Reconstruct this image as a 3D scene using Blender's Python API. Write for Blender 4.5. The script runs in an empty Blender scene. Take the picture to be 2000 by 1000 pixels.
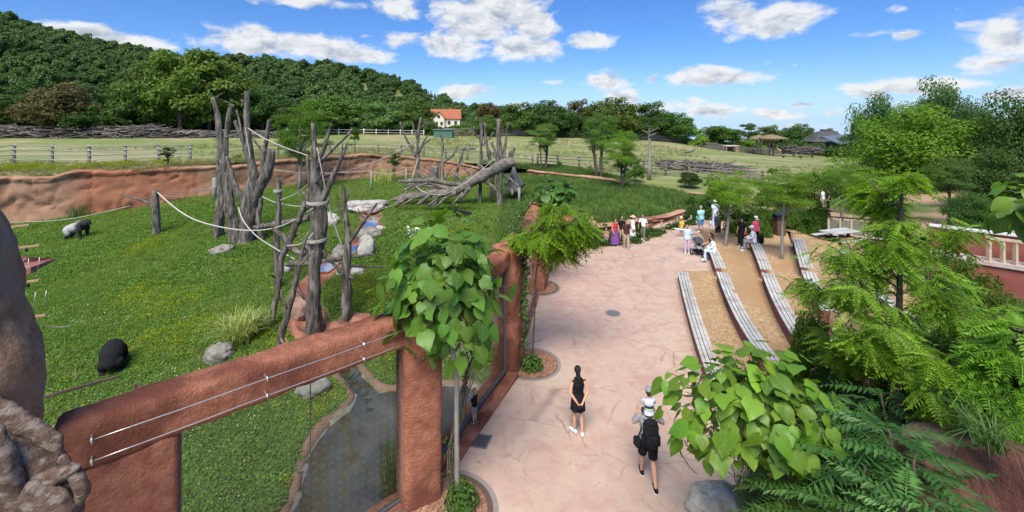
import bpy, math, random
import numpy as np
from mathutils import Vector, Matrix, Euler

scene = bpy.context.scene
COL = scene.collection
PI = math.pi
R = math.radians

# ------------------------------------------------------------------ camera
F, HY, HC = 860.0, 232.0, 8.0
cam_d = bpy.data.cameras.new("camera")
cam = bpy.data.objects.new("camera", cam_d)
COL.objects.link(cam)
cam.location = (0, 0, HC)
cam.rotation_euler = (PI / 2, 0, 0)
cam_d.sensor_width = 36
cam_d.lens = F * 36 / 2000
cam_d.shift_y = -(500 - HY) / 2000
cam_d.clip_start = 0.1
cam_d.clip_end = 6000
scene.camera = cam

SUN_EL, SUN_AZ = R(54), R(194)
SKY_STRENGTH, SUN_STRENGTH, SUN_ANGLE, EXPOSURE = 0.095, 3.3, R(34), 0.95
scene.view_settings.view_transform = 'Standard'
scene.view_settings.look = 'None'
scene.view_settings.gamma = 1
scene.view_settings.use_curve_mapping = False
scene.view_settings.exposure = EXPOSURE
scene.cycles.max_bounces = 6
scene.cycles.transparent_max_bounces = 12
sun_d = bpy.data.lights.new("sun", 'SUN')
sun_d.energy = SUN_STRENGTH
sun_d.angle = SUN_ANGLE
sun_d.color = (1.0, 0.94, 0.82)
sun = bpy.data.objects.new("sun", sun_d)
COL.objects.link(sun)
sdir = Vector((math.sin(SUN_AZ) * math.cos(SUN_EL), math.cos(SUN_AZ) * math.cos(SUN_EL), math.sin(SUN_EL)))
sun.rotation_euler = (-sdir).to_track_quat('-Z', 'Y').to_euler()

# clouds as directions: photo pixel centre, half width, half height, weight
CLOUDS = [
 (575,88,210,32,1.),(470,72,105,34,1.),(690,105,110,26,1.),(130,62,130,22,1.),(230,85,120,26,.9),(30,45,50,10,.7),
 (960,22,125,50,1.1),(885,88,95,32,1.),(1020,92,95,34,1.05),(935,55,95,38,1.),(1040,45,65,42,1.),(780,14,62,24,.9),(785,75,45,26,.55),
 (1155,74,48,22,.75),(710,66,16,8,.5),(915,180,60,20,.95),(1000,205,30,9,.8),(1185,158,65,26,.95),(1212,188,55,18,.9),(1268,158,14,10,.6),
 (1395,150,120,28,1.),(1480,40,130,40,.85),(1420,30,75,34,.6),(1520,55,80,22,.9),(1562,128,16,8,.6),(1363,194,24,8,.7),
 (1390,217,85,18,.85),(1510,224,75,14,.75),(1575,206,38,10,.85),(1640,220,34,14,.55),(1250,205,40,12,.6),(1700,175,70,24,.9),(1790,165,130,26,1.05),
 (1920,120,85,30,.7),(1960,70,130,52,.75),(1900,45,50,26,.4),(1680,63,55,9,.45),(1775,64,45,11,.55),(1960,185,60,20,.95),(600,4,110,14,.6),
 (1750,12,40,12,.3),(1080,162,20,8,.4),(320,98,30,10,.5),(1330,205,70,14,.5),(1560,245,90,10,.45),(1740,205,80,18,.4)]

def build_world():
    w = bpy.data.worlds.new("World")
    scene.world = w
    w.use_nodes = True
    nt = w.node_tree
    nt.nodes.clear()
    N, L = nt.nodes.new, nt.links.new
    out = N('ShaderNodeOutputWorld')
    bg = N('ShaderNodeBackground')
    bg.inputs['Strength'].default_value = SKY_STRENGTH
    L(bg.outputs[0], out.inputs['Surface'])
    sky = N('ShaderNodeTexSky')
    sky.sky_type = 'NISHITA'
    sky.sun_disc = False
    sky.sun_elevation = SUN_EL
    sky.sun_rotation = SUN_AZ
    sky.altitude = 300
    sky.air_density = 0.8
    sky.dust_density = 0.1
    sky.ozone_density = 3.0
    hs = N('ShaderNodeHueSaturation')
    hs.inputs['Saturation'].default_value = 1.18
    hs.inputs['Value'].default_value = 1.0
    L(sky.outputs[0], hs.inputs['Color'])

    def M(op, a, b=None, c=None, clamp=False):
        n = N('ShaderNodeMath'); n.operation = op; n.use_clamp = clamp
        for i, v in enumerate((a, b, c)):
            if v is None: continue
            if isinstance(v, (int, float)): n.inputs[i].default_value = v
            else: L(v, n.inputs[i])
        return n.outputs[0]

    def VM(op, a, b):
        n = N('ShaderNodeVectorMath'); n.operation = op
        for i, v in enumerate((a, b)):
            if v is None: continue
            if isinstance(v, tuple): n.inputs[i].default_value = v
            else: L(v, n.inputs[i])
        return n.outputs['Value'] if op == 'LENGTH' else n.outputs[0]
    tc = N('ShaderNodeTexCoord')
    s0 = N('ShaderNodeSeparateXYZ'); L(tc.outputs['Generated'], s0.inputs[0])
    c0_ = N('ShaderNodeCombineXYZ'); L(s0.outputs[0], c0_.inputs[0]); L(s0.outputs[1], c0_.inputs[1]); L(M('MAXIMUM', s0.outputs[2], .012), c0_.inputs[2]); L(c0_.outputs[0], sky.inputs['Vector'])
    sx = N('ShaderNodeSeparateXYZ'); L(tc.outputs['Generated'], sx.inputs[0])
    az = M('ARCTAN2', sx.outputs[0], sx.outputs[1])
    el = M('ARCSINE', sx.outputs[2])
    cb = N('ShaderNodeCombineXYZ'); L(az, cb.inputs[0]); L(el, cb.inputs[1])
    p0 = cb.outputs[0]

    def noise(vec, scale, detail, rough, dist=0.0):
        n = N('ShaderNodeTexNoise'); n.noise_dimensions = '3D'
        n.inputs['Scale'].default_value = scale
        n.inputs['Detail'].default_value = detail
        n.inputs['Roughness'].default_value = rough
        n.inputs['Distortion'].default_value = dist
        L(vec, n.inputs['Vector'])
        return n
    wob = noise(VM('MULTIPLY', p0, (1, 1.6, 1)), 9, 3, .55)
    wv = VM('MULTIPLY', VM('SUBTRACT', wob.outputs['Color'], (.5, .5, .5)), (.10, .035, 0))
    p = VM('ADD', p0, wv)
    f = None
    rows = []
    for px, py, w_, h_, wt in CLOUDS:
        a = math.atan((px - 1000) / F)
        k = math.cos(a)
        e = math.atan((HY - py) / F * k)
        rows.append((a, e, w_ / F * k * k, h_ / F * k, wt))
    rng = random.Random(5)
    for i in range(34):                       # the same kind of clouds all round, outside the picture
        a = rng.uniform(-PI, PI); e = rng.uniform(.03, .42)
        if abs(a) < .95 and e < .33: continue
        rows.append((a, e, rng.uniform(.08, .2), rng.uniform(.03, .07), rng.uniform(.6, 1)))
    low = None
    for a, e, ww, hh, wt in rows:
        d = VM('MULTIPLY', VM('SUBTRACT', p, (a, e, 0)), (1 / ww, 1 / hh, 0))
        ln = VM('LENGTH', d, None)
        v = M('MULTIPLY', M('SUBTRACT', 1.05, ln), wt)
        f = v if f is None else M('SMOOTH_MAX', f, v, .15)
    tex = VM('MULTIPLY', p, (1, 1.7, 1))
    n1 = noise(tex, 16, 8, .62)
    off = VM('ADD', tex, (.006, -.034, 0))
    n2 = noise(VM('ADD', tex, (-.012, .030, 0)), 16, 5, .58)
    fn = M('ADD', f, M('MULTIPLY', M('SUBTRACT', n1.outputs[0], .5), 1.75))
    mr = N('ShaderNodeMapRange'); mr.interpolation_type = 'SMOOTHSTEP'
    L(fn, mr.inputs['Value']); mr.inputs['From Min'].default_value = .07; mr.inputs['From Max'].default_value = .58
    dens = mr.outputs[0]
    lit = M('MULTIPLY', M('SUBTRACT', n1.outputs[0], n2.outputs[0]), 3.4)
    body = M('MULTIPLY', M('SUBTRACT', fn, .55), -.55)
    sh = M('ADD', M('ADD', lit, body), .82, clamp=True)
    mixc = N('ShaderNodeMix'); mixc.data_type = 'RGBA'
    L(sh, mixc.inputs['Factor'])
    mixc.inputs['A'].default_value = (2.2, 2.5, 3.05, 1)
    mixc.inputs['B'].default_value = (4.9, 4.98, 5.05, 1)
    fin = N('ShaderNodeMix'); fin.data_type = 'RGBA'
    L(M('MULTIPLY', dens, .95), fin.inputs['Factor'])
    gm_ = N('ShaderNodeMapRange'); L(el, gm_.inputs[0]); gm_.inputs[1].default_value = 0; gm_.inputs[2].default_value = .45; gm_.inputs[3].default_value = .66; gm_.inputs[4].default_value = .92
    dk = N('ShaderNodeMix'); dk.data_type = 'RGBA'; dk.blend_type = 'MULTIPLY'; dk.inputs['Factor'].default_value = 1; L(hs.outputs[0], dk.inputs['A']); L(gm_.outputs[0], dk.inputs['B'])
    tn = N('ShaderNodeMix'); tn.data_type = 'RGBA'; tn.blend_type = 'MULTIPLY'; tn.inputs['Factor'].default_value = 1; L(dk.outputs['Result'], tn.inputs['A']); tn.inputs['B'].default_value = (.80, .93, 1.16, 1)
    hz = N('ShaderNodeMapRange'); hz.interpolation_type = 'SMOOTHSTEP'; L(el, hz.inputs[0]); hz.inputs[1].default_value = .13; hz.inputs[2].default_value = -.03; hz.inputs[3].default_value = 0; hz.inputs[4].default_value = .62
    hm = N('ShaderNodeMix'); hm.data_type = 'RGBA'; L(hz.outputs[0], hm.inputs['Factor']); L(tn.outputs['Result'], hm.inputs['A']); hm.inputs['B'].default_value = (2.3, 3.5, 5.2, 1)
    L(hm.outputs['Result'], fin.inputs['A'])
    L(mixc.outputs['Result'], fin.inputs['B'])
    L(fin.outputs['Result'], bg.inputs['Color'])
build_world()

# ------------------------------------------------------------------ helpers
def P(px, py, Y):
    return np.array(((px - 1000) * Y / F, Y, HC - (py - HY) * Y / F))

def G(px, py, z=0.0):
    Y = (HC - z) * F / (py - HY)
    return np.array(((px - 1000) * Y / F, Y, z))

def _hash(ix, iy, iz):
    h = (ix * 374761393 + iy * 668265263 + iz * 2147483647) & 0xffffffff
    h = ((h ^ (h >> 13)) * 1274126177) & 0xffffffff
    h = h ^ (h >> 16)
    return (h & 0xffff) / 65535.0

def vnoise(p):
    p = np.asarray(p, float)
    i = np.floor(p).astype(np.int64); f = p - i
    f = f * f * (3 - 2 * f)
    r = 0
    for dx in (0, 1):
        wx = f[..., 0] if dx else 1 - f[..., 0]
        for dy in (0, 1):
            wy = f[..., 1] if dy else 1 - f[..., 1]
            for dz in (0, 1):
                wz = f[..., 2] if dz else 1 - f[..., 2]
                r = r + wx * wy * wz * _hash(i[..., 0] + dx, i[..., 1] + dy, i[..., 2] + dz)
    return r - .5

def fbm(p, scale=1.0, octv=4, rough=.5):
    p = np.asarray(p, float) * scale
    a, s = 1.0, 0
    for k in range(octv):
        s = s + a * vnoise(p + 17.3 * k)
        p = p * 2.03; a *= rough
    return s

def tps(pts):
    pts = np.array(pts, float)
    xy = pts[:, :2] / 30.0
    n = len(pts)
    def U(d2):
        return np.where(d2 > 1e-12, d2 * np.log(d2 + 1e-12), 0)
    K = U(((xy[:, None] - xy[None]) ** 2).sum(-1)) + np.eye(n) * .02
    A = np.zeros((n + 3, n + 3)); A[:n, :n] = K
    A[:n, n] = 1; A[:n, n + 1:] = xy
    A[n, :n] = 1; A[n + 1:, :n] = xy.T
    s = np.linalg.solve(A, np.concatenate([pts[:, 2], np.zeros(3)]))
    def f(x, y):
        q = np.stack([np.asarray(x, float), np.asarray(y, float)], -1) / 30.0
        d = ((q[..., None, :] - xy) ** 2).sum(-1)
        return U(d) @ s[:n] + s[n] + q @ s[n + 1:]
    return f

def inpoly(x, y, poly):
    x = np.asarray(x, float); y = np.asarray(y, float)
    c = np.zeros(x.shape, bool)
    j = len(poly) - 1
    for i in range(len(poly)):
        xi, yi = poly[i]; xj, yj = poly[j]
        with np.errstate(divide='ignore', invalid='ignore'):
            c ^= ((yi > y) != (yj > y)) & (x < (xj - xi) * (y - yi) / (yj - yi + 1e-12) + xi)
        j = i
    return c

def polydist(x, y, poly, closed=True):
    best = np.full(np.shape(x), 1e9)
    m = len(poly)
    for i in range(m if closed else m - 1):
        a = np.array(poly[i]); b = np.array(poly[(i + 1) % m])
        d = b - a; t = np.clip(((x - a[0]) * d[0] + (y - a[1]) * d[1]) / (d @ d + 1e-12), 0, 1)
        best = np.minimum(best, np.hypot(x - a[0] - t * d[0], y - a[1] - t * d[1]))
    return best

def sstep(a, b, x):
    t = np.clip((np.asarray(x, float) - a) / (b - a), 0, 1)
    return t * t * (3 - 2 * t)

def mesh_np(name, verts, faces, smooth=True, mat_idx=None):
    """verts (n,3); faces: list of (m,k) int arrays (k = 3 or 4)"""
    me = bpy.data.meshes.new(name)
    verts = np.asarray(verts, np.float32)
    faces = [np.asarray(f, np.int32) for f in faces if len(f)]
    nl = sum(f.size for f in faces); npoly = sum(len(f) for f in faces)
    me.vertices.add(len(verts)); me.vertices.foreach_set('co', verts.ravel())
    me.loops.add(nl); me.polygons.add(npoly)
    me.loops.foreach_set('vertex_index', np.concatenate([f.ravel() for f in faces]))
    tot = np.concatenate([np.full(len(f), f.shape[1]) for f in faces])
    st = np.concatenate([[0], np.cumsum(tot)[:-1]]).astype(np.int32)
    me.polygons.foreach_set('loop_start', st)
    if smooth is not None:
        me.polygons.foreach_set('use_smooth', np.full(npoly, bool(smooth)))
    if mat_idx is not None:
        me.polygons.foreach_set('material_index', np.asarray(mat_idx, np.int32))
    me.update(calc_edges=True)
    return me

def link(name, me, mat=None, parent=None, loc=None):
    if mat is not None and not me.materials:
        for m in (mat if isinstance(mat, (list, tuple)) else [mat]):
            me.materials.append(m)
    o = bpy.data.objects.new(name, me)
    COL.objects.link(o)
    if parent is not None: o.parent = parent
    if loc is not None: o.location = loc
    return o

def tag(o, label=None, cat=None, group=None, kind=None):
    if label: o['label'] = label
    if cat: o['category'] = cat
    if group: o['group'] = group
    if kind: o['kind'] = kind
    return o

def thing(name, label, cat, loc=(0, 0, 0), rz=0.0, group=None):
    o = bpy.data.objects.new(name, None)
    o.empty_display_size = .3
    COL.objects.link(o)
    o.location = Vector([float(v) for v in loc]); o.rotation_euler = (0, 0, rz)
    return tag(o, label, cat, group)

def copy_tree(o, parent=None):
    c = o.copy(); COL.objects.link(c)
    if parent is not None: c.parent = parent
    for ch in [x for x in o.children]:
        copy_tree(ch, c)
    return c

def frame_of(t):
    t = t / (np.linalg.norm(t) + 1e-9)
    up = np.array((0, 0, 1.0)) if abs(t[2]) < .9 else np.array((1.0, 0, 0))
    u = np.cross(up, t); u /= np.linalg.norm(u) + 1e-9
    return u, np.cross(t, u)

class MB:
    """collects shapes; build() links them as one mesh object"""
    def __init__(s):
        s.v = []; s.f = []; s.n = 0; s.mi = []
    def add(s, v, f, mi=0):
        v = np.asarray(v, float)
        s.v.append(v)
        for g in (f if isinstance(f, list) else [f]):
            g = np.asarray(g)
            if len(g):
                s.f.append(g + s.n); s.mi.append(np.full(len(g), mi))
        s.n += len(v)
        return s
    def loft(s, rings, close=True, cap=True, mi=0, loop=False):
        rings = np.asarray(rings, float)
        m, k = rings.shape[:2]
        v = rings.reshape(-1, 3)
        a = np.arange(m if loop else m - 1)[:, None]; b = np.arange(k if close else k - 1)[None]
        a2 = (a + 1) % m; b2 = (b + 1) % k
        q = np.stack([a * k + b, a * k + b2, a2 * k + b2, a2 * k + b], -1).reshape(-1, 4)
        fs = [q]
        if cap and close and not loop:
            v = np.vstack([v, rings[0].mean(0), rings[-1].mean(0)])
            i = np.arange(k); j = (i + 1) % k
            fs.append(np.stack([j, i, np.full(k, m * k)], -1))
            fs.append(np.stack([i + (m - 1) * k, j + (m - 1) * k, np.full(k, m * k + 1)], -1))
        return s.add(v, fs, mi)
    def tube(s, pts, rad, k=8, bump=0.0, ell=1.0, mi=0, seed=0, round_end=False, cap=True):
        pts = np.asarray(pts, float); m = len(pts)
        rad = np.broadcast_to(np.asarray(rad, float), (m,)).copy()
        if round_end:
            t0 = pts[0] - pts[1]; t0 /= np.linalg.norm(t0) + 1e-9
            t1 = pts[-1] - pts[-2]; t1 /= np.linalg.norm(t1) + 1e-9
            pts = np.vstack([pts[0] + t0 * rad[0] * .9, pts[0] + t0 * rad[0] * .55, pts, pts[-1] + t1 * rad[-1] * .55, pts[-1] + t1 * rad[-1] * .9])
            rad = np.concatenate([[rad[0] * .35, rad[0] * .8], rad, [rad[-1] * .8, rad[-1] * .35]])
            m += 4
        tan = np.gradient(pts, axis=0)
        u = None; rings = []
        ang = np.linspace(0, 2 * PI, k, endpoint=False)
        for i in range(m):
            t = tan[i] / (np.linalg.norm(tan[i]) + 1e-9)
            if u is None: u, w = frame_of(t)
            else:
                u = u - t * (u @ t); nu = np.linalg.norm(u)
                if nu < 1e-6: u, w = frame_of(t)
                else: u = u / nu; w = np.cross(t, u)
            rings.append(pts[i] + rad[i] * (np.cos(ang)[:, None] * u + ell * np.sin(ang)[:, None] * w))
        rings = np.array(rings)
        if bump:
            c = pts[:, None, :]
            d = rings - c
            nz = fbm(rings * np.array((1, 1, .3)) + seed * 7.1, .42 / max(np.mean(rad), .007), 4, .68)
            rings = c + d * (1 + bump * 2 * nz)[..., None]
        return s.loft(rings, cap=cap, mi=mi)
    def ell(s, c, r, k=12, m=8, rot=None, bump=0, seed=0, mi=0):
        th = np.linspace(0, PI, m + 1)[1:-1]
        ph = np.linspace(0, 2 * PI, k, endpoint=False)
        rings = np.stack([np.sin(th)[:, None] * np.cos(ph), np.sin(th)[:, None] * np.sin(ph), np.cos(th)[:, None] + 0 * ph], -1)
        poles = np.array([(0, 0, 1.), (0, 0, -1.)])
        v = np.vstack([rings.reshape(-1, 3), poles])
        if bump:
            v = v * (1 + bump * fbm(v + seed * 3.7, 1.3, 4, .55))[:, None]
        v = v * np.asarray(r, float)
        if rot is not None: v = v @ np.array(Euler(rot).to_matrix()).T
        v = v + np.asarray(c, float)
        m2 = m - 1
        a = np.arange(m2 - 1)[:, None]; b = np.arange(k)[None]; b2 = (b + 1) % k
        q = np.stack([a * k + b, (a + 1) * k + b, (a + 1) * k + b2, a * k + b2], -1).reshape(-1, 4)
        i = np.arange(k); j = (i + 1) % k
        t1 = np.stack([i, j, np.full(k, m2 * k)], -1)
        t2 = np.stack([(m2 - 1) * k + j, (m2 - 1) * k + i, np.full(k, m2 * k + 1)], -1)
        return s.add(v, [q, t1, t2], mi)
    def box(s, c, size, rz=0.0, rot=None, bev=0.0, mi=0):
        sx, sy, sz = [v / 2 for v in size]
        if bev:
            b = min(bev, sx * .45, sy * .45, sz * .45)
            prof = [(-sx + b, -sy), (sx - b, -sy), (sx, -sy + b), (sx, sy - b), (sx - b, sy), (-sx + b, sy), (-sx, sy - b), (-sx, -sy + b)]
            rings = []
            for z, k in ((-sz, b), (-sz + b, 0), (sz - b, 0), (sz, b)):
                rings.append([(x * (1 - k / sx), y * (1 - k / sy), z) for x, y in prof])
            v = np.array(rings, float)
        else:
            v = np.array([[(x, y, z) for x, y in ((-sx, -sy), (sx, -sy), (sx, sy), (-sx, sy))] for z in (-sz, sz)], float)
        m = np.array(Euler(rot if rot is not None else (0, 0, rz)).to_matrix())
        v = v @ m.T + np.asarray(c, float)
        return s.loft(v, mi=mi)
    def prism(s, poly, z0, z1, mi=0):
        a = np.array([(x, y, z0) for x, y in poly]); b = np.array([(x, y, z1) for x, y in poly])
        return s.loft([a, b], mi=mi)
    def beam(s, a, b, w, h, mi=0):
        a = np.asarray(a, float); b = np.asarray(b, float)
        u, v = frame_of(b - a)
        r = [[p + u * x * w / 2 + v * y * h / 2 for x, y in ((-1, -1), (1, -1), (1, 1), (-1, 1))] for p in (a, b)]
        return s.loft(r, mi=mi)
    def mesh(s, name, smooth=True):
        fs = s.f
        k = sorted(set(f.shape[1] for f in fs))
        order = [[f for f in fs if f.shape[1] == kk] for kk in k]
        mi = np.concatenate([np.concatenate([m for f, m in zip(s.f, s.mi) if f.shape[1] == kk]) for kk in k])
        return mesh_np(name, np.vstack(s.v), [np.vstack(o) for o in order], smooth, mi)
    def build(s, name, mat, parent=None, loc=None, smooth=True):
        return link(name, s.mesh(name, smooth), mat, parent, loc)

def voxel(name, mb, size, smooth=2):
    """one continuous surface from the overlapping closed shapes in mb"""
    me = mb.mesh(name + '_src')
    o = bpy.data.objects.new(name + '_src', me)
    COL.objects.link(o)
    r = o.modifiers.new('r', 'REMESH'); r.mode = 'VOXEL'; r.voxel_size = size; r.use_smooth_shade = True
    if smooth:
        sm = o.modifiers.new('s', 'SMOOTH'); sm.iterations = smooth; sm.factor = .5
    dg = bpy.context.evaluated_depsgraph_get()
    m2 = bpy.data.meshes.new_from_object(o.evaluated_get(dg), depsgraph=dg)
    bpy.data.objects.remove(o); bpy.data.meshes.remove(me)
    m2.name = name
    m2.materials.clear()
    return m2

# ------------------------------------------------------------------ materials
def newmat(name):
    m = bpy.data.materials.new(name); m.use_nodes = True
    nt = m.node_tree
    return m, nt, nt.nodes['Principled BSDF'], nt.nodes['Material Output']

def c4(c): return (c[0], c[1], c[2], 1)

def pm(name, c1, c2=None, scale=4.0, rough=.85, bump=.0, bscale=None, detail=6, c3=None, spec=.25, coord='Object', metal=0, stretch=None, lo=.35, hi=.65, s3=None, island=0.0):
    m, nt, b, out = newmat(name)
    N, L = nt.nodes.new, nt.links.new
    b.inputs['Roughness'].default_value = rough
    b.inputs['Specular IOR Level'].default_value = spec
    b.inputs['Metallic'].default_value = metal
    if c2 is None:
        c2 = tuple(x * .82 for x in c1)
    if coord == 'World':
        g = N('ShaderNodeNewGeometry'); vec = g.outputs['Position']
    else:
        tc = N('ShaderNodeTexCoord'); vec = tc.outputs[coord]
    if stretch:
        mp = N('ShaderNodeMapping'); mp.inputs['Scale'].default_value = stretch; L(vec, mp.inputs['Vector']); vec = mp.outputs[0]
    n = N('ShaderNodeTexNoise'); n.inputs['Scale'].default_value = scale; n.inputs['Detail'].default_value = detail; n.inputs['Roughness'].default_value = .6
    L(vec, n.inputs['Vector'])
    cr = N('ShaderNodeValToRGB'); L(n.outputs[0], cr.inputs[0])
    e = cr.color_ramp.elements
    e[0].position = lo; e[0].color = c4(c1); e[1].position = hi; e[1].color = c4(c2)
    colr = cr.outputs[0]
    if c3 is not None:
        n3 = N('ShaderNodeTexNoise'); n3.inputs['Scale'].default_value = s3 or scale * .23; n3.inputs['Detail'].default_value = 5
        L(vec, n3.inputs['Vector'])
        r3 = N('ShaderNodeMapRange'); r3.interpolation_type = 'SMOOTHSTEP'; L(n3.outputs[0], r3.inputs[0]); r3.inputs[1].default_value = .47; r3.inputs[2].default_value = .62
        mx = N('ShaderNodeMix'); mx.data_type = 'RGBA'; L(r3.outputs[0], mx.inputs['Factor']); L(colr, mx.inputs['A']); mx.inputs['B'].default_value = c4(c3)
        colr = mx.outputs['Result']
    if island:
        g = N('ShaderNodeNewGeometry'); oi = N('ShaderNodeObjectInfo')
        ad = N('ShaderNodeMath'); ad.operation = 'ADD'; L(g.outputs['Random Per Island'], ad.inputs[0]); L(oi.outputs['Random'], ad.inputs[1])
        fr = N('ShaderNodeMath'); fr.operation = 'FRACT'; L(ad.outputs[0], fr.inputs[0])
        rr = N('ShaderNodeMapRange'); L(fr.outputs[0], rr.inputs[0]); rr.inputs[3].default_value = 1 - island; rr.inputs[4].default_value = 1 + island
        mu = N('ShaderNodeMix'); mu.data_type = 'RGBA'; mu.blend_type = 'MULTIPLY'; mu.inputs['Factor'].default_value = 1
        L(colr, mu.inputs['A']); L(rr.outputs[0], mu.inputs['B']); colr = mu.outputs['Result']
    L(colr, b.inputs['Base Color'])
    if bump:
        nb = N('ShaderNodeTexNoise'); nb.inputs['Scale'].default_value = bscale or scale * 4; nb.inputs['Detail'].default_value = 6; nb.inputs['Roughness'].default_value = .65
        L(vec, nb.inputs['Vector'])
        bp = N('ShaderNodeBump'); bp.inputs['Strength'].default_value = bump; bp.inputs['Distance'].default_value = .05
        L(nb.outputs[0], bp.inputs['Height']); L(bp.outputs[0], b.inputs['Normal'])
    return m

def leafmat(name, c1, c2, trans=.35, rough=.5, spec=.3, vein=False):
    """leaf colour varies leaf by leaf and takes the tint in the object's colour"""
    m, nt, b, out = newmat(name)
    N, L = nt.nodes.new, nt.links.new
    g = N('ShaderNodeNewGeometry'); oi = N('ShaderNodeObjectInfo')
    ad = N('ShaderNodeMath'); ad.operation = 'ADD'; L(g.outputs['Random Per Island'], ad.inputs[0]); L(oi.outputs['Random'], ad.inputs[1])
    fr = N('ShaderNodeMath'); fr.operation = 'FRACT'; L(ad.outputs[0], fr.inputs[0])
    mx = N('ShaderNodeMix'); mx.data_type = 'RGBA'; L(fr.outputs[0], mx.inputs['Factor'])
    mx.inputs['A'].default_value = c4(c1); mx.inputs['B'].default_value = c4(c2)
    mu = N('ShaderNodeMix'); mu.data_type = 'RGBA'; mu.blend_type = 'MULTIPLY'; mu.inputs['Factor'].default_value = 1
    vr = N('ShaderNodeMapRange'); L(oi.outputs['Random'], vr.inputs[0]); vr.inputs[3].default_value = .78; vr.inputs[4].default_value = 1.25
    mv = N('ShaderNodeMix'); mv.data_type = 'RGBA'; mv.blend_type = 'MULTIPLY'; mv.inputs['Factor'].default_value = 1; L(mx.outputs['Result'], mv.inputs['A']); L(vr.outputs[0], mv.inputs['B'])
    L(mv.outputs['Result'], mu.inputs['A']); L(oi.outputs['Color'], mu.inputs['B'])
    b.inputs['Roughness'].default_value = rough; b.inputs['Specular IOR Level'].default_value = spec
    L(mu.outputs['Result'], b.inputs['Base Color'])
    tr = N('ShaderNodeBsdfTranslucent')
    hs = N('ShaderNodeHueSaturation'); hs.inputs['Hue'].default_value = .485; hs.inputs['Saturation'].default_value = 1.1; hs.inputs['Value'].default_value = 1.5
    L(mu.outputs['Result'], hs.inputs['Color']); L(hs.outputs[0], tr.inputs['Color'])
    ms = N('ShaderNodeMixShader'); ms.inputs[0].default_value = trans
    L(b.outputs[0], ms.inputs[1]); L(tr.outputs[0], ms.inputs[2]); L(ms.outputs[0], out.inputs['Surface'])
    return m

def flat(name, c, rough=.7, spec=.3, metal=0):
    return pm(name, c, tuple(min(1, x * 1.12 + .004) for x in c), 9, rough, .15, 60, spec=spec, metal=metal)
# ------------------------------------------------------------------ terrain heights
def at(px, py, Y):
    return tuple(P(px, py, Y))
lawn_z = tps([at(147, 466, 36), at(218, 728, 18.7), at(428, 703, 19), at(470, 668, 19.7), at(613, 640, 20), at(478, 474, 33), at(308, 457, 35),
    at(100, 660, 21), at(100, 500, 32), at(120, 760, 17.6), (-6, 9, -2.75), (-3, 11, -2.7), (-9, 6, -3), (-14, 8, -3), (-14, 14, -2.9), (-7, 13.5, -2.5),
    at(740, 700, 19.5), at(960, 660, 20), (0, 17, -2.2), at(905, 424, 37.5), at(900, 392, 42), at(900, 350, 58), at(760, 430, 34.5), at(720, 470, 30),
    at(640, 530, 25.5), at(690, 620, 21), at(100, 430, 42), at(20, 437, 41), at(420, 381, 48.6), at(700, 354, 56), at(560, 368, 52),
    (4, 30, .55), (12, 33, .7), (8, 40, .75), (14, 42, .4), at(1200, 356, 50), at(1350, 385, 46), at(1050, 350, 55), at(1080, 375, 46), (2, 25, -.1), (-60, 35, -2), (-50, 20, -2.6), (20, 40, .2)])
field_z = tps([at(20, 341, 42.3), at(100, 342, 43.2), at(150, 331, 44.3), at(250, 328, 46.3), at(420, 317.5, 50.3), at(560, 309.5, 55), at(700, 302.5, 59.8), at(870, 313.5, 62.2), (-60, 32, 2.2), at(100, 320, 46), at(20, 322, 44), at(420, 310, 55), at(700, 300, 64), at(1040, 325, 62), at(1200, 335, 60), at(1400, 352, 58), at(1600, 365, 55), at(1750, 375, 50),
    at(1380, 332, 68), at(0, 268, 95), at(400, 264, 105), at(700, 263, 112), at(1000, 266, 125), at(1300, 277, 138), at(1440, 298, 140), at(1500, 302, 145), at(1550, 311, 120),
    at(1300, 300, 100), at(1000, 300, 85), at(200, 290, 66), at(500, 285, 80), at(1650, 310, 135), at(-400, 310, 60), at(-300, 268, 100), (30, 48, -.6), (12, 54, .3), (45, 45, .5), at(1700, 310, 160), (-40, 160, 4.5), (0, 160, 2.5)])

# near wall axis points
W0 = np.array((-9.4, 2.9)); W1 = np.array((-6.25, 5.75)); WA = np.array((-5.62, 7.0)); 
def wl(t): return np.array((-6.25, 5.75)) + t * (np.array((-2.0, 9.55)) - np.array((-6.25, 5.75)))
ENC = [(-11, 1.5), (-6.25, 5.75), (-2.0, 9.55), (-.1, 14.0), (1.05, 21), (2.4, 27), (4.2, 29.3), (8.5, 31.2), (12.7, 33.4), (18, 38), (21, 43), (18, 46.5), (9.5, 51.5), (2, 59), (-4, 61.5), (-12, 61),
       (-21, 58), (-27, 52.5), (-33, 48.6), (-39, 44.5), (-44, 42), (-50, 39), (-58, 33), (-58, 10), (-30, 0)]
POND = [tuple(G(x, y, -2.5)[:2]) for x, y in ((560, 1010), (580, 975), (596, 912), (608, 872), (640, 832), (684, 796), (696, 776), (672, 745), (658, 722), (652, 704), (684, 696), (708, 730), (736, 764), (776, 762), (860, 752), (913, 752), (954, 768))] + [(.1, 15.6), (-1.2, 12.6), (-2.6, 10.4), (-4.4, 9.8)]
STREAM = [(722, 398), (728, 425), (722, 450), (700, 478), (668, 500), (640, 525), (610, 550), (588, 575), (592, 610), (622, 650), (655, 690), (668, 706)]

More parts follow.
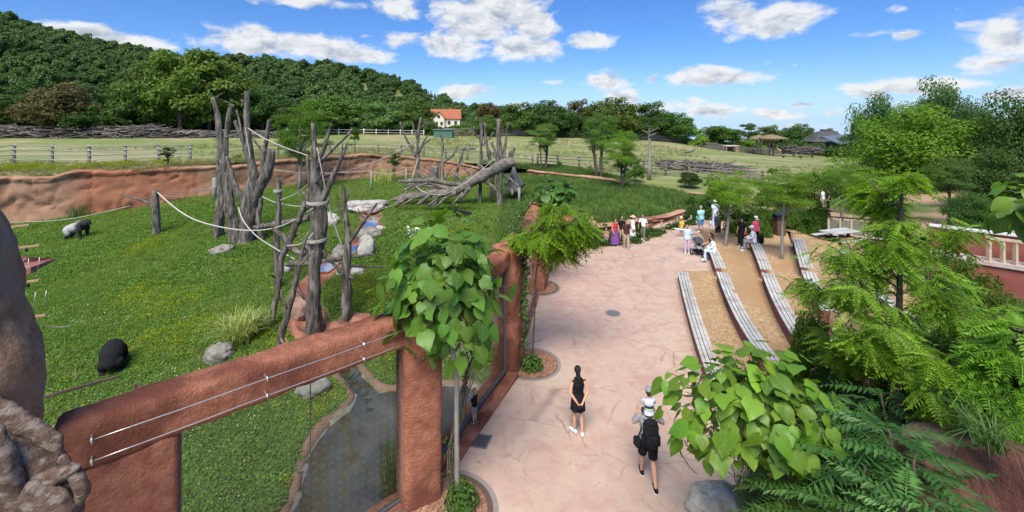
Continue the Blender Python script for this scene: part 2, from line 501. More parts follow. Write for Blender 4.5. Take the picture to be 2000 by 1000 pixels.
def grid(x0, x1, y0, y1, step, keep, zf, fine=None):
    xs = np.arange(x0, x1 + step, step); ys = np.arange(y0, y1 + step, step)
    X, Y = np.meshgrid(xs, ys)
    k = keep(X, Y)
    q = k[:-1, :-1] & k[1:, :-1] & k[:-1, 1:] & k[1:, 1:]
    Z = zf(X, Y)
    idx = np.arange(X.size).reshape(X.shape)
    f = np.stack([idx[:-1, :-1], idx[:-1, 1:], idx[1:, 1:], idx[1:, :-1]], -1)[q]
    used = np.unique(f); re = np.zeros(X.size, int); re[used] = np.arange(len(used))
    v = np.stack([X.ravel(), Y.ravel(), Z.ravel()], -1)[used]
    return v, re[f]

def stream_pts():
    out = []
    for x, y in STREAM:
        Yd = 30.0
        for _ in range(40):
            X = (x - 1000) * Yd / F
            Yn = (HC - float(lawn_z(X, Yd))) * F / (y - HY)
            Yd = .5 * Yd + .5 * Yn
        out.append(((x - 1000) * Yd / F, Yd))
    return out
STR = stream_pts()

def on_lawn(px, py, zf=None):
    zf = zf or lawn_z
    Yd = 30.0
    for _ in range(60):
        X = (px - 1000) * Yd / F
        Yn = (HC - float(zf(X, Yd))) * F / max(py - HY, 3)
        Yd = .6 * Yd + .4 * min(max(Yn, 3), 250)
    X = (px - 1000) * Yd / F
    return np.array((X, Yd, float(zf(X, Yd))))

def lawn_full(X, Y):
    z = lawn_z(X, Y)
    p = np.stack([X, Y, 0 * np.asarray(X)], -1)
    z = z + .16 * fbm(p, .28, 3) + .05 * fbm(p + 9, 1.3, 2)
    d = polydist(X, Y, POND); ins = inpoly(X, Y, POND)
    z = np.where(ins, np.minimum(z, -2.56 - .7 * sstep(0, .9, d)), z + (-2.45 - z) * (1 - sstep(0, 1.2, d)))
    ds = polydist(X, Y, STR, False)
    z = z - .22 * (1 - sstep(.25, .8, ds)) * (Y > 15)
    return z

M_lawn = pm('lawn_soil', (.06, .105, .02), (.105, .155, .035), .9, .95, .6, 22, c3=(.105, .118, .04), s3=.16, spec=.1)
M_field = pm('field_grass', (.155, .20, .065), (.225, .255, .10), .16, .95, .5, 5, c3=(.30, .275, .15), s3=.055, spec=.1, stretch=(1, 2.2, 1))
M_ground = pm('far_ground', (.09, .12, .04), (.15, .16, .06), .03, .95)
M_plaza = None

v, f = grid(-58, 22, 1.5, 62, .35, lambda X, Y: inpoly(X, Y, ENC), lawn_full)
lawn = link('lawn', mesh_np('lawn', v, [f]), M_lawn); tag(lawn, kind='structure')

FIELDLINE = [(-400, 20), (-58, 30.5), (-53, 36.6), (-48, 40.8), (-44, 42.1), (-38, 44.9), (-33.2, 48.8), (-27.4, 53.3), (-20.3, 57.8), (-14, 60.3), (-9.2, 60.9), (-4, 61.2), (2, 59), (9.5, 51.2), (18, 46.2), (22, 43.5), (30, 40), (60, 38), (120, 60), (200, 175), (-400, 175)]
v, f = grid(-220, 130, 30, 172, .9, lambda X, Y: inpoly(X, Y, FIELDLINE), lambda X, Y: field_z(X, Y) + .12 * fbm(np.stack([X, Y, 0 * X], -1), .12, 3))
fld = link('paddock_field', mesh_np('paddock_field', v, [f]), M_field); tag(fld, kind='structure')

gm = MB()
ang = np.linspace(0, 2 * PI, 64, endpoint=False)
rr = [0.5, 20, 60, 140, 300, 800, 2000, 4500]
gm.loft(np.array([[(r * math.cos(a), r * math.sin(a), -7.5 - .045 * max(0, r - 150)) for a in ang] for r in rr]), cap=False)
g = gm.build('ground', M_ground); tag(g, kind='structure')

# hill: ridge as seen, 430 m away
RU = np.array([-400, -100, 0, 100, 200, 300, 350, 450, 560, 700, 800, 860, 920, 1000, 1150, 1400])
RY = np.array([26, 38, 56, 81, 105, 125, 136, 134, 141, 154, 177, 201, 220, 234, 252, 262])
def hill_z(X, Y):
    u = 1000 + F * X / Y
    top = (HY - np.interp(u, RU, RY)) * 430 / F + 8
    t = sstep(150, 430, Y)
    up = -6 + (top + 6) * t ** 1.25
    n = fbm(np.stack([X, Y, 0 * X], -1), .009, 3)
    z = up + 10 * n * t * (1 - sstep(330, 430, Y))
    return z - 45 * sstep(440, 640, Y)
us = np.arange(-760, 1250, 12); ysd = np.concatenate([np.arange(150, 440, 8), np.arange(440, 700, 30)])
U, YY = np.meshgrid(us, ysd)
XX = (U - 1000) * YY / F
ZZ = hill_z(XX, YY)
idx = np.arange(U.size).reshape(U.shape)
f = np.stack([idx[:-1, :-1], idx[:-1, 1:], idx[1:, 1:], idx[1:, :-1]], -1).reshape(-1, 4)
M_hill = pm('hill_meadow', (.12, .16, .045), (.19, .21, .075), .035, .95, c3=(.30, .27, .14), s3=.012, coord='Object')
hill = link('hill', mesh_np('hill', np.stack([XX.ravel(), YY.ravel(), ZZ.ravel()], -1), [f]), M_hill); tag(hill, kind='structure')

# ------------------------------------------------------------------ plaza
def plaza_z(X, Y):
    return .5 * sstep(7.5, 11.5, X) * sstep(17.5, 24.5, Y)
PLZ = [(-11, 1.0), (-6.0, 5.5), (-1.9, 9.3), (.1, 13.9), (1.2, 21), (2.6, 26.8), (4.4, 28.9), (8.5, 30.7), (12.9, 32.8), (19, 37), (22, 38), (26, 34), (12.5, 26.2), (10, 21.5), (7, 12), (6, 8), (6, 1.0)]
def mat_plaza():
    m, nt, b, out = newmat('stamped_concrete')
    N, L = nt.nodes.new, nt.links.new
    tc = N('ShaderNodeTexCoord'); vec = tc.outputs['Object']
    def noise(s, d, r=.6, dist=0):
        n = N('ShaderNodeTexNoise'); n.inputs['Scale'].default_value = s; n.inputs['Detail'].default_value = d; n.inputs['Roughness'].default_value = r; n.inputs['Distortion'].default_value = dist
        L(vec, n.inputs['Vector']); return n
    def mix(fac, a, bb, typ='MIX'):
        x = N('ShaderNodeMix'); x.data_type = 'RGBA'; x.blend_type = typ
        for s, v_ in (('Factor', fac), ('A', a), ('B', bb)):
            if isinstance(v_, (tuple,)): x.inputs[s].default_value = c4(v_)
            elif isinstance(v_, (int, float)): x.inputs[s].default_value = v_
            else: L(v_, x.inputs[s])
        return x.outputs['Result']
    def rng(v_, a, bb, c=0, d=1):
        r = N('ShaderNodeMapRange'); r.interpolation_type = 'SMOOTHSTEP'; L(v_, r.inputs[0])
        for i, q in enumerate((a, bb, c, d)): r.inputs[i + 1].default_value = q
        return r.outputs[0]
    base = mix(rng(noise(.22, 4).outputs[0], .4, .62), (.46, .325, .26), (.49, .37, .285))
    base = mix(rng(noise(1.1, 6, .65, 1.2).outputs[0], .42, .68, 0, .8), base, (.41, .25, .205))
    base = mix(rng(noise(.33, 6, .6, .8).outputs[0], .58, .74, 0, .7), base, (.30, .265, .25))
    base = mix(rng(noise(2.4, 8, .7).outputs[0], .45, .75, 0, .55), base, (.54, .42, .325))
    # creases of the stamp: edges of stretched, wobbled cells
    wn = noise(1.3, 3)
    def cells(scale, mp_s, rot, w, amt):
        mp = N('ShaderNodeMapping'); mp.inputs['Scale'].default_value = mp_s; mp.inputs['Rotation'].default_value = (0, 0, rot)
        ad = N('ShaderNodeVectorMath'); ad.operation = 'MULTIPLY_ADD'
        L(wn.outputs['Color'], ad.inputs[0]); ad.inputs[1].default_value = (amt, amt, 0); L(vec, ad.inputs[2])
        L(ad.outputs[0], mp.inputs['Vector'])
        vo = N('ShaderNodeTexVoronoi'); vo.feature = 'DISTANCE_TO_EDGE'; vo.inputs['Scale'].default_value = scale
        L(mp.outputs[0], vo.inputs['Vector'])
        return rng(vo.outputs['Distance'], 0, w, 1, 0)
    k1 = cells(.30, (1, 1.9, 1), .5, .012, .35)
    k2 = cells(1.1, (1, .30, 1), -.6, .022, .7)
    k3 = cells(2.6, (1, .5, 1), .9, .03, 1.1)
    def gated(k, s_, a_, b_):
        mm = N('ShaderNodeMath'); mm.operation = 'MULTIPLY'; L(k, mm.inputs[0]); L(rng(noise(s_, 4).outputs[0], a_, b_), mm.inputs[1]); return mm.outputs[0]
    mx = N('ShaderNodeMath'); mx.operation = 'MAXIMUM'; L(gated(k1, .21, .40, .58), mx.inputs[0]); L(gated(k2, .5, .50, .64), mx.inputs[1])
    mx2 = N('ShaderNodeMath'); mx2.operation = 'MAXIMUM'; L(mx.outputs[0], mx2.inputs[0]); L(gated(k3, .9, .54, .70), mx2.inputs[1]); mx = mx2
    fac = N('ShaderNodeMath'); fac.operation = 'MULTIPLY'; L(mx.outputs[0], fac.inputs[0]); fac.inputs[1].default_value = .6
    col = mix(fac.outputs[0], base, (.17, .105, .095))
    L(col, b.inputs['Base Color']); b.inputs['Roughness'].default_value = .7; b.inputs['Specular IOR Level'].default_value = .3
    hn = noise(3.2, 8, .65, .7)
    h = N('ShaderNodeMath'); h.operation = 'MULTIPLY_ADD'; L(mx.outputs[0], h.inputs[0]); h.inputs[1].default_value = -.25; L(hn.outputs[0], h.inputs[2])
    bp = N('ShaderNodeBump'); bp.inputs['Strength'].default_value = .45; bp.inputs['Distance'].default_value = .04
    L(h.outputs[0], bp.inputs['Height']); L(bp.outputs[0], b.inputs['Normal'])
    return m
M_plaza = mat_plaza()
v, f = grid(-11, 26, 1, 38, .2, lambda X, Y: inpoly(X, Y, [(x - .6 if x < 5 else x, y) for x, y in PLZ]) & ~inpoly(X, Y, [(-30, 0), (-11.2, 1.3), (-6.3, 5.78), (-2.08, 9.56), (-.17, 14.0), (1.03, 21), (2.2, 27), (4.2, 29.6), (12.7, 33.7), (-30, 40)]), lambda X, Y: plaza_z(X, Y))
pl = link('plaza', mesh_np('plaza', v, [f]), M_plaza); tag(pl, kind='structure')
# joint grooves and gravel margin are 4 mm sheets
def strip(name, pts, w, mat, dz=.004, zf=plaza_z, kind='structure'):
    pts = np.array(pts, float); t = np.gradient(pts, axis=0); t /= np.linalg.norm(t, axis=1)[:, None]
    n = np.stack([-t[:, 1], t[:, 0]], -1)
    w = np.broadcast_to(np.asarray(w, float), (len(pts),))[:, None]
    a = pts - n * w; b = pts + n * w
    r = [np.column_stack([q, zf(q[:, 0], q[:, 1]) + dz]) for q in (a, b)]
    m = MB(); m.loft(np.array([r[0], r[1]]).transpose(1, 0, 2), close=False, cap=False)
    o = m.build(name, mat); return tag(o, kind=kind)

# ------------------------------------------------------------------ amphitheatre rows
ROWS = [  # seat height, left edge of the seat in photo pixels, segments
 (.45, [(1323, 530), (1330, 562), (1342, 610), (1358, 665), (1376, 722), (1390, 760)], [(530, 760)]),
 (.90, [(1379, 478), (1384, 490), (1397, 522), (1412, 570), (1440, 625), (1465, 668), (1492, 706), (1520, 740)], [(478, 522), (530, 728)]),
 (1.35, [(1463, 472), (1470, 485), (1484, 522), (1500, 570), (1520, 610), (1545, 648), (1572, 690), (1600, 726)], [(472, 524), (532, 649), (663, 726)]),
 (1.80, [(1546, 464), (1553, 480), (1561, 518), (1580, 570), (1600, 600), (1640, 650), (1690, 705)], [(464, 520), (527, 603), (640, 705)]),
 (1.95, [(1636, 480), (1655, 515), (1690, 560), (1735, 605), (1790, 650)], [(482, 525), (540, 650)])]
ROWXY = []
for z, px, segs in ROWS:
    q = np.array([G(x, y, z)[:2] for x, y in px]); q = q[np.argsort(q[:, 1])]
    c = np.polyfit(q[:, 1], q[:, 0], 3 if len(q) > 5 else 2)
    ROWXY.append((z, c, q[0, 1], q[-1, 1], segs))
SW = .5
M_sand = pm('ochre_gravel', (.30, .18, .09), (.62, .44, .26), 13, .95, 1.0, 30, c3=(.43, .27, .145), s3=.6, spec=.1)
M_riser = pm('red_render', (.21, .08, .06), (.27, .115, .085), 3.5, .85, .4, 30, c3=(.13, .055, .042))
def rowx(k, Y):
    z, c, a, b, s = ROWXY[k]
    Yc = np.clip(Y, a, b)
    d = np.polyval(np.polyder(c), Yc)
    return np.polyval(c, Yc) + np.clip(d, -.2, .9) * (np.asarray(Y) - Yc)
for k in range(len(ROWXY)):
    z = ROWXY[k][0]
    ytop = [21.9, 28.5, 28, 27, 25, 20, 17][k]
    Y = np.linspace(10.2, ytop, 60)
    L_ = rowx(k, Y) + SW * .55
    Rr = rowx(k + 1, Y) + .12 if k + 1 < len(ROWXY) else L_ + 5.2 + .0 * Y
    Rr = np.maximum(Rr, L_ + .6)
    zb_ = z + ([z, .92, 1.0, 1.15, 1.3][k] - z) * sstep(22.6, 25.2, Y)
    m = MB()
    cols = [np.column_stack([L_ + (Rr - L_) * t, Y, zb_ - .015 - (.9 * sstep(.1, .8, t) if k == 4 else 0) + .03 * fbm(np.column_stack([L_ + (Rr - L_) * t, Y, Y * 0]), 1.1, 3)]) for t in np.linspace(0, 1, 9)]
    sk = cols[0] - np.array((-.02, 0, .9)); cols = [sk] + cols
    m.loft(np.array(cols).transpose(1, 0, 2)[::-1], close=False, cap=False)
    # end bank down to the paving at the far side
    e = np.array(cols)[:, -1]; e2 = e.copy(); e2[:, 1] += .5; e2[:, 2] = plaza_z(e2[:, 0], e2[:, 1]) - .1 if k < 3 else z - 1.2
    m.loft(np.array([e, e2]), close=False, cap=False)
    o = m.build('gravel_terrace', M_sand); tag(o, kind='structure')

# benches: each segment a thing of planks on a rendered wall
M_plank = pm('weathered_wood', (.40, .395, .375), (.52, .515, .495), 5, .8, .3, 30, island=.11, c3=(.36, .345, .32), s3=1.4)
M_dark = flat('dark_steel', (.025, .025, .027), .5)
BENCH_LABELS = {(0, 0): 'lowest bench, a long curve of grey planks rising straight from the pink paving',
 (1, 0): 'short upper bench of the second row, the one with the seated woman beside the stroller', (1, 1): 'long second-row bench curving down behind the lower catalpa crown',
 (2, 0): 'short third-row bench where the family group in white caps sits', (2, 1): 'long middle bench of the third row ending in a dark edge above the shrubs', (2, 2): 'small bench piece below the end of the long third-row bench, half under shrubs',
 (3, 0): 'short fourth-row bench at the back, right of the slim tree post', (3, 1): 'fourth-row bench running under the left edge of the big locust crown', (3, 2): 'lower fourth-row bench glimpsed through locust leaves',
 (4, 0): 'back bench of the fifth row behind the locust crown', (4, 1): 'fifth-row bench seen in gaps of the locust crown'}
for k, (z, c, ya, yb, segs) in enumerate(ROWXY):
    for si, (p0, p1) in enumerate(segs):
        Y0 = (HC - z) * F / (p1 - HY); Y1 = (HC - z) * F / (p0 - HY)
        b = thing('amphitheatre_bench', BENCH_LABELS[(k, si)], 'bench', (rowx(k, (Y0 + Y1) / 2), (Y0 + Y1) / 2, 0), 0, 'curved plank benches of the amphitheatre')
        ox, oy = float(b.location.x), float(b.location.y)
        Y = np.linspace(Y0, Y1, max(6, int((Y1 - Y0) * 2.2)))
        X = rowx(k, Y); cur = np.column_stack([X, Y]); t = np.gradient(cur, axis=0); t /= np.linalg.norm(t, axis=1)[:, None]
        n = np.stack([t[:, 1], -t[:, 0]], -1)
        lo = ROWXY[k - 1][0] - .1 if k else -.1
        def ring(a, bb, za, zb):
            q = cur + n * a; w = cur + n * bb
            return np.stack([np.column_stack([q, 0 * Y + za]), np.column_stack([w, 0 * Y + za]), np.column_stack([w, 0 * Y + zb]), np.column_stack([q, 0 * Y + zb])], 1) - np.array((ox, oy, 0))
        m = MB(); m.loft(ring(.035, SW * .9, lo, z - .055)); m.build('retaining_wall', M_riser, b, smooth=False)
        m = MB(); m.loft(ring(.02, SW - .02, z - .052, z - .042)); m.build('seat_rail', M_dark, b, smooth=False)
        # planks: four abreast, about 2.4 m long
        nl = max(1, int(round((Y1 - Y0) / 2.2)))
        for i in range(nl):
            s0, s1 = Y0 + (Y1 - Y0) * i / nl, Y0 + (Y1 - Y0) * (i + 1) / nl
            yy = np.linspace(s0 + .006, s1 - .006, 7)
            xx = rowx(k, yy); cc = np.column_stack([xx, yy]); tt = np.gradient(cc, axis=0); tt /= np.linalg.norm(tt, axis=1)[:, None]
            nn = np.stack([tt[:, 1], -tt[:, 0]], -1)
            for j in range(4):
                rgn = random.Random(k * 100 + i * 7 + j)
                a = j * SW / 4 + .012; bb = (j + 1) * SW / 4 - .012; dz = rgn.uniform(-.003, .004)
                rg = np.stack([np.column_stack([cc + nn * q, 0 * yy + zz]) for q, zz in ((a, z - .04), (bb, z - .04), (bb, z + dz), (a, z + dz))], 1) - np.array((ox, oy, 0))
                m = MB(); m.loft(rg); m.build('plank', M_plank, b, smooth=False)

# planted slope to the right of the paving
gard_z = tps([(4.3, 7, -.05), (5.4, 10.4, .0), (6.2, 11.2, .25), (7.6, 11.2, .8), (9.2, 11, 1.3), (11, 11, 2.0), (13, 11, 2.6), (16, 12, 3.0), (4.6, 4, .3), (6, 5, 1.1), (8, 6, 2.3), (12, 6, 3.6), (7, 8.5, 1.1), (10, 8.5, 2.3), (16, 7, 4.2), (8, 3, 2.6), (12, 3, 4), (20, 10, 4)])
M_soil = pm('planting_soil', (.075, .045, .032), (.13, .072, .05), 1.6, .95, .7, 20, c3=(.16, .07, .05), s3=.5, spec=.1)
gpoly = [(4.2, 1), (4.2, 7), (5.0, 9.8), (6.0, 11.6), (17, 12.5), (26, 14), (26, 1)]
v, f = grid(4, 26, 1, 14, .35, lambda X, Y: inpoly(X, Y, gpoly), lambda X, Y: gard_z(X, Y) + .12 * fbm(np.stack([X, Y, 0 * X], -1), .9, 3))
o = link('planted_slope', mesh_np('planted_slope', v, [f]), M_soil); tag(o, kind='structure')
# ------------------------------------------------------------------ red rock walls
M_wall = pm('red_shotcrete', (.29, .105, .062), (.40, .175, .112), 6, .92, 1.0, 22, c3=(.185, .068, .044), s3=.8, spec=.15)
M_wall2 = pm('brown_rock_render', (.25, .14, .088), (.36, .215, .14), .5, .92, .8, 7, c3=(.33, .14, .08), s3=.14, spec=.15, coord='World', stretch=(1, 1, 1.2))
M_rim = pm('ochre_rock', (.36, .21, .13), (.44, .27, .17), 1.2, .9, .6, 10, c3=(.28, .13, .085), s3=.5, coord='World')
M_steel = pm('brushed_steel', (.55, .55, .54), (.65, .65, .64), 12, .35, spec=.5, metal=.8)
M_frame = flat('grey_frame', (.07, .075, .078), .5)
M_rope = pm('rope', (.42, .39, .33), (.52, .49, .42), 30, .9, .3, 90)

def rock_bar(m, p0, p1, z0, z1, th, amp=.05, rnd=.12, step=.09, seed=0, seg=None, taper=0, wob=.06):
    """rounded rough bar standing between two plan points"""
    p0 = np.asarray(p0, float); p1 = np.asarray(p1, float)
    d = p1 - p0; ln = np.linalg.norm(d); t = d / ln; n = np.array((t[1], -t[0]))
    ns = max(4, int(ln / step)); h = z1 - z0
    r = min(rnd, th * .45, h * .45)
    prof = []
    def arc(cx, cz, a0):
        for a in np.linspace(a0, a0 + PI / 2, 4): prof.append((cx + r * math.cos(a), cz + r * math.sin(a)))
    w = th / 2
    kz = max(2, int((h - 2 * r) / step)); kw = max(2, int((th - 2 * r) / step))
    arc(w - r, z1 - r, 0)
    for q in np.linspace(w - r, -w + r, kw + 1)[1:-1]: prof.append((q, z1))
    arc(-w + r, z1 - r, PI / 2)
    for q in np.linspace(z1 - r, z0 + r, kz + 1)[1:-1]: prof.append((-w, q))
    arc(-w + r, z0 + r, PI)
    for q in np.linspace(-w + r, w - r, kw + 1)[1:-1]: prof.append((q, z0))
    arc(w - r, z0 + r, 1.5 * PI)
    for q in np.linspace(z0 + r, z1 - r, kz + 1)[1:-1]: prof.append((w, q))
    prof = np.array(prof)
    rings = []
    ss = np.concatenate([[0, .03, .08], np.linspace(.18, ln - .18, ns), [ln - .08, ln - .03, ln]]) if ln > .8 else np.linspace(0, ln, ns + 3)
    c = prof.mean(0)
    for s in ss:
        e = min(s, ln - s); k = 1.0
        er = min(rnd, ln * .3)
        sc = er - math.sqrt(max(er * er - max(er - e, 0) ** 2, 0))
        pr = c + (prof - c) * np.array((1 - 2 * sc / th, 1 - 2 * sc / h))
        xy = p0[None] + t[None] * s + n[None] * pr[:, :1]
        rings.append(np.column_stack([xy, pr[:, 1]]))
    rings = np.array(rings)
    nz = fbm(rings + seed * 5.3, 1.1, 4, .55); nz2 = fbm(rings + 40 + seed * 3.1, 4.5, 3, .55)
    ctr = rings.mean(1, keepdims=True)
    dirv = rings - ctr; dirv[..., 2] *= th / max(h, .1)
    dirv /= np.linalg.norm(dirv, axis=2, keepdims=True) + 1e-6
    rings = rings + dirv * (amp * 2.0 * nz + amp * 1.2 * nz2 + .022 * fbm(rings + 70, 11, 2))[..., None]
    rings[..., 2] += wob * 2 * fbm(np.stack([rings[..., 0], rings[..., 1], 0 * nz], -1) + seed, .5, 2) * sstep(z0, z1, rings[..., 2])
    m.loft(rings)

vw = thing('viewing_wall', 'red rough rendered wall with big windows along the left side of the paving', 'wall', (-2, 9.5, 0))
vx = np.array((-2, 9.5, 0))
def vbuild(m, name, mat, smooth=True, parent=vw):
    for i in range(len(m.v)): m.v[i] = m.v[i] - vx
    return m.build(name, mat, parent, smooth=smooth)
ZT = 3.9
A = np.array((-6.25, 5.75)); B = np.array((-2.0, 9.55)); du = (B - A) / np.linalg.norm(B - A); nv = np.array((du[1], -du[0]))
La = np.linalg.norm(B - A)
# where pane edges fall (photo x 342 and 780)
def t_at(px):
    k = (px - 1000) / F
    return (A[0] - k * A[1]) / (k * du[1] - du[0])
tL, tR, tM = t_at(346), t_at(781), t_at(604)
tS = t_at(105)
pt = lambda t: A + du * t
m = MB(); rock_bar(m, pt(tS - 1.5), pt(tL), -3.2, 3.33, .60, .03, .08, seed=1, wob=.01); vbuild(m, 'wall_panel', M_wall)
m = MB(); rock_bar(m, pt(tS), pt(tR + .25), 3.3, ZT + .04, .64, .022, .12, .08, seed=2, wob=.025); vbuild(m, 'beam', M_wall)
m = MB(); rock_bar(m, pt(tL - .1), pt(tR + .1), -3.2, .02, .5, .05, .1, .2, seed=3); vbuild(m, 'sill', M_wall)
m = MB(); rock_bar(m, pt(tR), pt(tR) + du * .80 + nv * .18, -3.2, ZT, .82, .03, .12, .1, seed=4, wob=.03); vbuild(m, 'pier', M_wall)
# second stretch
C0 = np.array((-2.05, 9.62)); C1 = np.array((-.28, 13.85)); C2 = np.array((1.1, 20.6))
d2 = (C1 - C0) / np.linalg.norm(C1 - C0)
m = MB(); rock_bar(m, C0, C1, 3.35, ZT, .6, .03, .12, .1, seed=5); vbuild(m, 'beam', M_wall)
m = MB(); rock_bar(m, C0, C1, -3.2, .10, .55, .03, .05, .2, seed=6); vbuild(m, 'sill', M_wall)
m = MB(); rock_bar(m, C1 - d2 * .1, C1 + d2 * .75, -2.6, ZT + .1, .8, .07, .18, .12, seed=7); vbuild(m, 'pier', M_wall)
d3 = (C2 - C1) / np.linalg.norm(C2 - C1)
m = MB(); rock_bar(m, C1 + d2 * .6, C2, 3.3, ZT, .6, .08, .2, .14, seed=8); vbuild(m, 'beam', M_wall)
m = MB(); rock_bar(m, C1 + d2 * .5, C2, -2.4, .08, .55, .03, .05, .3, seed=9); vbuild(m, 'sill', M_wall)
m = MB(); rock_bar(m, C2 - d3 * .2, C2 + d3 * .9, -1.5, ZT + .05, .9, .08, .2, .14, seed=10); vbuild(m, 'pier', M_wall)
C3 = np.array((2.2, 26.2))
m = MB(); rock_bar(m, C2 + d3 * .7, C3, -1.5, 3.2, .7, .1, .25, .25, seed=11); vbuild(m, 'wall_panel', M_wall)
m = MB(); rock_bar(m, C3, (3.9, 28.9), -1.5, 1.7, .8, .12, .3, .25, seed=12); vbuild(m, 'wall_panel', M_wall)

def mat_glass():
    m, nt, b, out = newmat('window_glass')
    N, L = nt.nodes.new, nt.links.new
    tr = N('ShaderNodeBsdfTransparent'); tr.inputs[0].default_value = (.86, .90, .88, 1)
    gl = N('ShaderNodeBsdfGlossy'); gl.inputs['Roughness'].default_value = .02; gl.inputs['Color'].default_value = (.9, .95, 1, 1)
    fr = N('ShaderNodeFresnel'); fr.inputs[0].default_value = 1.45
    gb = N('ShaderNodeNewGeometry'); nb_ = N('ShaderNodeMath'); nb_.operation = 'SUBTRACT'; nb_.inputs[0].default_value = 1; L(gb.outputs['Backfacing'], nb_.inputs[1])
    mp = N('ShaderNodeMath'); mp.operation = 'MULTIPLY'; L(fr.outputs[0], mp.inputs[0]); L(nb_.outputs[0], mp.inputs[1])
    ms = N('ShaderNodeMixShader'); L(mp.outputs[0], ms.inputs[0]); L(tr.outputs[0], ms.inputs[1]); L(gl.outputs[0], ms.inputs[2])
    # printed bird-safety rings: flat print on the pane, in the pane's own coordinates
    uv = N('ShaderNodeTexCoord'); s = N('ShaderNodeSeparateXYZ'); L(uv.outputs['UV'], s.inputs[0])
    def cell(o, k):
        a = N('ShaderNodeMath'); a.operation = 'MULTIPLY'; L(o, a.inputs[0]); a.inputs[1].default_value = k
        f_ = N('ShaderNodeMath'); f_.operation = 'FRACT'; L(a.outputs[0], f_.inputs[0])
        c = N('ShaderNodeMath'); c.operation = 'SUBTRACT'; L(f_.outputs[0], c.inputs[0]); c.inputs[1].default_value = .5
        return c.outputs[0]
    cx = cell(s.outputs[0], 1 / .15); cy = cell(s.outputs[1], 1 / .15)
    cb = N('ShaderNodeCombineXYZ'); L(cx, cb.inputs[0]); L(cy, cb.inputs[1])
    ln = N('ShaderNodeVectorMath'); ln.operation = 'LENGTH'; L(cb.outputs[0], ln.inputs[0])
    a = N('ShaderNodeMath'); a.operation = 'COMPARE'; L(ln.outputs['Value'], a.inputs[0]); a.inputs[1].default_value = .145; a.inputs[2].default_value = .045
    q = N('ShaderNodeMath'); q.operation = 'MULTIPLY'; L(a.outputs[0], q.inputs[0]); q.inputs[1].default_value = .055
    df = N('ShaderNodeBsdfDiffuse'); df.inputs[0].default_value = (.7, .74, .72, 1)
    m2 = N('ShaderNodeMixShader'); L(q.outputs[0], m2.inputs[0]); L(ms.outputs[0], m2.inputs[1]); L(df.outputs[0], m2.inputs[2])
    L(m2.outputs[0], out.inputs['Surface'])
    return m
M_glass = mat_glass()
def pane(p0, p1, z0, z1, off):
    d = np.asarray(p1) - p0; ln = np.linalg.norm(d); n = np.array((d[1], -d[0])) / ln * .008
    b0 = p0 + off; b1 = p1 + off
    v = [(*(b0 - n), z0), (*(b1 - n), z0), (*(b1 - n), z1), (*(b0 - n), z1), (*(b0 + n), z0), (*(b1 + n), z0), (*(b1 + n), z1), (*(b0 + n), z1)]
    v = np.array(v) - vx
    me = mesh_np('window_pane', v, [np.array([(4, 5, 6, 7), (1, 0, 3, 2), (0, 4, 7, 3), (5, 1, 2, 6), (7, 6, 2, 3), (0, 1, 5, 4)])], False)
    uvl = me.uv_layers.new(name='UVMap')
    co = {0: (0, 0), 1: (ln, 0), 2: (ln, z1 - z0), 3: (0, z1 - z0)}
    for l in me.loops: uvl.data[l.index].uv = co[l.vertex_index % 4]
    # only the front face carries the print
    for p_ in me.polygons:
        if p_.index:
            for li in p_.loop_indices: uvl.data[li].uv = (0, 0)
    return link('window_pane', me, M_glass, vw)
on = nv * .06
pane(pt(tL - .02), pt(tM - .008), .0, 3.4, on); pane(pt(tM + .008), pt(tR + .02), .0, 3.4, on)
def fbar(a, b, za, zb, w, off=nv * .06):
    m = MB(); m.beam((*(a + off), za), (*(b + off), zb), w, w * .8); vbuild(m, 'window_frame', M_frame, False)
fbar(pt(tL - .01), pt(tL - .01), 0, 3.4, .10); fbar(pt(tR), pt(tR), 0, 3.4, .07); fbar(pt(tM), pt(tM), 0, 3.4, .016)
fbar(pt(tL), pt(tR), .05, .05, .08)
n2 = np.array((d2[1], -d2[0]))
on2 = n2 * .12
mid = C0 + (C1 - C0) * .42
pane(C0 + d2 * .1, mid - d2 * .01, .12, 3.4, on2); pane(mid + d2 * .01, C1, .12, 3.4, on2)
fbar(C1 - d2 * .12, C1 - d2 * .12, .1, 3.4, .1, on2); fbar(C0 + d2 * .2, C1, .16, .16, .09, on2); fbar(mid, mid, .1, 3.4, .02, on2)
pane(C1 + d2 * .7, C2 - d3 * .2, .1, 3.35, on2)
fbar(C1 + d2 * .75, C2, .14, .14, .08, on2)
# cables on brackets along the beam
for zz, ta, tb in ((3.78, tS + .36, tR - .05), (3.50, tS + .36, tR - .05)):
    m = MB(); q = np.linspace(ta, tb, 12)
    o_ = nv * .47
    m.tube([(*(pt(x) + o_), zz + .004 * math.sin(x * 3)) for x in q], .008, 6); vbuild(m, 'cable', M_steel)
    for x in (ta + .02, ta + (tb - ta) * .45, ta + (tb - ta) * .80):
        m = MB(); m.tube([(*(pt(x) + nv * .26), zz), (*(pt(x) + nv * .50), zz)], .014, 6); m.tube([(*(pt(x) + nv * .49), zz - .04), (*(pt(x) + nv * .49), zz + .04)], .012, 6); vbuild(m, 'cable_bracket', M_steel)

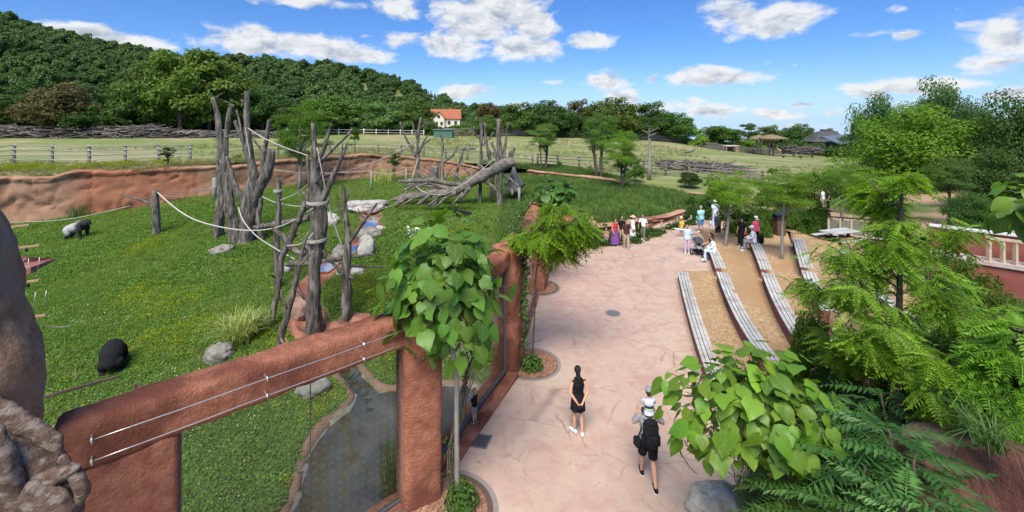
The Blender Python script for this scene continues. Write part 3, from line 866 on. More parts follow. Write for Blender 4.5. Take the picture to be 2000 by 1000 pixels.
# back wall: one long cliff of render with horizontal folds
def cliff(name, pts, zb, zt, label, mat, th=1.2, step=.5, fold=.3, seed=0, cat='wall'):
    pts = np.array(pts, float); seg = np.linalg.norm(np.diff(pts, axis=0), axis=1); s = np.concatenate([[0], np.cumsum(seg)])
    S = np.arange(0, s[-1], step); px_ = np.interp(S, s, pts[:, 0]); py_ = np.interp(S, s, pts[:, 1])
    ztS = np.interp(S, s, zt); zbS = np.interp(S, s, zb)
    t = np.gradient(np.column_stack([px_, py_]), axis=0); t /= np.linalg.norm(t, axis=1)[:, None]
    n = np.stack([t[:, 1], -t[:, 0]], -1)
    nb = fbm(np.column_stack([S, S * 0 + seed, S * 0]), .21, 4)
    ztS = ztS + .55 * nb
    rings = []
    H = np.concatenate([np.linspace(0, .86, 20), [.90, .93, .96, .985, 1.0]])
    for i in range(len(S)):
        h = ztS[i] - zbS[i]
        fr = [(n[i] * (th * (.5 - .10 * q + (.16 if q > .915 else 0) - (.2 if q > .99 else 0))), zbS[i] + h * q) for q in H]
        top = [(n[i] * (th * .15), ztS[i] + .04), (-n[i] * (th * .2), ztS[i] + .03), (-n[i] * th * .5, ztS[i] - .15)]
        bk = [(-n[i] * th * .5, ztS[i] - 1.0), (-n[i] * th * .5, zbS[i])]
        rings.append([(px_[i] + a[0], py_[i] + a[1], z) for a, z in fr + top + bk])
    rings = np.array(rings)
    q = rings.copy(); q[..., 2] *= 1.6
    cr_ = np.abs(fbm(q * np.array((1, 1, .35)) + 30 + seed, .42, 3)); le_ = np.abs(fbm(q * np.array((.5, .5, 2.2)) + 60 + seed, .35, 3))
    d = fold * 1.3 * fbm(q + seed, .25, 4, .55) - fold * .6 * (1 - sstep(0, .07, cr_)) - fold * .7 * (1 - sstep(0, .05, le_)) + fold * .25 * fbm(q + 80, 1.3, 3)
    nn = np.zeros_like(rings); nn[:, :, :2] = n[:, None, :]
    w = np.ones(rings.shape[1]); w[-5:] = .3
    rings = rings + nn * (d * w[None])[..., None]
    m = MB(); m.loft(rings)
    o = m.build(name, mat); tag(o, label, cat)
    return o
bp_ = [(20, 437, 345, 41.0), (100, 432, 346, 42), (150, 428, 333, 43), (250, 405, 330, 45), (420, 383, 319, 49), (560, 368, 311, 53.5), (700, 352, 303, 58), (800, 346, 306, 60.5), (870, 345, 314, 61), (945, 343, 331, 61)]
pts, zb, zt = [(-58, 30), (-53, 36.5)], [-3, -3], [2.4, 2.6]
for x, yb_, yt_, Yd in bp_:
    a = P(x, yb_, Yd); b_ = P(x, yt_, Yd); pts.append((a[0], Yd)); zb.append(a[2] - .8); zt.append(b_[2])
cliff('rock_wall', pts, zb, zt, 'long brown-red rock wall closing the back of the gorilla lawn below the rail fence', M_wall2, fold=.28, step=.22)
# low rims
cliff('rock_ridge', [(2.2, 57.6), (7, 53.7), (11, 50.2), (16, 47.5), (20.5, 45.2)], [-.5, -.5, -.6, -.8, -1.2], [1.35, 1.3, 1.2, .55, .1], 'low rust-coloured rock ridge below the right part of the rail fence', M_rim, 1.1, .4, .4, 3, 'rock')
cliff('rock_border', [(3.2, 28.7), (5.2, 29.7), (8.4, 31.0), (10.5, 32.1), (13.2, 33.6)], [-.3, -.3, -.3, -.2, -.1], [.95, .92, 1.12, 1.0, 1.0], 'low rounded tan rock border behind the standing visitors', M_rim, .8, .3, .3, 5, 'rock')
cliff('rock_border', [(18.2, 37.0), (20, 40), (21.5, 42.5), (24.5, 44.5)], [-.5, -.5, -1, -1.2], [.55, .6, .4, .3], 'rust rock bank between the light green shrubs at the back of the paving', M_rim, 1.2, .4, .5, 8, 'rock')

# left rock column with sculpted roots
M_column = pm('grey_brown_rock', (.20, .122, .078), (.36, .24, .165), 5.5, .95, 1.0, 15, c3=(.25, .20, .16), s3=.9, spec=.1, coord='World')
M_root = pm('pale_root', (.10, .062, .046), (.22, .145, .11), 7, .9, 1.0, 30, c3=(.30, .24, .20), s3=9, coord='World', stretch=(1, 1, 1.6))
colm = thing('rock_column', 'grey-brown sculpted rock column at the left edge of the picture', 'rock', (-6.9, 5.0, 0))
cv = np.array((-6.9, 5.0, 0))
m = MB()
zs = np.linspace(-3.5, 6.95, 120); rings = []
edge = np.interp(zs, [3.3, 4.2, 4.9, 5.6, 6.3, 6.85, 7.1], [-5.86, -5.80, -5.84, -6.02, -6.10, -6.14, -6.3])
for z, e in zip(zs, edge):
    rad = 1.25 if z < 6.4 else 1.25 - (z - 6.4) * 1.3
    cx = e - rad
    rings.append([(cx + rad * math.cos(a), 5.1 + rad * .8 * math.sin(a), z) for a in np.linspace(0, 2 * PI, 90, endpoint=False)])
rings = np.array(rings); c = rings.mean(1, keepdims=True)
rings = c + (rings - c) * (1 + .10 * fbm(rings, .8, 3, .6) + .09 * fbm(rings * np.array((1, 1, .4)), 2.8, 5, .65))[..., None]
m.loft(rings - cv); m.build('column', M_column, colm)
def rootpx(pts, Y, w, seed):
    q = np.array([P(x, y, Y + (d[0] if d else 0)) for x, y, *d in pts])
    s = np.linspace(0, 1, len(q)); ss = np.linspace(0, 1, len(q) * 12)
    q = np.column_stack([np.interp(ss, s, q[:, i]) for i in range(3)])
    q = q + .02 * np.stack([fbm(q + k * 9 + seed, 3, 2) for k in range(3)], -1)
    r = np.interp(ss, s, np.array(w)) * Y / F / 2
    mm = MB(); mm.tube(q - cv, r, 26, .26, seed=seed, round_end=True); mm.build('root', M_root, colm)
rootpx([(-20, 790), (30, 815), (70, 845), (105, 865), (118, 885)], 4.55, [40, 42, 36, 30, 14], 1)
rootpx([(0, 880), (50, 900), (90, 915), (115, 935), (150, 940), (172, 950)], 4.5, [90, 80, 62, 44, 30, 12], 2)
rootpx([(60, 940), (100, 935), (135, 920), (150, 912)], 4.4, [50, 40, 28, 16], 3)
rootpx([(40, 930), (80, 960), (110, 985), (130, 1010)], 4.5, [110, 100, 80, 50], 4)
rootpx([(120, 895), (140, 920), (160, 960), (150, 985), (138, 1010)], 4.42, [16, 26, 24, 14, 10], 5)
rootpx([(-30, 850), (5, 900), (15, 960), (25, 1020)], 4.2, [50, 46, 44, 60], 6)
rootpx([(60, 970), (95, 990), (120, 1015)], 4.3, [60, 50, 40], 7)
m = MB(); rock_bar(m, (-9.5, 3.4), (-5.95, 5.55), -3, 3.62, .5, .06, .15, .25, seed=20)
o = m.build('rock_wall', M_wall); tag(o, 'dark red rendered wall end behind the pale sculpted roots', 'wall')

# hot-wire outriggers reaching over the lawn from the column
M_batten = pm('pine_batten', (.34, .20, .12), (.46, .30, .19), 4, .7, .3, stretch=(1, 9, 9))
M_black = flat('black_plastic', (.012, .012, .013), .5)
for i, (x0, y0, x1, y1, Yd, lab, ins) in enumerate([(18, 442, 58, 439, 9.5, 'topmost pine batten jutting over the lawn below the wire', 0), (20, 484, 78, 479, 9.0, 'second pine batten from the top, with a row of dark insulators', 4), (22, 555, 77, 547, 8.3, 'pine batten just below the red slab, with dark insulators', 5),
        (33, 625, 90, 615, 7.8, 'fourth pine batten down the column, with short hanging wires', 0), (108, 777, 228, 736, 7.2, 'long low pine batten reaching toward the crouching black gorilla', 0)]):
    a = P(x0 - 60, y0 + 9, Yd - .1); b_ = P(x1, y1, Yd + .2)
    t = thing('hot_wire_batten', lab, 'batten', a, 0, 'battens along the rock column')
    m = MB(); m.beam((0, 0, 0), b_ - a, .05, .035); m.build('batten', M_batten, t, smooth=False)
    for j in range(ins):
        q = (b_ - a) * (.3 + .65 * j / ins); m = MB(); m.ell(q + np.array((0, -.02, -.06)), (.026, .026, .045), 8, 6); m.build('insulator', M_black, t)
    if i in (2, 3):
        for j in range(5):
            q = (b_ - a) * (.25 + .17 * j); m = MB(); m.tube([q + np.array((0, 0, -.03)), q + np.array((.02 * j, 0, .45))], .0035, 4); m.build('wire', M_steel, t)
for (x0, y0, x1, y1, Yd, lab) in ((262, 750, 274, 772, 8.0, 'short pine stake poking up behind the beam near its left end'), (549, 661, 562, 674, 10.2, 'short red stake poking up behind the beam by the pale snag')):
    a = P(x1, y1 + 12, Yd); b_ = P(x0, y0, Yd)
    m = MB(); m.beam((0, 0, 0), b_ - a, .05, .03); m.beam((.1, 0, 0), b_ - a + np.array((.1, 0, .02)), .025, .03)
    o = m.build('hot_wire_stake', M_batten, loc=a, smooth=False); tag(o, lab, 'stake')
# red slab
s0 = [P(x, y, Yd) for x, y, Yd in ((-10, 495, 9.2), (55, 502, 9.2), (108, 505, 9.6), (60, 522, 8.9), (-10, 548, 8.6))]
m = MB(); top = np.array(s0); m.loft(np.array([top + np.array((0, 0, -.22)) * np.array([[1], [.6], [.15], [.6], [1]]), top + .0]))
o = m.build('rock_slab', pm('pink_red_rock', (.26, .10, .085), (.34, .15, .125), 2, .85, .6, 15), smooth=False); tag(o, 'pointed pink-red slab jutting from the column over the lawn', 'rock')

# small things on the paving
def disc(m, c, r0, r1, z0, z1, k=40):
    a = np.linspace(0, 2 * PI, k, endpoint=False)
    rg = lambda r, z: [(c[0] + r * math.cos(x), c[1] + r * math.sin(x), z) for x in a]
    m.loft([rg(r1, z0), rg(r1, z1), rg(r0, z1), rg(r0, z0)], cap=False)
M_iron = flat('grey_iron', (.14, .14, .145), .6)
M_brick = pm('edge_brick', (.26, .135, .085), (.34, .19, .125), 5, .9, .5, 30, island=.28)
mh = G(1197, 612); t = thing('manhole_cover', 'round grey manhole cover in the middle of the paving', 'manhole cover', mh)
m = MB(); disc(m, (0, 0), .28, .34, 0, .012); m.build('ring', flat('pale_concrete', (.26, .25, .24)), t, smooth=False)
m = MB(); disc(m, (0, 0), .001, .265, 0, .014)
for i in range(-3, 4):
    w = math.sqrt(max(.0, .24 ** 2 - (i * .07) ** 2)); m.box((0, i * .07, .017), (2 * w, .028, .006)); m.box((i * .07, 0, .0165), (.028, 2 * w, .005))
m.build('lid', M_iron, t, smooth=False)
q = [G(x, y) for x, y in ((931, 848), (961, 852), (949, 877), (916, 872))]
gc = sum(q) / 4; t = thing('drain_grate', 'dark slotted drain grate in the paving beside the second window', 'drain', gc)
m = MB(); m.add([x - gc + np.array((0, 0, .004)) for x in q], np.array([[0, 3, 2, 1]])); m.build('pit_shade', flat('pit_shade_black', (.008, .008, .008)), t, smooth=False)  # shade below the bars, painted as a flat black sheet on the paving
for i in range(4):
    m = MB(); m.beam(q[i] - gc + np.array((0, 0, .012)), q[(i + 1) % 4] - gc + np.array((0, 0, .012)), .03, .02); m.build('rim', M_iron, t, smooth=False)
for i in range(9):
    k = (i + .5) / 9; a = q[0] + (q[1] - q[0]) * k - gc; b_ = q[3] + (q[2] - q[3]) * k - gc
    m = MB(); m.beam(a + np.array((0, 0, .010)), b_ + np.array((0, 0, .010)), .017, .012); m.build('bar', M_iron, t, smooth=False)
RINGS = [(np.array((-1.35, 8.95)), .98, 'tree ring of small bricks at the foot of the near catalpa'), (np.array((.62, 14.4)), .88, 'tree ring of small bricks at the vine-covered middle pier'), (np.array((1.25, 20.9)), .95, 'tree ring of small bricks at the far pier')]
for c, r, lab in RINGS:
    t = thing('tree_ring', lab, 'tree ring', (*c, 0), 0, 'brick tree rings along the viewing wall')
    m = MB(); disc(m, (0, 0), r, r + .10, 0, .010, 64); m.build('edging', flat('grey_edging', (.23, .20, .185)), t, smooth=False)
    m = MB(); disc(m, (0, 0), .03, r - .005, 0, .006, 48); m.build('bed', flat('joint_sand', (.10, .065, .05)), t, smooth=False)
    m = MB(); nb = 0
    for ir in range(int((r - .06) / .115)):
        r0 = .05 + ir * .115; k = max(6, int(2 * PI * (r0 + .055) / .072))
        for i in range(k):
            a = 2 * PI * (i + .5 * (ir % 2)) / k; m.box(((r0 + .057) * math.cos(a), (r0 + .057) * math.sin(a), .012 + .004 * random.random()), (.104, 2 * PI * (r0 + .055) / k - .012, .016), rz=a); nb += 1
    o = m.build('brick_paving', M_brick, t, smooth=False); o['kind'] = 'stuff'
# ------------------------------------------------------------------ pond, stream, stones
def mat_water(name, bed, tint):
    m, nt, b, out = newmat(name)
    N, L = nt.nodes.new, nt.links.new
    tr = N('ShaderNodeBsdfTransparent'); tr.inputs[0].default_value = c4(tint)
    gl = N('ShaderNodeBsdfGlossy'); gl.inputs['Roughness'].default_value = .03
    fr = N('ShaderNodeFresnel'); fr.inputs[0].default_value = 1.33
    k = N('ShaderNodeMath'); k.operation = 'MULTIPLY_ADD'; k.use_clamp = True; L(fr.outputs[0], k.inputs[0]); k.inputs[1].default_value = 1.0; k.inputs[2].default_value = .10
    g = N('ShaderNodeNewGeometry'); n = N('ShaderNodeTexNoise'); n.inputs['Scale'].default_value = 2.2; n.inputs['Detail'].default_value = 3; L(g.outputs['Position'], n.inputs['Vector'])
    bp = N('ShaderNodeBump'); bp.inputs['Strength'].default_value = .12; bp.inputs['Distance'].default_value = .05; L(n.outputs[0], bp.inputs['Height'])
    L(bp.outputs[0], gl.inputs['Normal']); L(bp.outputs[0], fr.inputs['Normal'])
    ms = N('ShaderNodeMixShader'); L(k.outputs[0], ms.inputs[0]); L(tr.outputs[0], ms.inputs[1]); L(gl.outputs[0], ms.inputs[2]); L(ms.outputs[0], out.inputs['Surface'])
    return m
M_water = mat_water('pond_water', None, (.62, .62, .56))
M_bed = pm('pond_bed', (.19, .18, .16), (.30, .29, .27), .9, .9, .4, 6, c3=(.12, .10, .05), s3=.5, coord='World')
v, f = grid(-9, 1.5, 8.5, 20.5, .25, lambda X, Y: inpoly(X, Y, POND) | (polydist(X, Y, POND) < .3), lambda X, Y: 0 * X - 2.52)
o = link('pond_water', mesh_np('pond_water', v, [f]), M_water); tag(o, kind='structure')
v, f = grid(-9, 1.5, 8.5, 20.5, .25, lambda X, Y: inpoly(X, Y, POND) | (polydist(X, Y, POND) < .3), lambda X, Y: np.maximum(lawn_full(X, Y) + .03, -2.95) + .05 * fbm(np.stack([X, Y, 0 * X], -1), 1.4, 3))
o = link('pond_bed', mesh_np('pond_bed', v, [f]), M_bed); tag(o, kind='structure')
# rocky lip
M_lip = pm('brown_red_lip', (.19, .105, .075), (.27, .155, .115), 1.6, .9, .7, 12, c3=(.15, .12, .09), s3=.8, coord='World')
pp = np.array(POND[:17]); s = np.concatenate([[0], np.cumsum(np.linalg.norm(np.diff(pp, axis=0), axis=1))])
S = np.arange(0, s[-1], .22); lip = np.column_stack([np.interp(S, s, pp[:, 0]), np.interp(S, s, pp[:, 1]), np.full(len(S), -2.5)])
for _ in range(3): lip[1:-1] = (lip[:-2] + lip[1:-1] * 2 + lip[2:]) / 4
tt = np.gradient(lip, axis=0); tt /= np.linalg.norm(tt, axis=1)[:, None]; nn = np.stack([-tt[:, 1], tt[:, 0], 0 * S], -1)
wd = .34 + .22 * fbm(np.column_stack([S, 0 * S, 0 * S]), .5, 3)
prof = [(-.15, -.5), (-.12, -.1), (0, .05), (.35, .13), (.75, .12), (1.0, .03), (1.05, -.5)]
rings = np.stack([lip + nn * (wd * a)[:, None] + np.array((0, 0, z)) for a, z in prof], 1)
rings = rings + .10 * np.stack([fbm(rings + k * 7, 1.8, 3) for k in range(3)], -1)
m = MB(); m.loft(rings); o = m.build('pond_edge', M_lip); tag(o, 'winding brown-red rocky lip around the pond behind the glass', 'rock')
# stream: red channel and pools
st = np.array(STR); S0 = np.concatenate([[0], np.cumsum(np.linalg.norm(np.diff(st, axis=0), axis=1))]); S = np.arange(0, S0[-1], .3)
sx = np.interp(S, S0, st[:, 0]); sy = np.interp(S, S0, st[:, 1])
for _ in range(4):
    sx[1:-1] = (sx[:-2] + 2 * sx[1:-1] + sx[2:]) / 4; sy[1:-1] = (sy[:-2] + 2 * sy[1:-1] + sy[2:]) / 4
t2 = np.gradient(np.column_stack([sx, sy]), axis=0); t2 /= np.linalg.norm(t2, axis=1)[:, None]; n2_ = np.stack([-t2[:, 1], t2[:, 0]], -1)
zz = lawn_z(sx, sy)
hw = .75 + .35 * fbm(np.column_stack([S, S * 0, S * 0]), .35, 3)
M_red = pm('red_stream_rock', (.24, .085, .05), (.33, .15, .10), 1.4, .75, .7, 9, c3=(.14, .06, .04), s3=.9, coord='World', spec=.4)
prof = [(-1.25, -.25), (-1.05, .10), (-.8, .12), (-.55, -.02), (0, -.10), (.55, -.02), (.8, .14), (1.05, .10), (1.25, -.25)]
rings = np.stack([np.column_stack([sx + n2_[:, 0] * hw * a, sy + n2_[:, 1] * hw * a, zz + z - .05]) for a, z in prof], 1)
rings = rings + .16 * np.stack([fbm(rings + k * 7, 1.3, 3) for k in range(3)], -1)
m = MB(); m.loft(rings, close=False, cap=False); o = m.build('stream_channel', M_red); tag(o, kind='structure')
M_pool = mat_water('stream_water', None, (.45, .36, .26))
for a, b_ in ((4, 15), (19, 34), (40, 58)):
    b_ = min(b_, len(S) - 2)
    if b_ - a < 3: continue
    ww = hw[a:b_] * .62
    m = MB(); zc = np.repeat(np.maximum(zz[a:b_], 0 * zz[a:b_] + zz[a:b_].mean() - .15), 1) * 0 + zz[a:b_].mean() - .02
    zc = zz[a:b_] * .5 + .5 * zz[a:b_].mean() - .01
    m.loft(np.stack([np.column_stack([sx[a:b_] + n2_[a:b_, 0] * ww * q, sy[a:b_] + n2_[a:b_, 1] * ww * q, zc]) for q in (-1, 0, 1)], 1), close=False, cap=False)
    o = m.build('stream_water', M_pool); tag(o, kind='structure')

M_stone = pm('grey_boulder', (.20, .19, .165), (.33, .315, .28), 1.6, .9, .7, 11, c3=(.14, .135, .11), s3=2.5)
M_stone2 = pm('pale_boulder', (.36, .34, .31), (.47, .45, .42), 1.4, .9, .6, 10, c3=(.22, .19, .17), s3=1.6)
M_pink = pm('pink_boulder', (.27, .16, .13), (.36, .23, .20), 1.4, .9, .6, 10)
def boulder(px, py, wpx, hpx, lab, mt=None, rz=0, seed=0, Yd=None, zf=None, dep=.8):
    c = on_lawn(px, py) if Yd is None else P(px, py, Yd)
    s = c[1] / F
    rx, rzv = wpx * s / 2, hpx * s / 2
    m = MB(); m.ell((0, 0, rzv * .72), (rx, rx * dep, rzv * 1.08), 40, 26, (0, 0, rz), .48, seed)
    o = m.build('boulder', mt or M_stone, loc=c); return tag(o, lab, 'boulder', None)
boulder(436, 494, 44, 18, 'low tan boulder on the lawn in front of the left dead tree group', seed=1)
boulder(428, 703, 54, 36, 'rounded grey boulder on the lawn beside the yellow-green bush', seed=2)
boulder(611, 772, 62, 38, 'grey boulder behind the big window beside the stream mouth', seed=3)
boulder(720, 412, 76, 24, 'large pale split boulder at the head of the stream', M_stone2, seed=4)
boulder(722, 466, 46, 26, 'grey stone with a rounded top right of the stream', seed=5, rz=.4)
boulder(716, 502, 34, 44, 'tall pale stone leaning beside the upper pool', M_stone2, seed=6)
boulder(665, 502, 30, 26, 'grey stone in the middle of the stream by the ropes', seed=7)
boulder(648, 441, 34, 26, 'pale grey stone left of the stream behind the big dead tree', M_stone2, seed=8)
boulder(697, 537, 34, 16, 'flat pale stone at the end of the long pole', M_stone2, seed=9)
boulder(561, 532, 20, 18, 'small pale stone at the left rim of the lower pool', M_stone2, seed=10)
boulder(583, 622, 34, 44, 'pink slab-like stone left of the big dead trunk', M_pink, seed=11)
boulder(690, 632, 60, 20, 'broad red stone right of the big dead trunk', M_red, seed=12)
boulder(662, 648, 46, 22, 'rounded red stone at the foot of the big dead trunk', M_red, seed=13)
boulder(742, 452, 22, 12, 'small cream stone on the lawn right of the pale stones', M_stone2, seed=14)
boulder(1404, 1002, 110, 56, 'mossy grey boulder at the corner of the paving under the lower catalpa', pm('mossy_boulder', (.30, .27, .21), (.55, .52, .45), 3.2, .95, .8, 16, c3=(.13, .12, .08), s3=1.2), seed=15, Yd=9.0)

# ------------------------------------------------------------------ dead trees
M_bark = pm('dead_wood_grey', (.05, .042, .035), (.165, .145, .125), 3.8, .95, 1.0, 9, stretch=(3, 3, .5), c3=(.22, .20, .175), s3=2.2, spec=.1, coord='World')
M_bark2 = pm('bleached_wood', (.09, .078, .064), (.265, .24, .205), 2.2, .95, 1.0, 7, stretch=(1, 2, 2.6), c3=(.12, .105, .09), s3=1.3, spec=.1, coord='World')
def limb(pts, Yd, o, k=10, seed=0, rough=.34, kink=.12):
    q = np.array([P(p[0], p[1], Yd + (p[3] if len(p) > 3 else 0)) for p in pts])
    w = np.array([p[2] for p in pts]) * Yd / F / 2 * .84
    s = np.concatenate([[0], np.cumsum(np.linalg.norm(np.diff(q, axis=0), axis=1))])
    n = max(6, int(s[-1] / (.16 if Yd < 38 else .25 if Yd < 60 else .6)))
    S = np.linspace(0, s[-1], n)
    c = np.column_stack([np.interp(S, s, q[:, i]) for i in range(3)])
    for _ in range(2): c[1:-1] = (c[:-2] + 2 * c[1:-1] + c[2:]) / 4
    r = np.interp(S, s, w)
    c = c + kink * np.stack([fbm(np.column_stack([S, 0 * S + seed, 0 * S + 5 * i]), .9, 2) for i in range(3)], -1)
    m = MB(); m.tube(c - np.asarray(o), r, k, rough, seed=seed, round_end=False)
    return m
_sd = [0]
def dead_tree(lab, Yd, trunk, branches, name='dead_tree', mat=None, group=None, plant=True):
    b0 = trunk[0]
    base = P(b0[0], b0[1], Yd + (b0[3] if len(b0) > 3 else 0))
    if plant: base[2] = min(base[2], float(lawn_full(base[0], base[1])))
    t = thing(name, lab, 'dead tree', base, 0, group)
    ext = (b0[0], HY + (HC - base[2] + .4) * F / Yd, b0[2] * 1.12) + tuple(b0[3:])
    _sd[0] += 1
    limb([ext] + list(trunk), Yd, base, 20, _sd[0]).build('trunk', mat or M_bark, t)
    if name == 'dead_tree' and 15 < Yd < 52:
        rg = random.Random(_sd[0]); tp = [p for p in trunk[len(trunk) // 3:]] + [p for b in branches for p in b[1:]]
        branches = list(branches)
        for _ in range(5 if Yd < 38 else 3):
            p = rg.choice(tp); a = rg.uniform(-1.25, 1.25); l_ = rg.uniform(22, 52) * 20 / Yd * .8; w_ = min(p[2] * .5, 5.5 * 20 / Yd); x1, y1 = p[0] + l_ * math.sin(a), p[1] - l_ * math.cos(a)
            branches.append([(p[0], p[1], w_), ((p[0] + x1) / 2 + rg.uniform(-4, 4), (p[1] + y1) / 2, w_ * .8, rg.uniform(-.3, .3)), (x1, y1, w_ * .4, rg.uniform(-.7, .7))])
    for br in branches:
        _sd[0] += 1
        limb(br, Yd, base, 9, _sd[0]).build('branch', mat or M_bark, t)
    return t
dead_tree('short dead stump post with one long bare side arm on the lawn', 35, [(308, 456, 16), (306, 420, 14), (304, 396, 13), (303, 373, 12)], [[(303, 415, 8), (298, 400, 6), (278, 391, 5), (255, 384, 4), (234, 376, 3)], [(280, 391, 4), (292, 385, 2.5)]], 'dead_stump')
dead_tree('leftmost tall dead pole tree with one thick leaning stem', 34, [(425, 466, 21), (431, 420, 20), (433, 380, 19), (433, 330, 17), (432, 280, 13), (426, 235, 11), (417, 192, 11)], [])
dead_tree('dead tree with a slanting dark stem between the left pole and the forked trunk', 33, [(464, 472, 28), (452, 430, 24), (448, 390, 20), (440, 350, 15), (438, 310, 12), (441, 270, 10), (448, 230, 9), (453, 204, 9)], [[(449, 385, 12), (441, 340, 10), (437, 300, 9)], [(450, 390, 10), (447, 330, 9), (446, 312, 7)]])
dead_tree('tall forked dead tree with a split crown of broken stems, left group', 32.5, [(484, 474, 40), (484, 440, 34), (487, 405, 32), (490, 380, 26), (496, 340, 16), (489, 300, 14), (484, 260, 11), (480, 215, 10), (481, 178, 8)],
   [[(488, 405, 24), (505, 375, 24), (520, 345, 22), (528, 318, 20), (532, 292, 16)], [(478, 400, 14), (463, 372, 13), (453, 348, 11), (446, 322, 9), (443, 305, 7)], [(492, 345, 9), (480, 300, 8), (470, 262, 8), (458, 235, 7)], [(492, 350, 9), (478, 290, 8), (468, 245, 6), (462, 215, 5)],
    [(508, 370, 12), (512, 335, 11), (515, 300, 9), (522, 262, 8), (525, 233, 7)], [(516, 290, 7), (528, 300, 4), (532, 306, 3)], [(477, 200, 5), (473, 195, 6)], [(510, 385, 10), (504, 430, 11), (512, 470, 13)], [(492, 375, 14), (488, 330, 14), (490, 302, 9)], [(515, 300, 5), (505, 285, 4), (497, 272, 3)]])
dead_tree('thin dead post with a rope tied round its top, right of the left group', 24, [(541, 545, 15), (541, 500, 14), (542, 440, 13), (543, 390, 12), (545, 346, 10)], [], 'dead_stump')
dead_tree('massive dead trunk with spreading bare limbs in the middle of the lawn', 20, [(613, 638, 36), (612, 600, 34), (612, 550, 32), (613, 500, 32), (618, 460, 34), (620, 420, 34), (618, 385, 28), (616, 350, 20), (614, 310, 13), (613, 275, 11), (613, 241, 9)],
   [[(619, 330, 11), (628, 300, 9), (637, 272, 8), (646, 240, 6)], [(620, 320, 9), (645, 296, 7), (668, 275, 6), (690, 252, 4)], [(624, 395, 20), (638, 372, 15), (650, 345, 11), (663, 315, 9), (673, 292, 6), (680, 279, 3)], [(608, 380, 12), (606, 350, 11), (602, 325, 9), (600, 303, 7)], [(610, 410, 18), (600, 385, 18), (603, 368, 10)],
    [(612, 372, 12), (600, 392, 13), (590, 412, 12), (582, 436, 13)], [(612, 470, 14), (594, 500, 15), (570, 488, 13), (548, 462, 12), (531, 447, 9)], [(620, 470, 20), (620, 440, 24), (614, 408, 20)], [(636, 405, 8), (645, 385, 5)], [(620, 476, 8), (634, 492, 9), (650, 515, 9), (666, 533, 7)]])
dead_tree('crooked leaning dead stem left of the massive trunk', 20.5, [(531, 627, 13), (540, 585, 13), (547, 545, 13), (550, 500, 12), (566, 465, 14), (582, 432, 14), (596, 402, 12)], [])
dead_tree('pale leaning snag with twigs in front of the massive trunk', 17.5, [(545, 672, 13), (552, 640, 13), (562, 600, 13), (574, 560, 12), (584, 520, 11), (590, 500, 9), (603, 455, 6)], [[(588, 512, 7), (600, 502, 6), (614, 492, 3)], [(582, 545, 5), (590, 568, 5), (594, 586, 4)]])
dead_tree('slender forked dead tree right of the massive trunk', 20.5, [(675, 588, 20), (676, 550, 17), (679, 510, 18), (681, 470, 15), (677, 430, 12), (674, 395, 10), (672, 362, 9)], [[(684, 475, 11), (698, 452, 9), (713, 430, 8), (728, 406, 6), (735, 396, 5)], [(680, 440, 8), (668, 415, 7), (661, 398, 5)], [(676, 515, 8), (664, 532, 7), (658, 530, 5)], [(682, 540, 9), (690, 545, 4)]])
def dead_log(lab, Yd, trunk, branches=(), mat=None, group=None):
    b0 = trunk[0]; base = P(b0[0], b0[1], Yd + (b0[3] if len(b0) > 3 else 0))
    t = thing('fallen_log', lab, 'log', base, 0, group); _sd[0] += 1
    limb(trunk, Yd, base, 12, _sd[0]).build('trunk', mat or M_bark2, t)
    for br in branches: _sd[0] += 1; limb(br, Yd, base, 8, _sd[0]).build('branch', mat or M_bark2, t)
dead_log('dark log lying across the lower stream pool', 23, [(556, 518, 12), (610, 512, 13), (660, 507, 9), (700, 501, 7), (733, 496, 4)], mat=M_bark)
dead_log('long thin pole lying over the lawn right of the pool', 23.5, [(655, 512, 5), (690, 520, 5), (725, 521, 4), (760, 523, 3)])
dead_log('log propped between the left dead group and the big trunk', 28, [(496, 447, 14), (530, 440, 15), (570, 432, 14), (604, 427, 12)], mat=M_bark)
dead_log('short pale stick lying on the lawn near the gorilla wall', 15.5, [(88, 641, 3), (105, 642, 3), (132, 638, 2)])

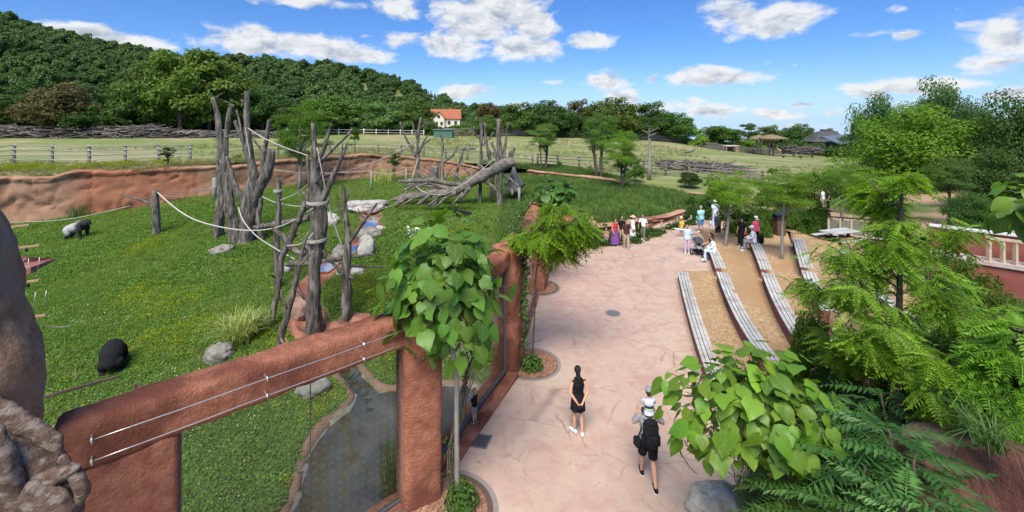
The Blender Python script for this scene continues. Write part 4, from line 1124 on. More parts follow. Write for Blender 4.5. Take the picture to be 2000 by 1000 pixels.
# the big sculpted fallen trunk and its bare trees
FY = 40
t = thing('fallen_tree', 'huge grey fallen trunk with roots and limbs across the far lawn', 'log', P(860, 395, FY))
fo = P(860, 395, FY)
for i, (nm, pts) in enumerate([('trunk', [(768, 388, 9), (790, 386, 17), (840, 379, 19), (896, 370, 23), (938, 346, 25), (980, 324, 27), (1004, 314, 25)]),
   ('limb', [(779, 352, 8), (800, 354, 10), (840, 351, 12), (868, 357, 11), (905, 362, 9)]), ('limb', [(814, 333, 7), (826, 347, 8), (840, 359, 9), (864, 364, 12), (880, 372, 16)]), ('limb', [(800, 372, 7), (820, 362, 8), (850, 352, 9), (872, 356, 9)]),
   ('root', [(880, 372, 13), (858, 380, 10), (850, 393, 7), (835, 402, 5)]), ('root', [(892, 376, 13), (878, 380, 10), (862, 394, 7), (850, 405, 5)]), ('root', [(918, 364, 14), (910, 378, 10), (899, 389, 8)]), ('root', [(840, 380, 9), (825, 395, 8), (812, 402, 5)]), ('root', [(795, 386, 10), (780, 396, 8), (774, 404, 6)]),
   ('limb', [(822, 378, 6), (816, 364, 7), (806, 358, 5)]), ('limb', [(930, 350, 14), (950, 352, 10), (966, 368, 9), (972, 376, 7)]), ('root', [(850, 382, 8), (856, 398, 6), (838, 404, 4)]), ('limb', [(790, 362, 5), (820, 360, 6), (850, 366, 8), (880, 364, 9)]), ('limb', [(785, 374, 5), (800, 366, 6), (826, 354, 6), (852, 346, 4)]), ('limb', [(848, 356, 6), (842, 340, 5), (826, 332, 3)]), ('limb', [(860, 358, 7), (872, 342, 5), (880, 328, 3)]), ('limb', [(905, 360, 7), (898, 344, 6), (880, 338, 4)]), ('limb', [(920, 352, 7), (914, 334, 5), (905, 326, 3)]), ('limb', [(950, 340, 8), (940, 322, 6), (926, 316, 3)]), ('root', [(820, 384, 7), (806, 388, 5), (790, 398, 4), (782, 404, 3)]), ('root', [(905, 378, 9), (892, 388, 6), (880, 402, 4)]), ('limb', [(970, 330, 10), (985, 345, 8), (1000, 350, 6), (1012, 366, 4)])]):
    limb(pts, FY - (2.0 if nm == 'root' else 0) * (i > 0), fo, 16 if i == 0 else 10, 60 + i, .2).build(nm, M_bark2, t)
m = MB()
apex = P(1003, 325, 42); bs = [P(x, y, Yd) for x, y, Yd in ((986, 372, 40.5), (1000, 382, 40), (1018, 378, 40.5), (1026, 362, 43), (1000, 352, 45), (985, 360, 43))]
rings = []
for k, q in ((0, 0.08), (.3, .28), (.6, .55), (.85, .85), (1, 1.05)):
    rg = []
    for j in range(24):
        f_ = j / 24 * 6; i0 = int(f_) % 6; i1 = (i0 + 1) % 6; w_ = f_ - int(f_)
        p_ = bs[i0] * (1 - w_) + bs[i1] * w_
        sag = 1 - .25 * math.sin(PI * w_) * k
        ce = apex * (1 - k) + (sum(bs) / 6) * k
        rg.append(ce + (p_ - sum(bs) / 6) * q * sag)
    rings.append(rg)
m.loft(np.array(rings) - apex); o = m.build('root_tent', pm('grey_netting', (.15, .14, .125), (.22, .205, .185), 8, .95, .6, 40), loc=apex); tag(o, 'grey tent-like cone of netting at the right end of the huge fallen trunk', 'shelter')
G2 = None
dead_tree('tallest bare pole tree rising through the fallen trunk', 40, [(977, 388, 15), (976, 360, 13), (978, 330, 13), (976, 290, 11), (973, 260, 10), (974, 232, 9)], [[(978, 340, 9), (970, 306, 7), (961, 278, 6)], [(982, 335, 9), (996, 312, 9), (1004, 288, 8)], [(984, 322, 8), (987, 275, 7), (992, 238, 5)]])
dead_tree('thin dark pole left of the tallest bare pole', 41, [(938, 380, 9), (939, 340, 8), (940, 300, 8), (941, 262, 7), (938, 239, 5)], [[(941, 285, 4), (955, 272, 4), (964, 258, 3)], [(941, 270, 4), (928, 264, 6), (921, 252, 3), (920, 245, 2)]])
dead_tree('leaning bare pole between the two poles by the fallen trunk', 43, [(962, 330, 9), (955, 309, 8), (949, 270, 7), (946, 240, 5)], [[(951, 290, 4), (968, 305, 5), (976, 318, 5)]])
dead_tree('wide-armed bare tree before the back wall, left of the fallen trunk', 50, [(815, 355, 10), (815, 310, 9), (815, 270, 7), (819, 250, 6), (823, 228, 4)], [[(813, 306, 7), (802, 285, 6), (792, 268, 5), (786, 252, 4), (781, 238, 3)], [(817, 298, 6), (828, 280, 5), (842, 273, 4)], [(819, 292, 5), (828, 276, 4), (836, 262, 3)], [(816, 275, 5), (810, 255, 4), (804, 236, 3)], [(820, 252, 4), (830, 242, 3), (838, 236, 2)], [(808, 290, 3), (806, 276, 2)]])
dead_tree('straight bare pole with one curved arm above the fallen trunk', 46, [(862, 348, 8), (863, 310, 7), (864, 274, 6)], [[(864, 318, 5), (880, 308, 5), (890, 296, 4), (896, 283, 3)]])
dead_tree('small forked bare stem right of the curved-arm pole', 48, [(893, 335, 7), (897, 318, 6), (903, 294, 4)], [[(896, 322, 4), (905, 316, 4)]])
dead_tree('broad short stump behind the fallen limbs', 46, [(847, 346, 17), (848, 333, 16), (849, 322, 14)], [[(845, 340, 4), (838, 330, 4), (831, 325, 3)]], 'dead_stump', M_bark2)
# wooden rope posts
M_post = pm('post_wood', (.22, .205, .18), (.32, .30, .27), 4, .9, .6, 16, stretch=(6, 6, .8), island=.12)
def post(px, py0, py1, w, Yd, lab, zf=lawn_full):
    a = P(px, py0, Yd); b_ = P(px, py1, Yd); a[2] = min(a[2], float(zf(a[0], a[1]))) - .2
    m = MB(); m.tube([(0, 0, 0), (0, 0, (b_ - a)[2] * .5), (.01, 0, (b_ - a)[2])], w * Yd / F / 2, 9, .05)
    return tag(m.build('rope_post', M_post, loc=a), lab, 'post')
post(419, 380, 347, 8, 46, 'square wooden rope post in front of the back wall behind the left dead trees')
post(454, 377, 354, 6, 44, 'second wooden rope post behind the left dead trees')
post(725, 362, 333, 4, 48, 'thin rope post on the far lawn left of the bare tree')
post(793, 352, 330, 4.5, 49, 'thin rope post below the wide-armed bare tree')
post(1014, 378, 366, 5, 40, 'short wooden post at the end of the fallen trunk')

# ropes
def rope(lab, pts, w=3.2, sag=0.0, grp='climbing ropes between the dead trees'):
    q = np.array([P(x, y, Yd) for x, y, Yd in pts])
    s = np.concatenate([[0], np.cumsum(np.linalg.norm(np.diff(q, axis=0), axis=1))]); S = np.linspace(0, s[-1], 30)
    c = np.column_stack([np.interp(S, s, q[:, i]) for i in range(3)])
    for _ in range(10): c[1:-1] = (c[:-2] + 2 * c[1:-1] + c[2:]) / 4
    c[:, 2] -= sag * np.sin(PI * np.linspace(0, 1, 30))
    r = np.clip(w * .78 * c[:, 1] / F / 2, .011, .05)
    m = MB(); m.tube(c - c[0], r, 6); o = m.build('rope', M_rope, loc=c[0]); return tag(o, lab, 'rope', grp)
rope('long white rope sagging from the stump post to the massive trunk', [(308, 376, 34.8), (335, 402, 33), (370, 428, 31), (430, 445, 28), (490, 453, 26), (540, 447, 23), (580, 432, 21), (611, 407, 19.6)], 3.4)
rope('white rope dropping from the left group to the snag', [(466, 405, 32), (472, 430, 30), (500, 462, 27), (545, 490, 23), (575, 506, 20)], 3)
rope('upper pale rope from the forked tree down to the massive trunk', [(484, 250, 32), (510, 268, 30), (555, 288, 26), (602, 304, 20)], 2.6)
rope('rope hanging along the tall stem of the forked tree', [(479, 249, 32), (484, 280, 32), (489, 308, 32)], 2.4)
rope('white rope slanting from the massive trunk to the slender forked tree', [(619, 288, 19.8), (629, 335, 19.8), (640, 395, 20), (655, 445, 20.2), (670, 486, 20.3)], 2.6)
rope('long pale rope from the massive trunk up to the wide-armed bare tree', [(634, 342, 21), (680, 334, 27), (735, 316, 38), (785, 292, 46), (815, 275, 49.5)], 2.0)
rope('rope hanging from the wide-armed tree to the boulder by the stream', [(817, 308, 49), (806, 345, 45), (794, 375, 42), (770, 402, 36), (738, 410, 33)], 1.8)
rope('rope along the pale log toward the fallen trunk', [(640, 414, 24), (700, 400, 31), (738, 398, 35), (772, 388, 39)], 1.8)
rope('white rope running up along the fallen trunk', [(870, 380, 37), (905, 360, 37.5), (940, 334, 38), (962, 312, 39)], 1.6)
rope('white rope fanning from the curved-arm pole to the right poles', [(864, 348, 45), (900, 322, 43), (940, 294, 41)], 1.5)
rope('second fanning rope below the first, toward the tallest pole', [(864, 350, 45), (905, 335, 43), (950, 318, 41), (975, 308, 40)], 1.5)
rope('rope hanging straight from the straight bare pole', [(866, 305, 45.5), (864, 330, 45.5), (862, 352, 45.5)], 1.5)
rope('slack rope looping under the fallen limbs', [(800, 352, 42), (820, 372, 39), (845, 381, 38), (870, 380, 37)], 1.6)
rope('rope strung between the top stems of the tallest pole', [(962, 282, 40), (978, 276, 40), (992, 261, 40)], 1.6)
rope('rope from the tallest pole to the short right stem', [(976, 305, 40), (990, 297, 40), (1004, 288, 40)], 1.6)
rope('upper thin rope along the back wall from the stump post', [(306, 374, 35), (360, 376, 40), (410, 370, 45), (450, 350, 45)], 1.7)
rope('lower thin rope along the back wall from the stump post', [(306, 377, 35), (350, 381, 39), (395, 374, 44), (420, 366, 45.8)], 1.7)
rope('long slack rope at the foot of the back wall on the left', [(20, 434, 38), (80, 433, 39), (140, 428, 40), (200, 415, 41), (255, 402, 42)], 1.7)
rope('horizontal rope on the back wall behind the massive trunk', [(536, 332, 50), (590, 338, 50), (650, 338, 50), (725, 334, 48)], 1.4)
rope('horizontal rope between the two thin posts on the far lawn', [(725, 336, 48), (760, 340, 48.5), (793, 334, 49)], 1.4)
rope('pale rope from the thin post to the massive trunk at knee height', [(512, 384, 31), (535, 395, 27), (570, 402, 23), (608, 405, 20)], 2.2)
rope('rope rising from the rope-tied post to the right limbs', [(546, 392, 24), (575, 380, 23), (603, 360, 21), (640, 332, 20.5)], 2.2)
rope('white rope swinging from the trunk collar to the snag', [(612, 455, 19.7), (600, 468, 19.5), (585, 478, 19.2), (560, 480, 19.2)], 2.4)
for i, (x, y, Yd, w, lab) in enumerate([(618, 467, 20, 34, 'rope collar round the massive trunk at its lower fork'), (621, 394, 20, 36, 'rope collar round the massive trunk below its limbs'), (543, 372, 24, 13, 'rope collar near the top of the rope-tied post'), (664, 531, 20.4, 12, 'rope collar where the side branch meets the slender forked tree')]):
    c = P(x, y, Yd); r = w * Yd / F / 2 * 1.12
    m = MB()
    for j in range(3):
        a = np.linspace(0, 2 * PI, 17); m.tube(np.column_stack([r * np.cos(a), r * np.sin(a), .045 * (j - 1) + .02 * np.sin(a)]), .022, 5, cap=False)
    tag(m.build('rope_collar', M_rope, loc=c), lab, 'rope')

# ------------------------------------------------------------------ rail fences
M_rail = pm('split_rail', (.27, .255, .23), (.40, .38, .35), 3.5, .9, .5, 18, stretch=(1.5, 1.5, 6), island=.18)
M_rail2 = pm('split_rail_dark', (.14, .125, .11), (.23, .21, .185), 3.5, .9, .5, 18, island=.18)
def fence(lab, pts, zf, ph, rails, mat, prad=.09, rrad=.035, seed=0, wav=.05, name='rail_fence'):
    rg = random.Random(seed); o = np.array((pts[0][0], pts[0][1], float(zf(pts[0][0], pts[0][1]))))
    t = thing(name, lab, 'fence', o)
    tops = []
    for x, y in pts:
        z = float(zf(x, y)); h = ph * rg.uniform(.95, 1.06); dx, dy = rg.uniform(-.03, .03), rg.uniform(-.03, .03)
        m = MB(); r = prad * rg.uniform(.85, 1.2)
        m.tube([np.array((x, y, z - .4)) - o, np.array((x + dx, y + dy, z + h * .5)) - o, np.array((x + dx * 2, y + dy * 2, z + h)) - o], [r * 1.05, r, r * .9], 8, .05, seed=rg.random() * 9)
        m.build('post', mat, t); tops.append((x, y, z))
    for a, b_ in zip(tops[:-1], tops[1:]):
        a = np.array(a); b_ = np.array(b_); d = b_ - a; n = np.array((d[1], -d[0], 0)); n /= np.linalg.norm(n)
        for h in rails:
            k = np.linspace(-.03, 1.03, 7)[:, None]
            q = a + d * k + n * prad * .9 + np.array((0, 0, h))
            q[:, 2] += wav * (np.array([rg.uniform(-1, 1) for _ in range(7)]))
            m = MB(); m.tube(q - o, rrad * rg.uniform(.8, 1.25), 6, .06, seed=rg.random() * 9); m.build('rail', mat, t)
    return t
def along(pts, step, jit=0):
    pts = np.array(pts, float); s = np.concatenate([[0], np.cumsum(np.linalg.norm(np.diff(pts, axis=0), axis=1))])
    S = np.arange(0, s[-1], step); return [(np.interp(x, s, pts[:, 0]), np.interp(x, s, pts[:, 1])) for x in S]
def fxy(*a): return [tuple(P(x, 300, Yd)[:2]) for x, Yd in a]
fence('grey split-rail fence above the brown rock wall on the left', along(fxy((-60, 42.5), (20, 44.8), (100, 46), (190, 47.5), (290, 50), (420, 54.5)), 2.95), field_z, 1.95, (.42, .9, 1.4, 1.85), M_rail, .14, .062, 1)
fence('grey split-rail fence along the middle of the paddock edge', along(fxy((432, 55.2), (560, 60.5), (700, 64.5), (850, 66), (960, 65), (1040, 63)), 3.3), field_z, 1.7, (.4, .9, 1.35), M_rail2, .12, .055, 2)
fence('darker split-rail fence above the low rock ridge on the right', along(fxy((1050, 62.5), (1150, 61), (1300, 59.5), (1440, 57), (1530, 55), (1700, 52)), 2.9), field_z, 1.85, (.35, .8, 1.3, 1.7), M_rail2, .14, .062, 3)
fence('far white post-and-rail fence before the trees', along(fxy((560, 108), (700, 112), (845, 116)), 3.0), field_z, 1.55, (.6, 1.25), pm('white_fence', (.6, .58, .53), (.72, .70, .65), 3, .8), .12, .05, 4)
fence('far dark boundary fence on the right below the tree belt', along(fxy((870, 118), (1000, 126), (1150, 133), (1300, 139), (1470, 146), (1540, 150)), 6.0), field_z, 2.1, (.35, .7, 1.05, 1.4, 1.8), M_rail2, .16, .15, 5, .04)
c0 = P(1480, 300, 56); fence('slanted brace of the right fence beside the gap', [tuple(P(1462, 300, 56.3)[:2]), tuple(P(1476, 300, 56)[:2])], field_z, 1.8, (.9, 1.7), M_rail2, .11, .05, 6, name='fence_brace')

# brush piles: hundreds of thrown branches
def brush(lab, pts, h, n, zf, mat, L0=3.0, r0=.07, seed=0, wid=2.0):
    rg = np.random.RandomState(seed); q = along(pts, .2); m = MB(); o = np.array((*q[0], float(zf(*q[0]))))
    for i in range(n):
        x, y = q[rg.randint(len(q))]; z = float(zf(x, y))
        u = rg.rand(); zz = z + h * u * .95; ll = L0 * rg.uniform(.4, 1.3)
        dx, dy = np.array(pts[-1]) - np.array(pts[0]); a = math.atan2(dy, dx) + rg.normal() * .45
        d = np.array((math.cos(a), math.sin(a), rg.normal() * .13)) * ll / 2
        c = np.array((x, y + rg.normal() * wid * (1 - .6 * u) * .5, zz))
        k = np.linspace(-1, 1, 5)[:, None]; c5 = c + d * k + rg.normal(size=(5, 3)) * ll * .035
        c5[:, 2] = np.maximum(c5[:, 2], z - .05)
        m.tube(c5 - o, np.linspace(1, .4, 5) * r0 * rg.uniform(.5, 1.7), 5)
    t = thing('brush_pile', lab, 'brush pile', o); s_ = m.build('branches', mat, t); s_['kind'] = 'stuff'
    return t
M_brush = pm('brush_wood', (.08, .07, .064), (.20, .18, .165), 1.2, .95, .3, island=.5)
brush('long grey brushwood pile along the far side of the paddock, left half', fxy((-40, 93), (150, 94), (250, 95), (330, 95)), 2.6, 620, field_z, M_brush, 4.5, .10, 1, 3)
brush('low scattered pale logs at the right end of the far brushwood pile', fxy((330, 96), (430, 98), (560, 100)), 1.5, 150, field_z, M_brush, 6, .14, 2, 3)
brush('flat grey heap of driftwood in the paddock behind the right fence', fxy((1303, 67), (1360, 67.5), (1452, 66.5)), 1.15, 240, field_z, M_brush, 4, .09, 3, 4)
for lab, Yd, tr, br in (('forked white driftwood trunk lying in the paddock on the right', 100, [(1338, 297, 5), (1352, 297, 5), (1358, 290, 3), (1368, 283, 2)], [[(1354, 295, 3), (1352, 289, 2), (1362, 284, 2)]]), ('grey log lying on the far paddock behind the curved-arm pole', 85, [(893, 293, 3), (905, 291, 6), (918, 289, 7), (930, 290, 3)], [[(915, 289, 3), (926, 281, 2)]])):
    dead_log(lab, Yd, tr, br)
# ------------------------------------------------------------------ leaves and crowns
def quads_mesh(name, pos, nrm, size, asp, rs, kite=True, updir=None):
    n = len(pos)
    nrm = nrm / (np.linalg.norm(nrm, axis=1)[:, None] + 1e-9)
    a = rs.normal(size=(n, 3)) if updir is None else updir + .35 * rs.normal(size=(n, 3))
    t = a - nrm * (a * nrm).sum(1)[:, None]; t /= np.linalg.norm(t, axis=1)[:, None] + 1e-9
    b = np.cross(nrm, t)
    L_ = (size * rs.uniform(.6, 1.35, n))[:, None] if np.isscalar(size) else size[:, None]
    W = L_ / asp
    fold = nrm * W * .35
    v = np.stack([pos - t * L_ * .5, pos + b * W * .5 - t * L_ * .08 + fold, pos + t * L_ * .5, pos - b * W * .5 - t * L_ * .08 + fold], 1)
    return v.reshape(-1, 3), np.arange(n * 4).reshape(n, 4)

def crown_unit(name, seed, n, leaf, style='round', asp=1.5, ncl=46):
    rs = np.random.RandomState(seed)
    if style == 'conifer':
        z = rs.uniform(-1, 1, n) ; r = (1 - (z + 1) / 2) ** .8 * .95 + .03
        lay = np.floor((z + 1) * 7) / 7 - 1; z = lay + (z - lay) * .6
        a = rs.uniform(0, 2 * PI, n); q = np.sqrt(rs.uniform(.15, 1, n)) * r * (1 + .25 * np.sin(a * 5 + lay * 9))
        pos = np.column_stack([q * np.cos(a), q * np.sin(a), z - q * .25]); nr = np.column_stack([np.cos(a), np.sin(a), np.full(n, .9)])
    else:
        d = rs.normal(size=(ncl, 3)); d /= np.linalg.norm(d, axis=1)[:, None]
        if style == 'bush': d[:, 2] = np.abs(d[:, 2]) * 1.1 - .12
        rad = rs.uniform(.38, .86, ncl) * (1 + .16 * rs.normal(size=ncl))
        c = d * rad[:, None]; sz = rs.uniform(.2, .36, ncl) * (1.15 - .35 * rad)
        if style == 'tall':
            k = 1 - .45 * np.clip(c[:, 2], 0, 1) ; c[:, 0] *= k; c[:, 1] *= k
        if style == 'layered':
            c[:, 2] = c[:, 2] * .95
            c[:, :2] *= 1.1
        ci = rs.choice(ncl, n, p=sz ** 2 / (sz ** 2).sum())
        u = rs.normal(size=(n, 3)); u /= np.linalg.norm(u, axis=1)[:, None]
        if style != 'round': u[:, 2] = np.where(u[:, 2] < -.35, -u[:, 2] * rs.uniform(.3, 1, n), u[:, 2])
        flatz = .55 if style == 'layered' else .8
        pos = c[ci] + u * (sz[ci] * rs.uniform(.45, 1.08, n))[:, None] * np.array((1.1, 1.1, flatz))
        nr = u * .8 + np.array((0, 0, .45)) + rs.normal(size=(n, 3)) * .45 + c[ci] * .3
    v, f = quads_mesh(name, pos, nr, leaf, asp, rs)
    return mesh_np(name, v, [f], False)

M_leaf = leafmat('tree_leaves', (.042, .086, .018), (.095, .155, .032), .3)
M_leaf_l = leafmat('bright_leaves', (.085, .165, .022), (.155, .25, .038), .42)
M_trunk = pm('tree_bark', (.085, .068, .055), (.15, .125, .10), 5, .95, .7, 18, stretch=(4, 4, .8), spec=.1)
M_paletrunk = pm('pale_bark', (.22, .20, .175), (.34, .32, .29), 5, .95, .5, 18, stretch=(4, 4, .8), spec=.1)
CR = {}
for nm, a in dict(round0=(1, 9000, .085), round1=(2, 9000, .085), round2=(3, 8000, .09), tall0=(4, 9000, .08, 'tall'), tall1=(5, 8000, .085, 'tall'), airy0=(6, 5200, .085, 'layered', 2.0, 34), airy1=(7, 5200, .085, 'layered', 2.0, 30),
                  con0=(8, 5200, .09, 'conifer', 2.2), bush0=(9, 4200, .10, 'bush', 1.7, 30), bush1=(10, 4200, .10, 'bush', 1.7, 26), bamboo0=(11, 8000, .13, 'bush', 4.0, 44), bamboo1=(12, 8000, .12, 'bush', 4.0, 40),
                  dense0=(13, 20000, .052, 'round', 1.7, 80), dense1=(14, 20000, .052, 'round', 1.7, 70), feather0=(15, 15000, .055, 'layered', 2.8, 60), feather1=(16, 15000, .055, 'layered', 2.8, 54)).items():
    CR[nm] = crown_unit('crown_' + nm, *a)

def tint(o, c): o.color = (c[0], c[1], c[2], 1)
def tree(lab, px, pyb, pyt, wpx, Yd, var, col=(1, 1, 1), cb=.12, cat='tree', name='tree', mat=None, zf=field_z, group=None, trunkw=None, bark=None, lean=0, stems=1, base=None, dep=None, limbs=5):
    b = P(px, pyb, Yd) if base is None else np.array(base, float)
    top = HC - (pyt - HY) * Yd / F
    H = top - b[2]
    rg = random.Random(int(px * 7 + Yd * 13))
    t = thing(name, lab, cat, b, 0, group)
    zc0 = H * cb; rz = (H - zc0) / 2 * 1.04; rx = wpx * Yd / F / 2
    cx = lean * Yd / F
    tw = trunkw * Yd / F / 2 if trunkw else max(.05, H * .022)
    m = MB()
    for s in range(stems):
        a0 = rg.uniform(0, 6.28); sp = 0 if stems == 1 else rx * .3
        p0 = np.array((sp * .35 * math.cos(a0), sp * .35 * math.sin(a0), -.4)); p2 = np.array((cx + sp * math.cos(a0), sp * math.sin(a0), zc0 + rz * 1.2))
        pm_ = (p0 + p2) / 2 + np.array((rg.uniform(-.06, .06) * H, rg.uniform(-.06, .06) * H, 0)) * .6
        m.tube([p0, p0 * .6 + pm_ * .4, pm_, pm_ * .4 + p2 * .6, p2], np.array((1.2, 1, .85, .6, .25)) * tw * (1 if stems == 1 else .7), 8, .06)
        for j in range(limbs if stems == 1 else 2):
            k = rg.uniform(.25, .8); q = p0 + (p2 - p0) * (zc0 * .8 + rz * k) / (zc0 + rz * 1.2)
            a = rg.uniform(0, 6.28); e = q + np.array((math.cos(a) * rx * .7, math.sin(a) * rx * .7, rz * rg.uniform(.3, .7)))
            m.tube([q, q * .5 + e * .5 + np.array((0, 0, rz * .08)), e], np.array((.5, .35, .12)) * tw, 5)
    m.build('trunk', bark or M_trunk, t)
    c = link('crown', CR[var], None, t); 
    if not CR[var].materials: CR[var].materials.append(M_leaf)
    c.material_slots[0].link = 'OBJECT'; c.material_slots[0].material = mat or M_leaf
    c.location = (cx, 0, zc0 + rz); c.scale = (rx, rx if dep is None else rx * dep, rz)
    if var[:4] in ('bush', 'bamb'): c.location = (cx, 0, zc0); c.scale = (rx, rx, (H - zc0) * 1.02); c.rotation_euler = (0, 0, rg.uniform(0, 6.28))
    tint(c, [x * rg.uniform(.92, 1.08) for x in col])
    return t
GRN, DRK, YEL, BLU, PUR, BRT = (1, 1, 1), (.62, .72, .7), (1.5, 1.35, .9), (.75, 1.0, 1.15), (1.35, .70, .85), (1.7, 1.75, 1.0)
SIL = (1.3, 1.35, 1.9)
# belt of trees beyond the paddock, left to right
for a in [
 ('dark green tree at the very left above the brushwood pile', 18, 270, 165, 150, 100, 'round0', DRK, .03),
 ('wide reddish-brown leaved tree behind the brushwood pile on the left', 118, 270, 166, 135, 98, 'round1', (1.75, .95, 1.5), .02),
 ('bluish-green pine with flat tiers behind the red-brown tree', 172, 262, 148, 100, 116, 'airy0', (.62, .85, 1.05), .15),
 ('low dark bushy tree just right of the red-brown tree', 205, 268, 214, 130, 99, 'round2', DRK, .0),
 ('green tree between the low dark bush and the tall birches', 265, 266, 163, 110, 103, 'round0', GRN, .03),
 ('leftmost tall birch with a pale trunk in the left tree group', 305, 264, 112, 130, 104, 'round1', (1.25, 1.15, .95), .06),
 ('tallest broad birch with rusty-lit top in the left tree group', 408, 264, 98, 165, 106, 'tall1', (1.3, 1.15, .85), .05),
 ('tall birch standing in the middle of the left tree group', 352, 264, 104, 140, 101, 'round0', (1.3, 1.2, .95), .08),
 ('green tree at the right shoulder of the tall birches', 448, 264, 150, 90, 108, 'round1', (.95, 1, .9), .03),
 ('rounded blue-green tree behind the forked dead tree', 512, 264, 178, 108, 112, 'round0', (.75, .95, 1.0), .02),
 ('green tree behind the light feathery tree', 572, 264, 196, 90, 114, 'round2', GRN, .02),
 ('broad green tree behind the sapling on the paddock', 640, 264, 190, 120, 116, 'round1', (1.2, 1.2, 1), .02),
 ('pale silvery-green round tree right of the sapling', 752, 266, 203, 92, 118, 'round0', SIL, .0),
 ('dark green tree behind the white fence left of the silvery tree', 702, 262, 188, 90, 130, 'round2', GRN, .02),
 ('upright green tree behind the wide-armed bare tree', 812, 266, 194, 78, 122, 'round1', (1.15, 1.1, .9), .02),
 ('small green tree left of the house', 838, 266, 230, 34, 118, 'round2', GRN, .0),
 ('yellow-green tree in front of the house', 898, 270, 244, 40, 122, 'round0', BRT, .0),
 ('green tree covering the right corner of the house', 951, 270, 226, 52, 122, 'round1', (1.3, 1.25, 1), .0),
 ('purple-leaved tree right of the house', 962, 268, 194, 60, 140, 'round2', PUR, .05),
 ('green tree right of the purple-leaved tree', 1012, 272, 204, 76, 128, 'round0', (1.1, 1.1, .9), .0),
 ('tall green tree in the centre of the belt behind the thin-stemmed tree', 1062, 272, 198, 92, 130, 'round1', (.85, .95, .9), .0),
 ('dark green tree left of the purple-brown tree in the belt', 1104, 274, 203, 64, 132, 'round2', DRK, .0),
 ('purple-brown leaved tree top above the belt', 1132, 274, 198, 54, 146, 'round0', (1.5, .85, .95), .05),
 ('broad tree with olive crown behind the twin-stem tree', 1192, 278, 193, 110, 136, 'round1', (1.25, 1.1, .8), .0),
 ('dark tree filling the belt below the purple-brown one', 1150, 276, 222, 70, 134, 'round2', DRK, .0),
 ('tall green tree behind the pale bare snag', 1272, 280, 203, 84, 140, 'round0', (.9, 1, .85), .0),
 ('rounded dark green tree right of the pale snag', 1318, 284, 222, 74, 142, 'round1', (.8, .95, .8), .0),
 ('small bright green round tree at the edge of the belt', 1362, 283, 250, 34, 138, 'bush0', BRT, .0),
 ('dome-shaped green tree left of the feeding hut', 1408, 287, 241, 80, 150, 'round2', (.95, 1.1, .85), .0),
 ('spindly open tree with sky showing through its top', 1462, 290, 236, 34, 160, 'airy1', (.8, .9, .9), .1),
 ('light green low tree behind the feeding hut', 1462, 292, 262, 60, 152, 'bush1', (1.3, 1.4, 1), .0),
 ('brownish tree behind the thatched sunshades', 1505, 292, 247, 50, 172, 'round0', (1.3, .95, .9), .0),
 ('grey-green shrub mass right of the thatched sunshades', 1545, 296, 258, 66, 165, 'bush0', (.8, .95, .9), .0),
 ('green tree behind the giraffes', 1562, 294, 243, 50, 176, 'round1', (.8, 1, .9), .0),
 ('slim tree left of the dark-roofed building', 1534, 292, 250, 30, 180, 'tall0', (1, 1.1, 1), .0),
 ('tree behind the dark-roofed building', 1622, 290, 246, 26, 210, 'round2', (.9, 1, 1), .0),
 ('small green tree below the dark-roofed building', 1592, 300, 272, 40, 155, 'bush1', (.85, 1, .85), .0),
 ('shrubby tree left of the right wood behind the paddock rail', 1640, 304, 268, 50, 150, 'bush0', (.7, .85, .8), .0)]:
    a = list(a); a[7] = [q * 1.25 for q in a[7]]; a[4] *= 1.22 if a[1] > 460 else 1.1
    tree(*a, group='trees beyond the paddock')
# inside and around the gorilla lawn
tree('light green feathery tree with a thin pale trunk in front of the back wall', 585, 366, 188, 108, 50, 'feather0', (1.15, 1.25, .95), .22, mat=M_leaf_l, trunkw=7, bark=M_paletrunk, zf=lawn_full)
tree('thin yellowish sapling on the paddock behind the massive trunk', 692, 300, 240, 30, 66, 'airy0', (.75, .75, .8), .22, 'sapling', 'sapling', M_leaf_l, trunkw=2)
tree('tiny dark conifer by a post of the left rail fence', 327, 321, 284, 28, 47, 'airy1', DRK, .15, 'sapling', 'sapling', trunkw=3)
tree('thin sapling with sparse leaves before the back wall, left of the bare tree', 770, 352, 292, 26, 55, 'airy1', (.7, .75, .8), .25, 'sapling', 'sapling', M_leaf_l, trunkw=2)
tree('thin-stemmed young tree with a flat round crown by the rail fence', 1062, 334, 238, 72, 58, 'feather1', (1.5, 1.75, 1.3), .35, trunkw=4, stems=4)
tree('tall open tree with twin dark stems on the mound', 1170, 348, 205, 78, 52, 'feather0', (1.35, 1.45, 1.2), .28, trunkw=9, stems=2)
tree('bright green tree with a fan crown on the mound', 1212, 365, 250, 88, 45, 'feather1', (1.1, 1.25, .9), .16, mat=M_leaf_l, trunkw=6, stems=2)
tree('pale bare-trunked snag tree with a thin leafy top', 1268, 345, 222, 50, 56, 'airy0', (.9, .95, .9), .75, trunkw=7, bark=M_paletrunk)
for a in [('round green shrub between the bright fan tree and the pale snag', 1240, 345, 308, 44, 54, 'bush0', (.95, 1.05, .8)), ('dark green shrub before the rail fence on the right', 1348, 357, 330, 52, 52, 'bush1', (.6, .75, .65)),
          ('small yellow-green shrub by the fence behind the thin-stemmed tree', 1093, 335, 316, 14, 60, 'bush0', BRT), ('small bright shrub by the fence left of the twin-stem tree', 1152, 336, 319, 16, 60, 'bush1', BRT),
          ('yellow-green bush behind the left dead trees at the fence', 462, 318, 303, 28, 55, 'bush0', (1.9, 1.7, .8))]:
    tree(*a, .0, 'shrub', 'shrub', trunkw=2, limbs=2)
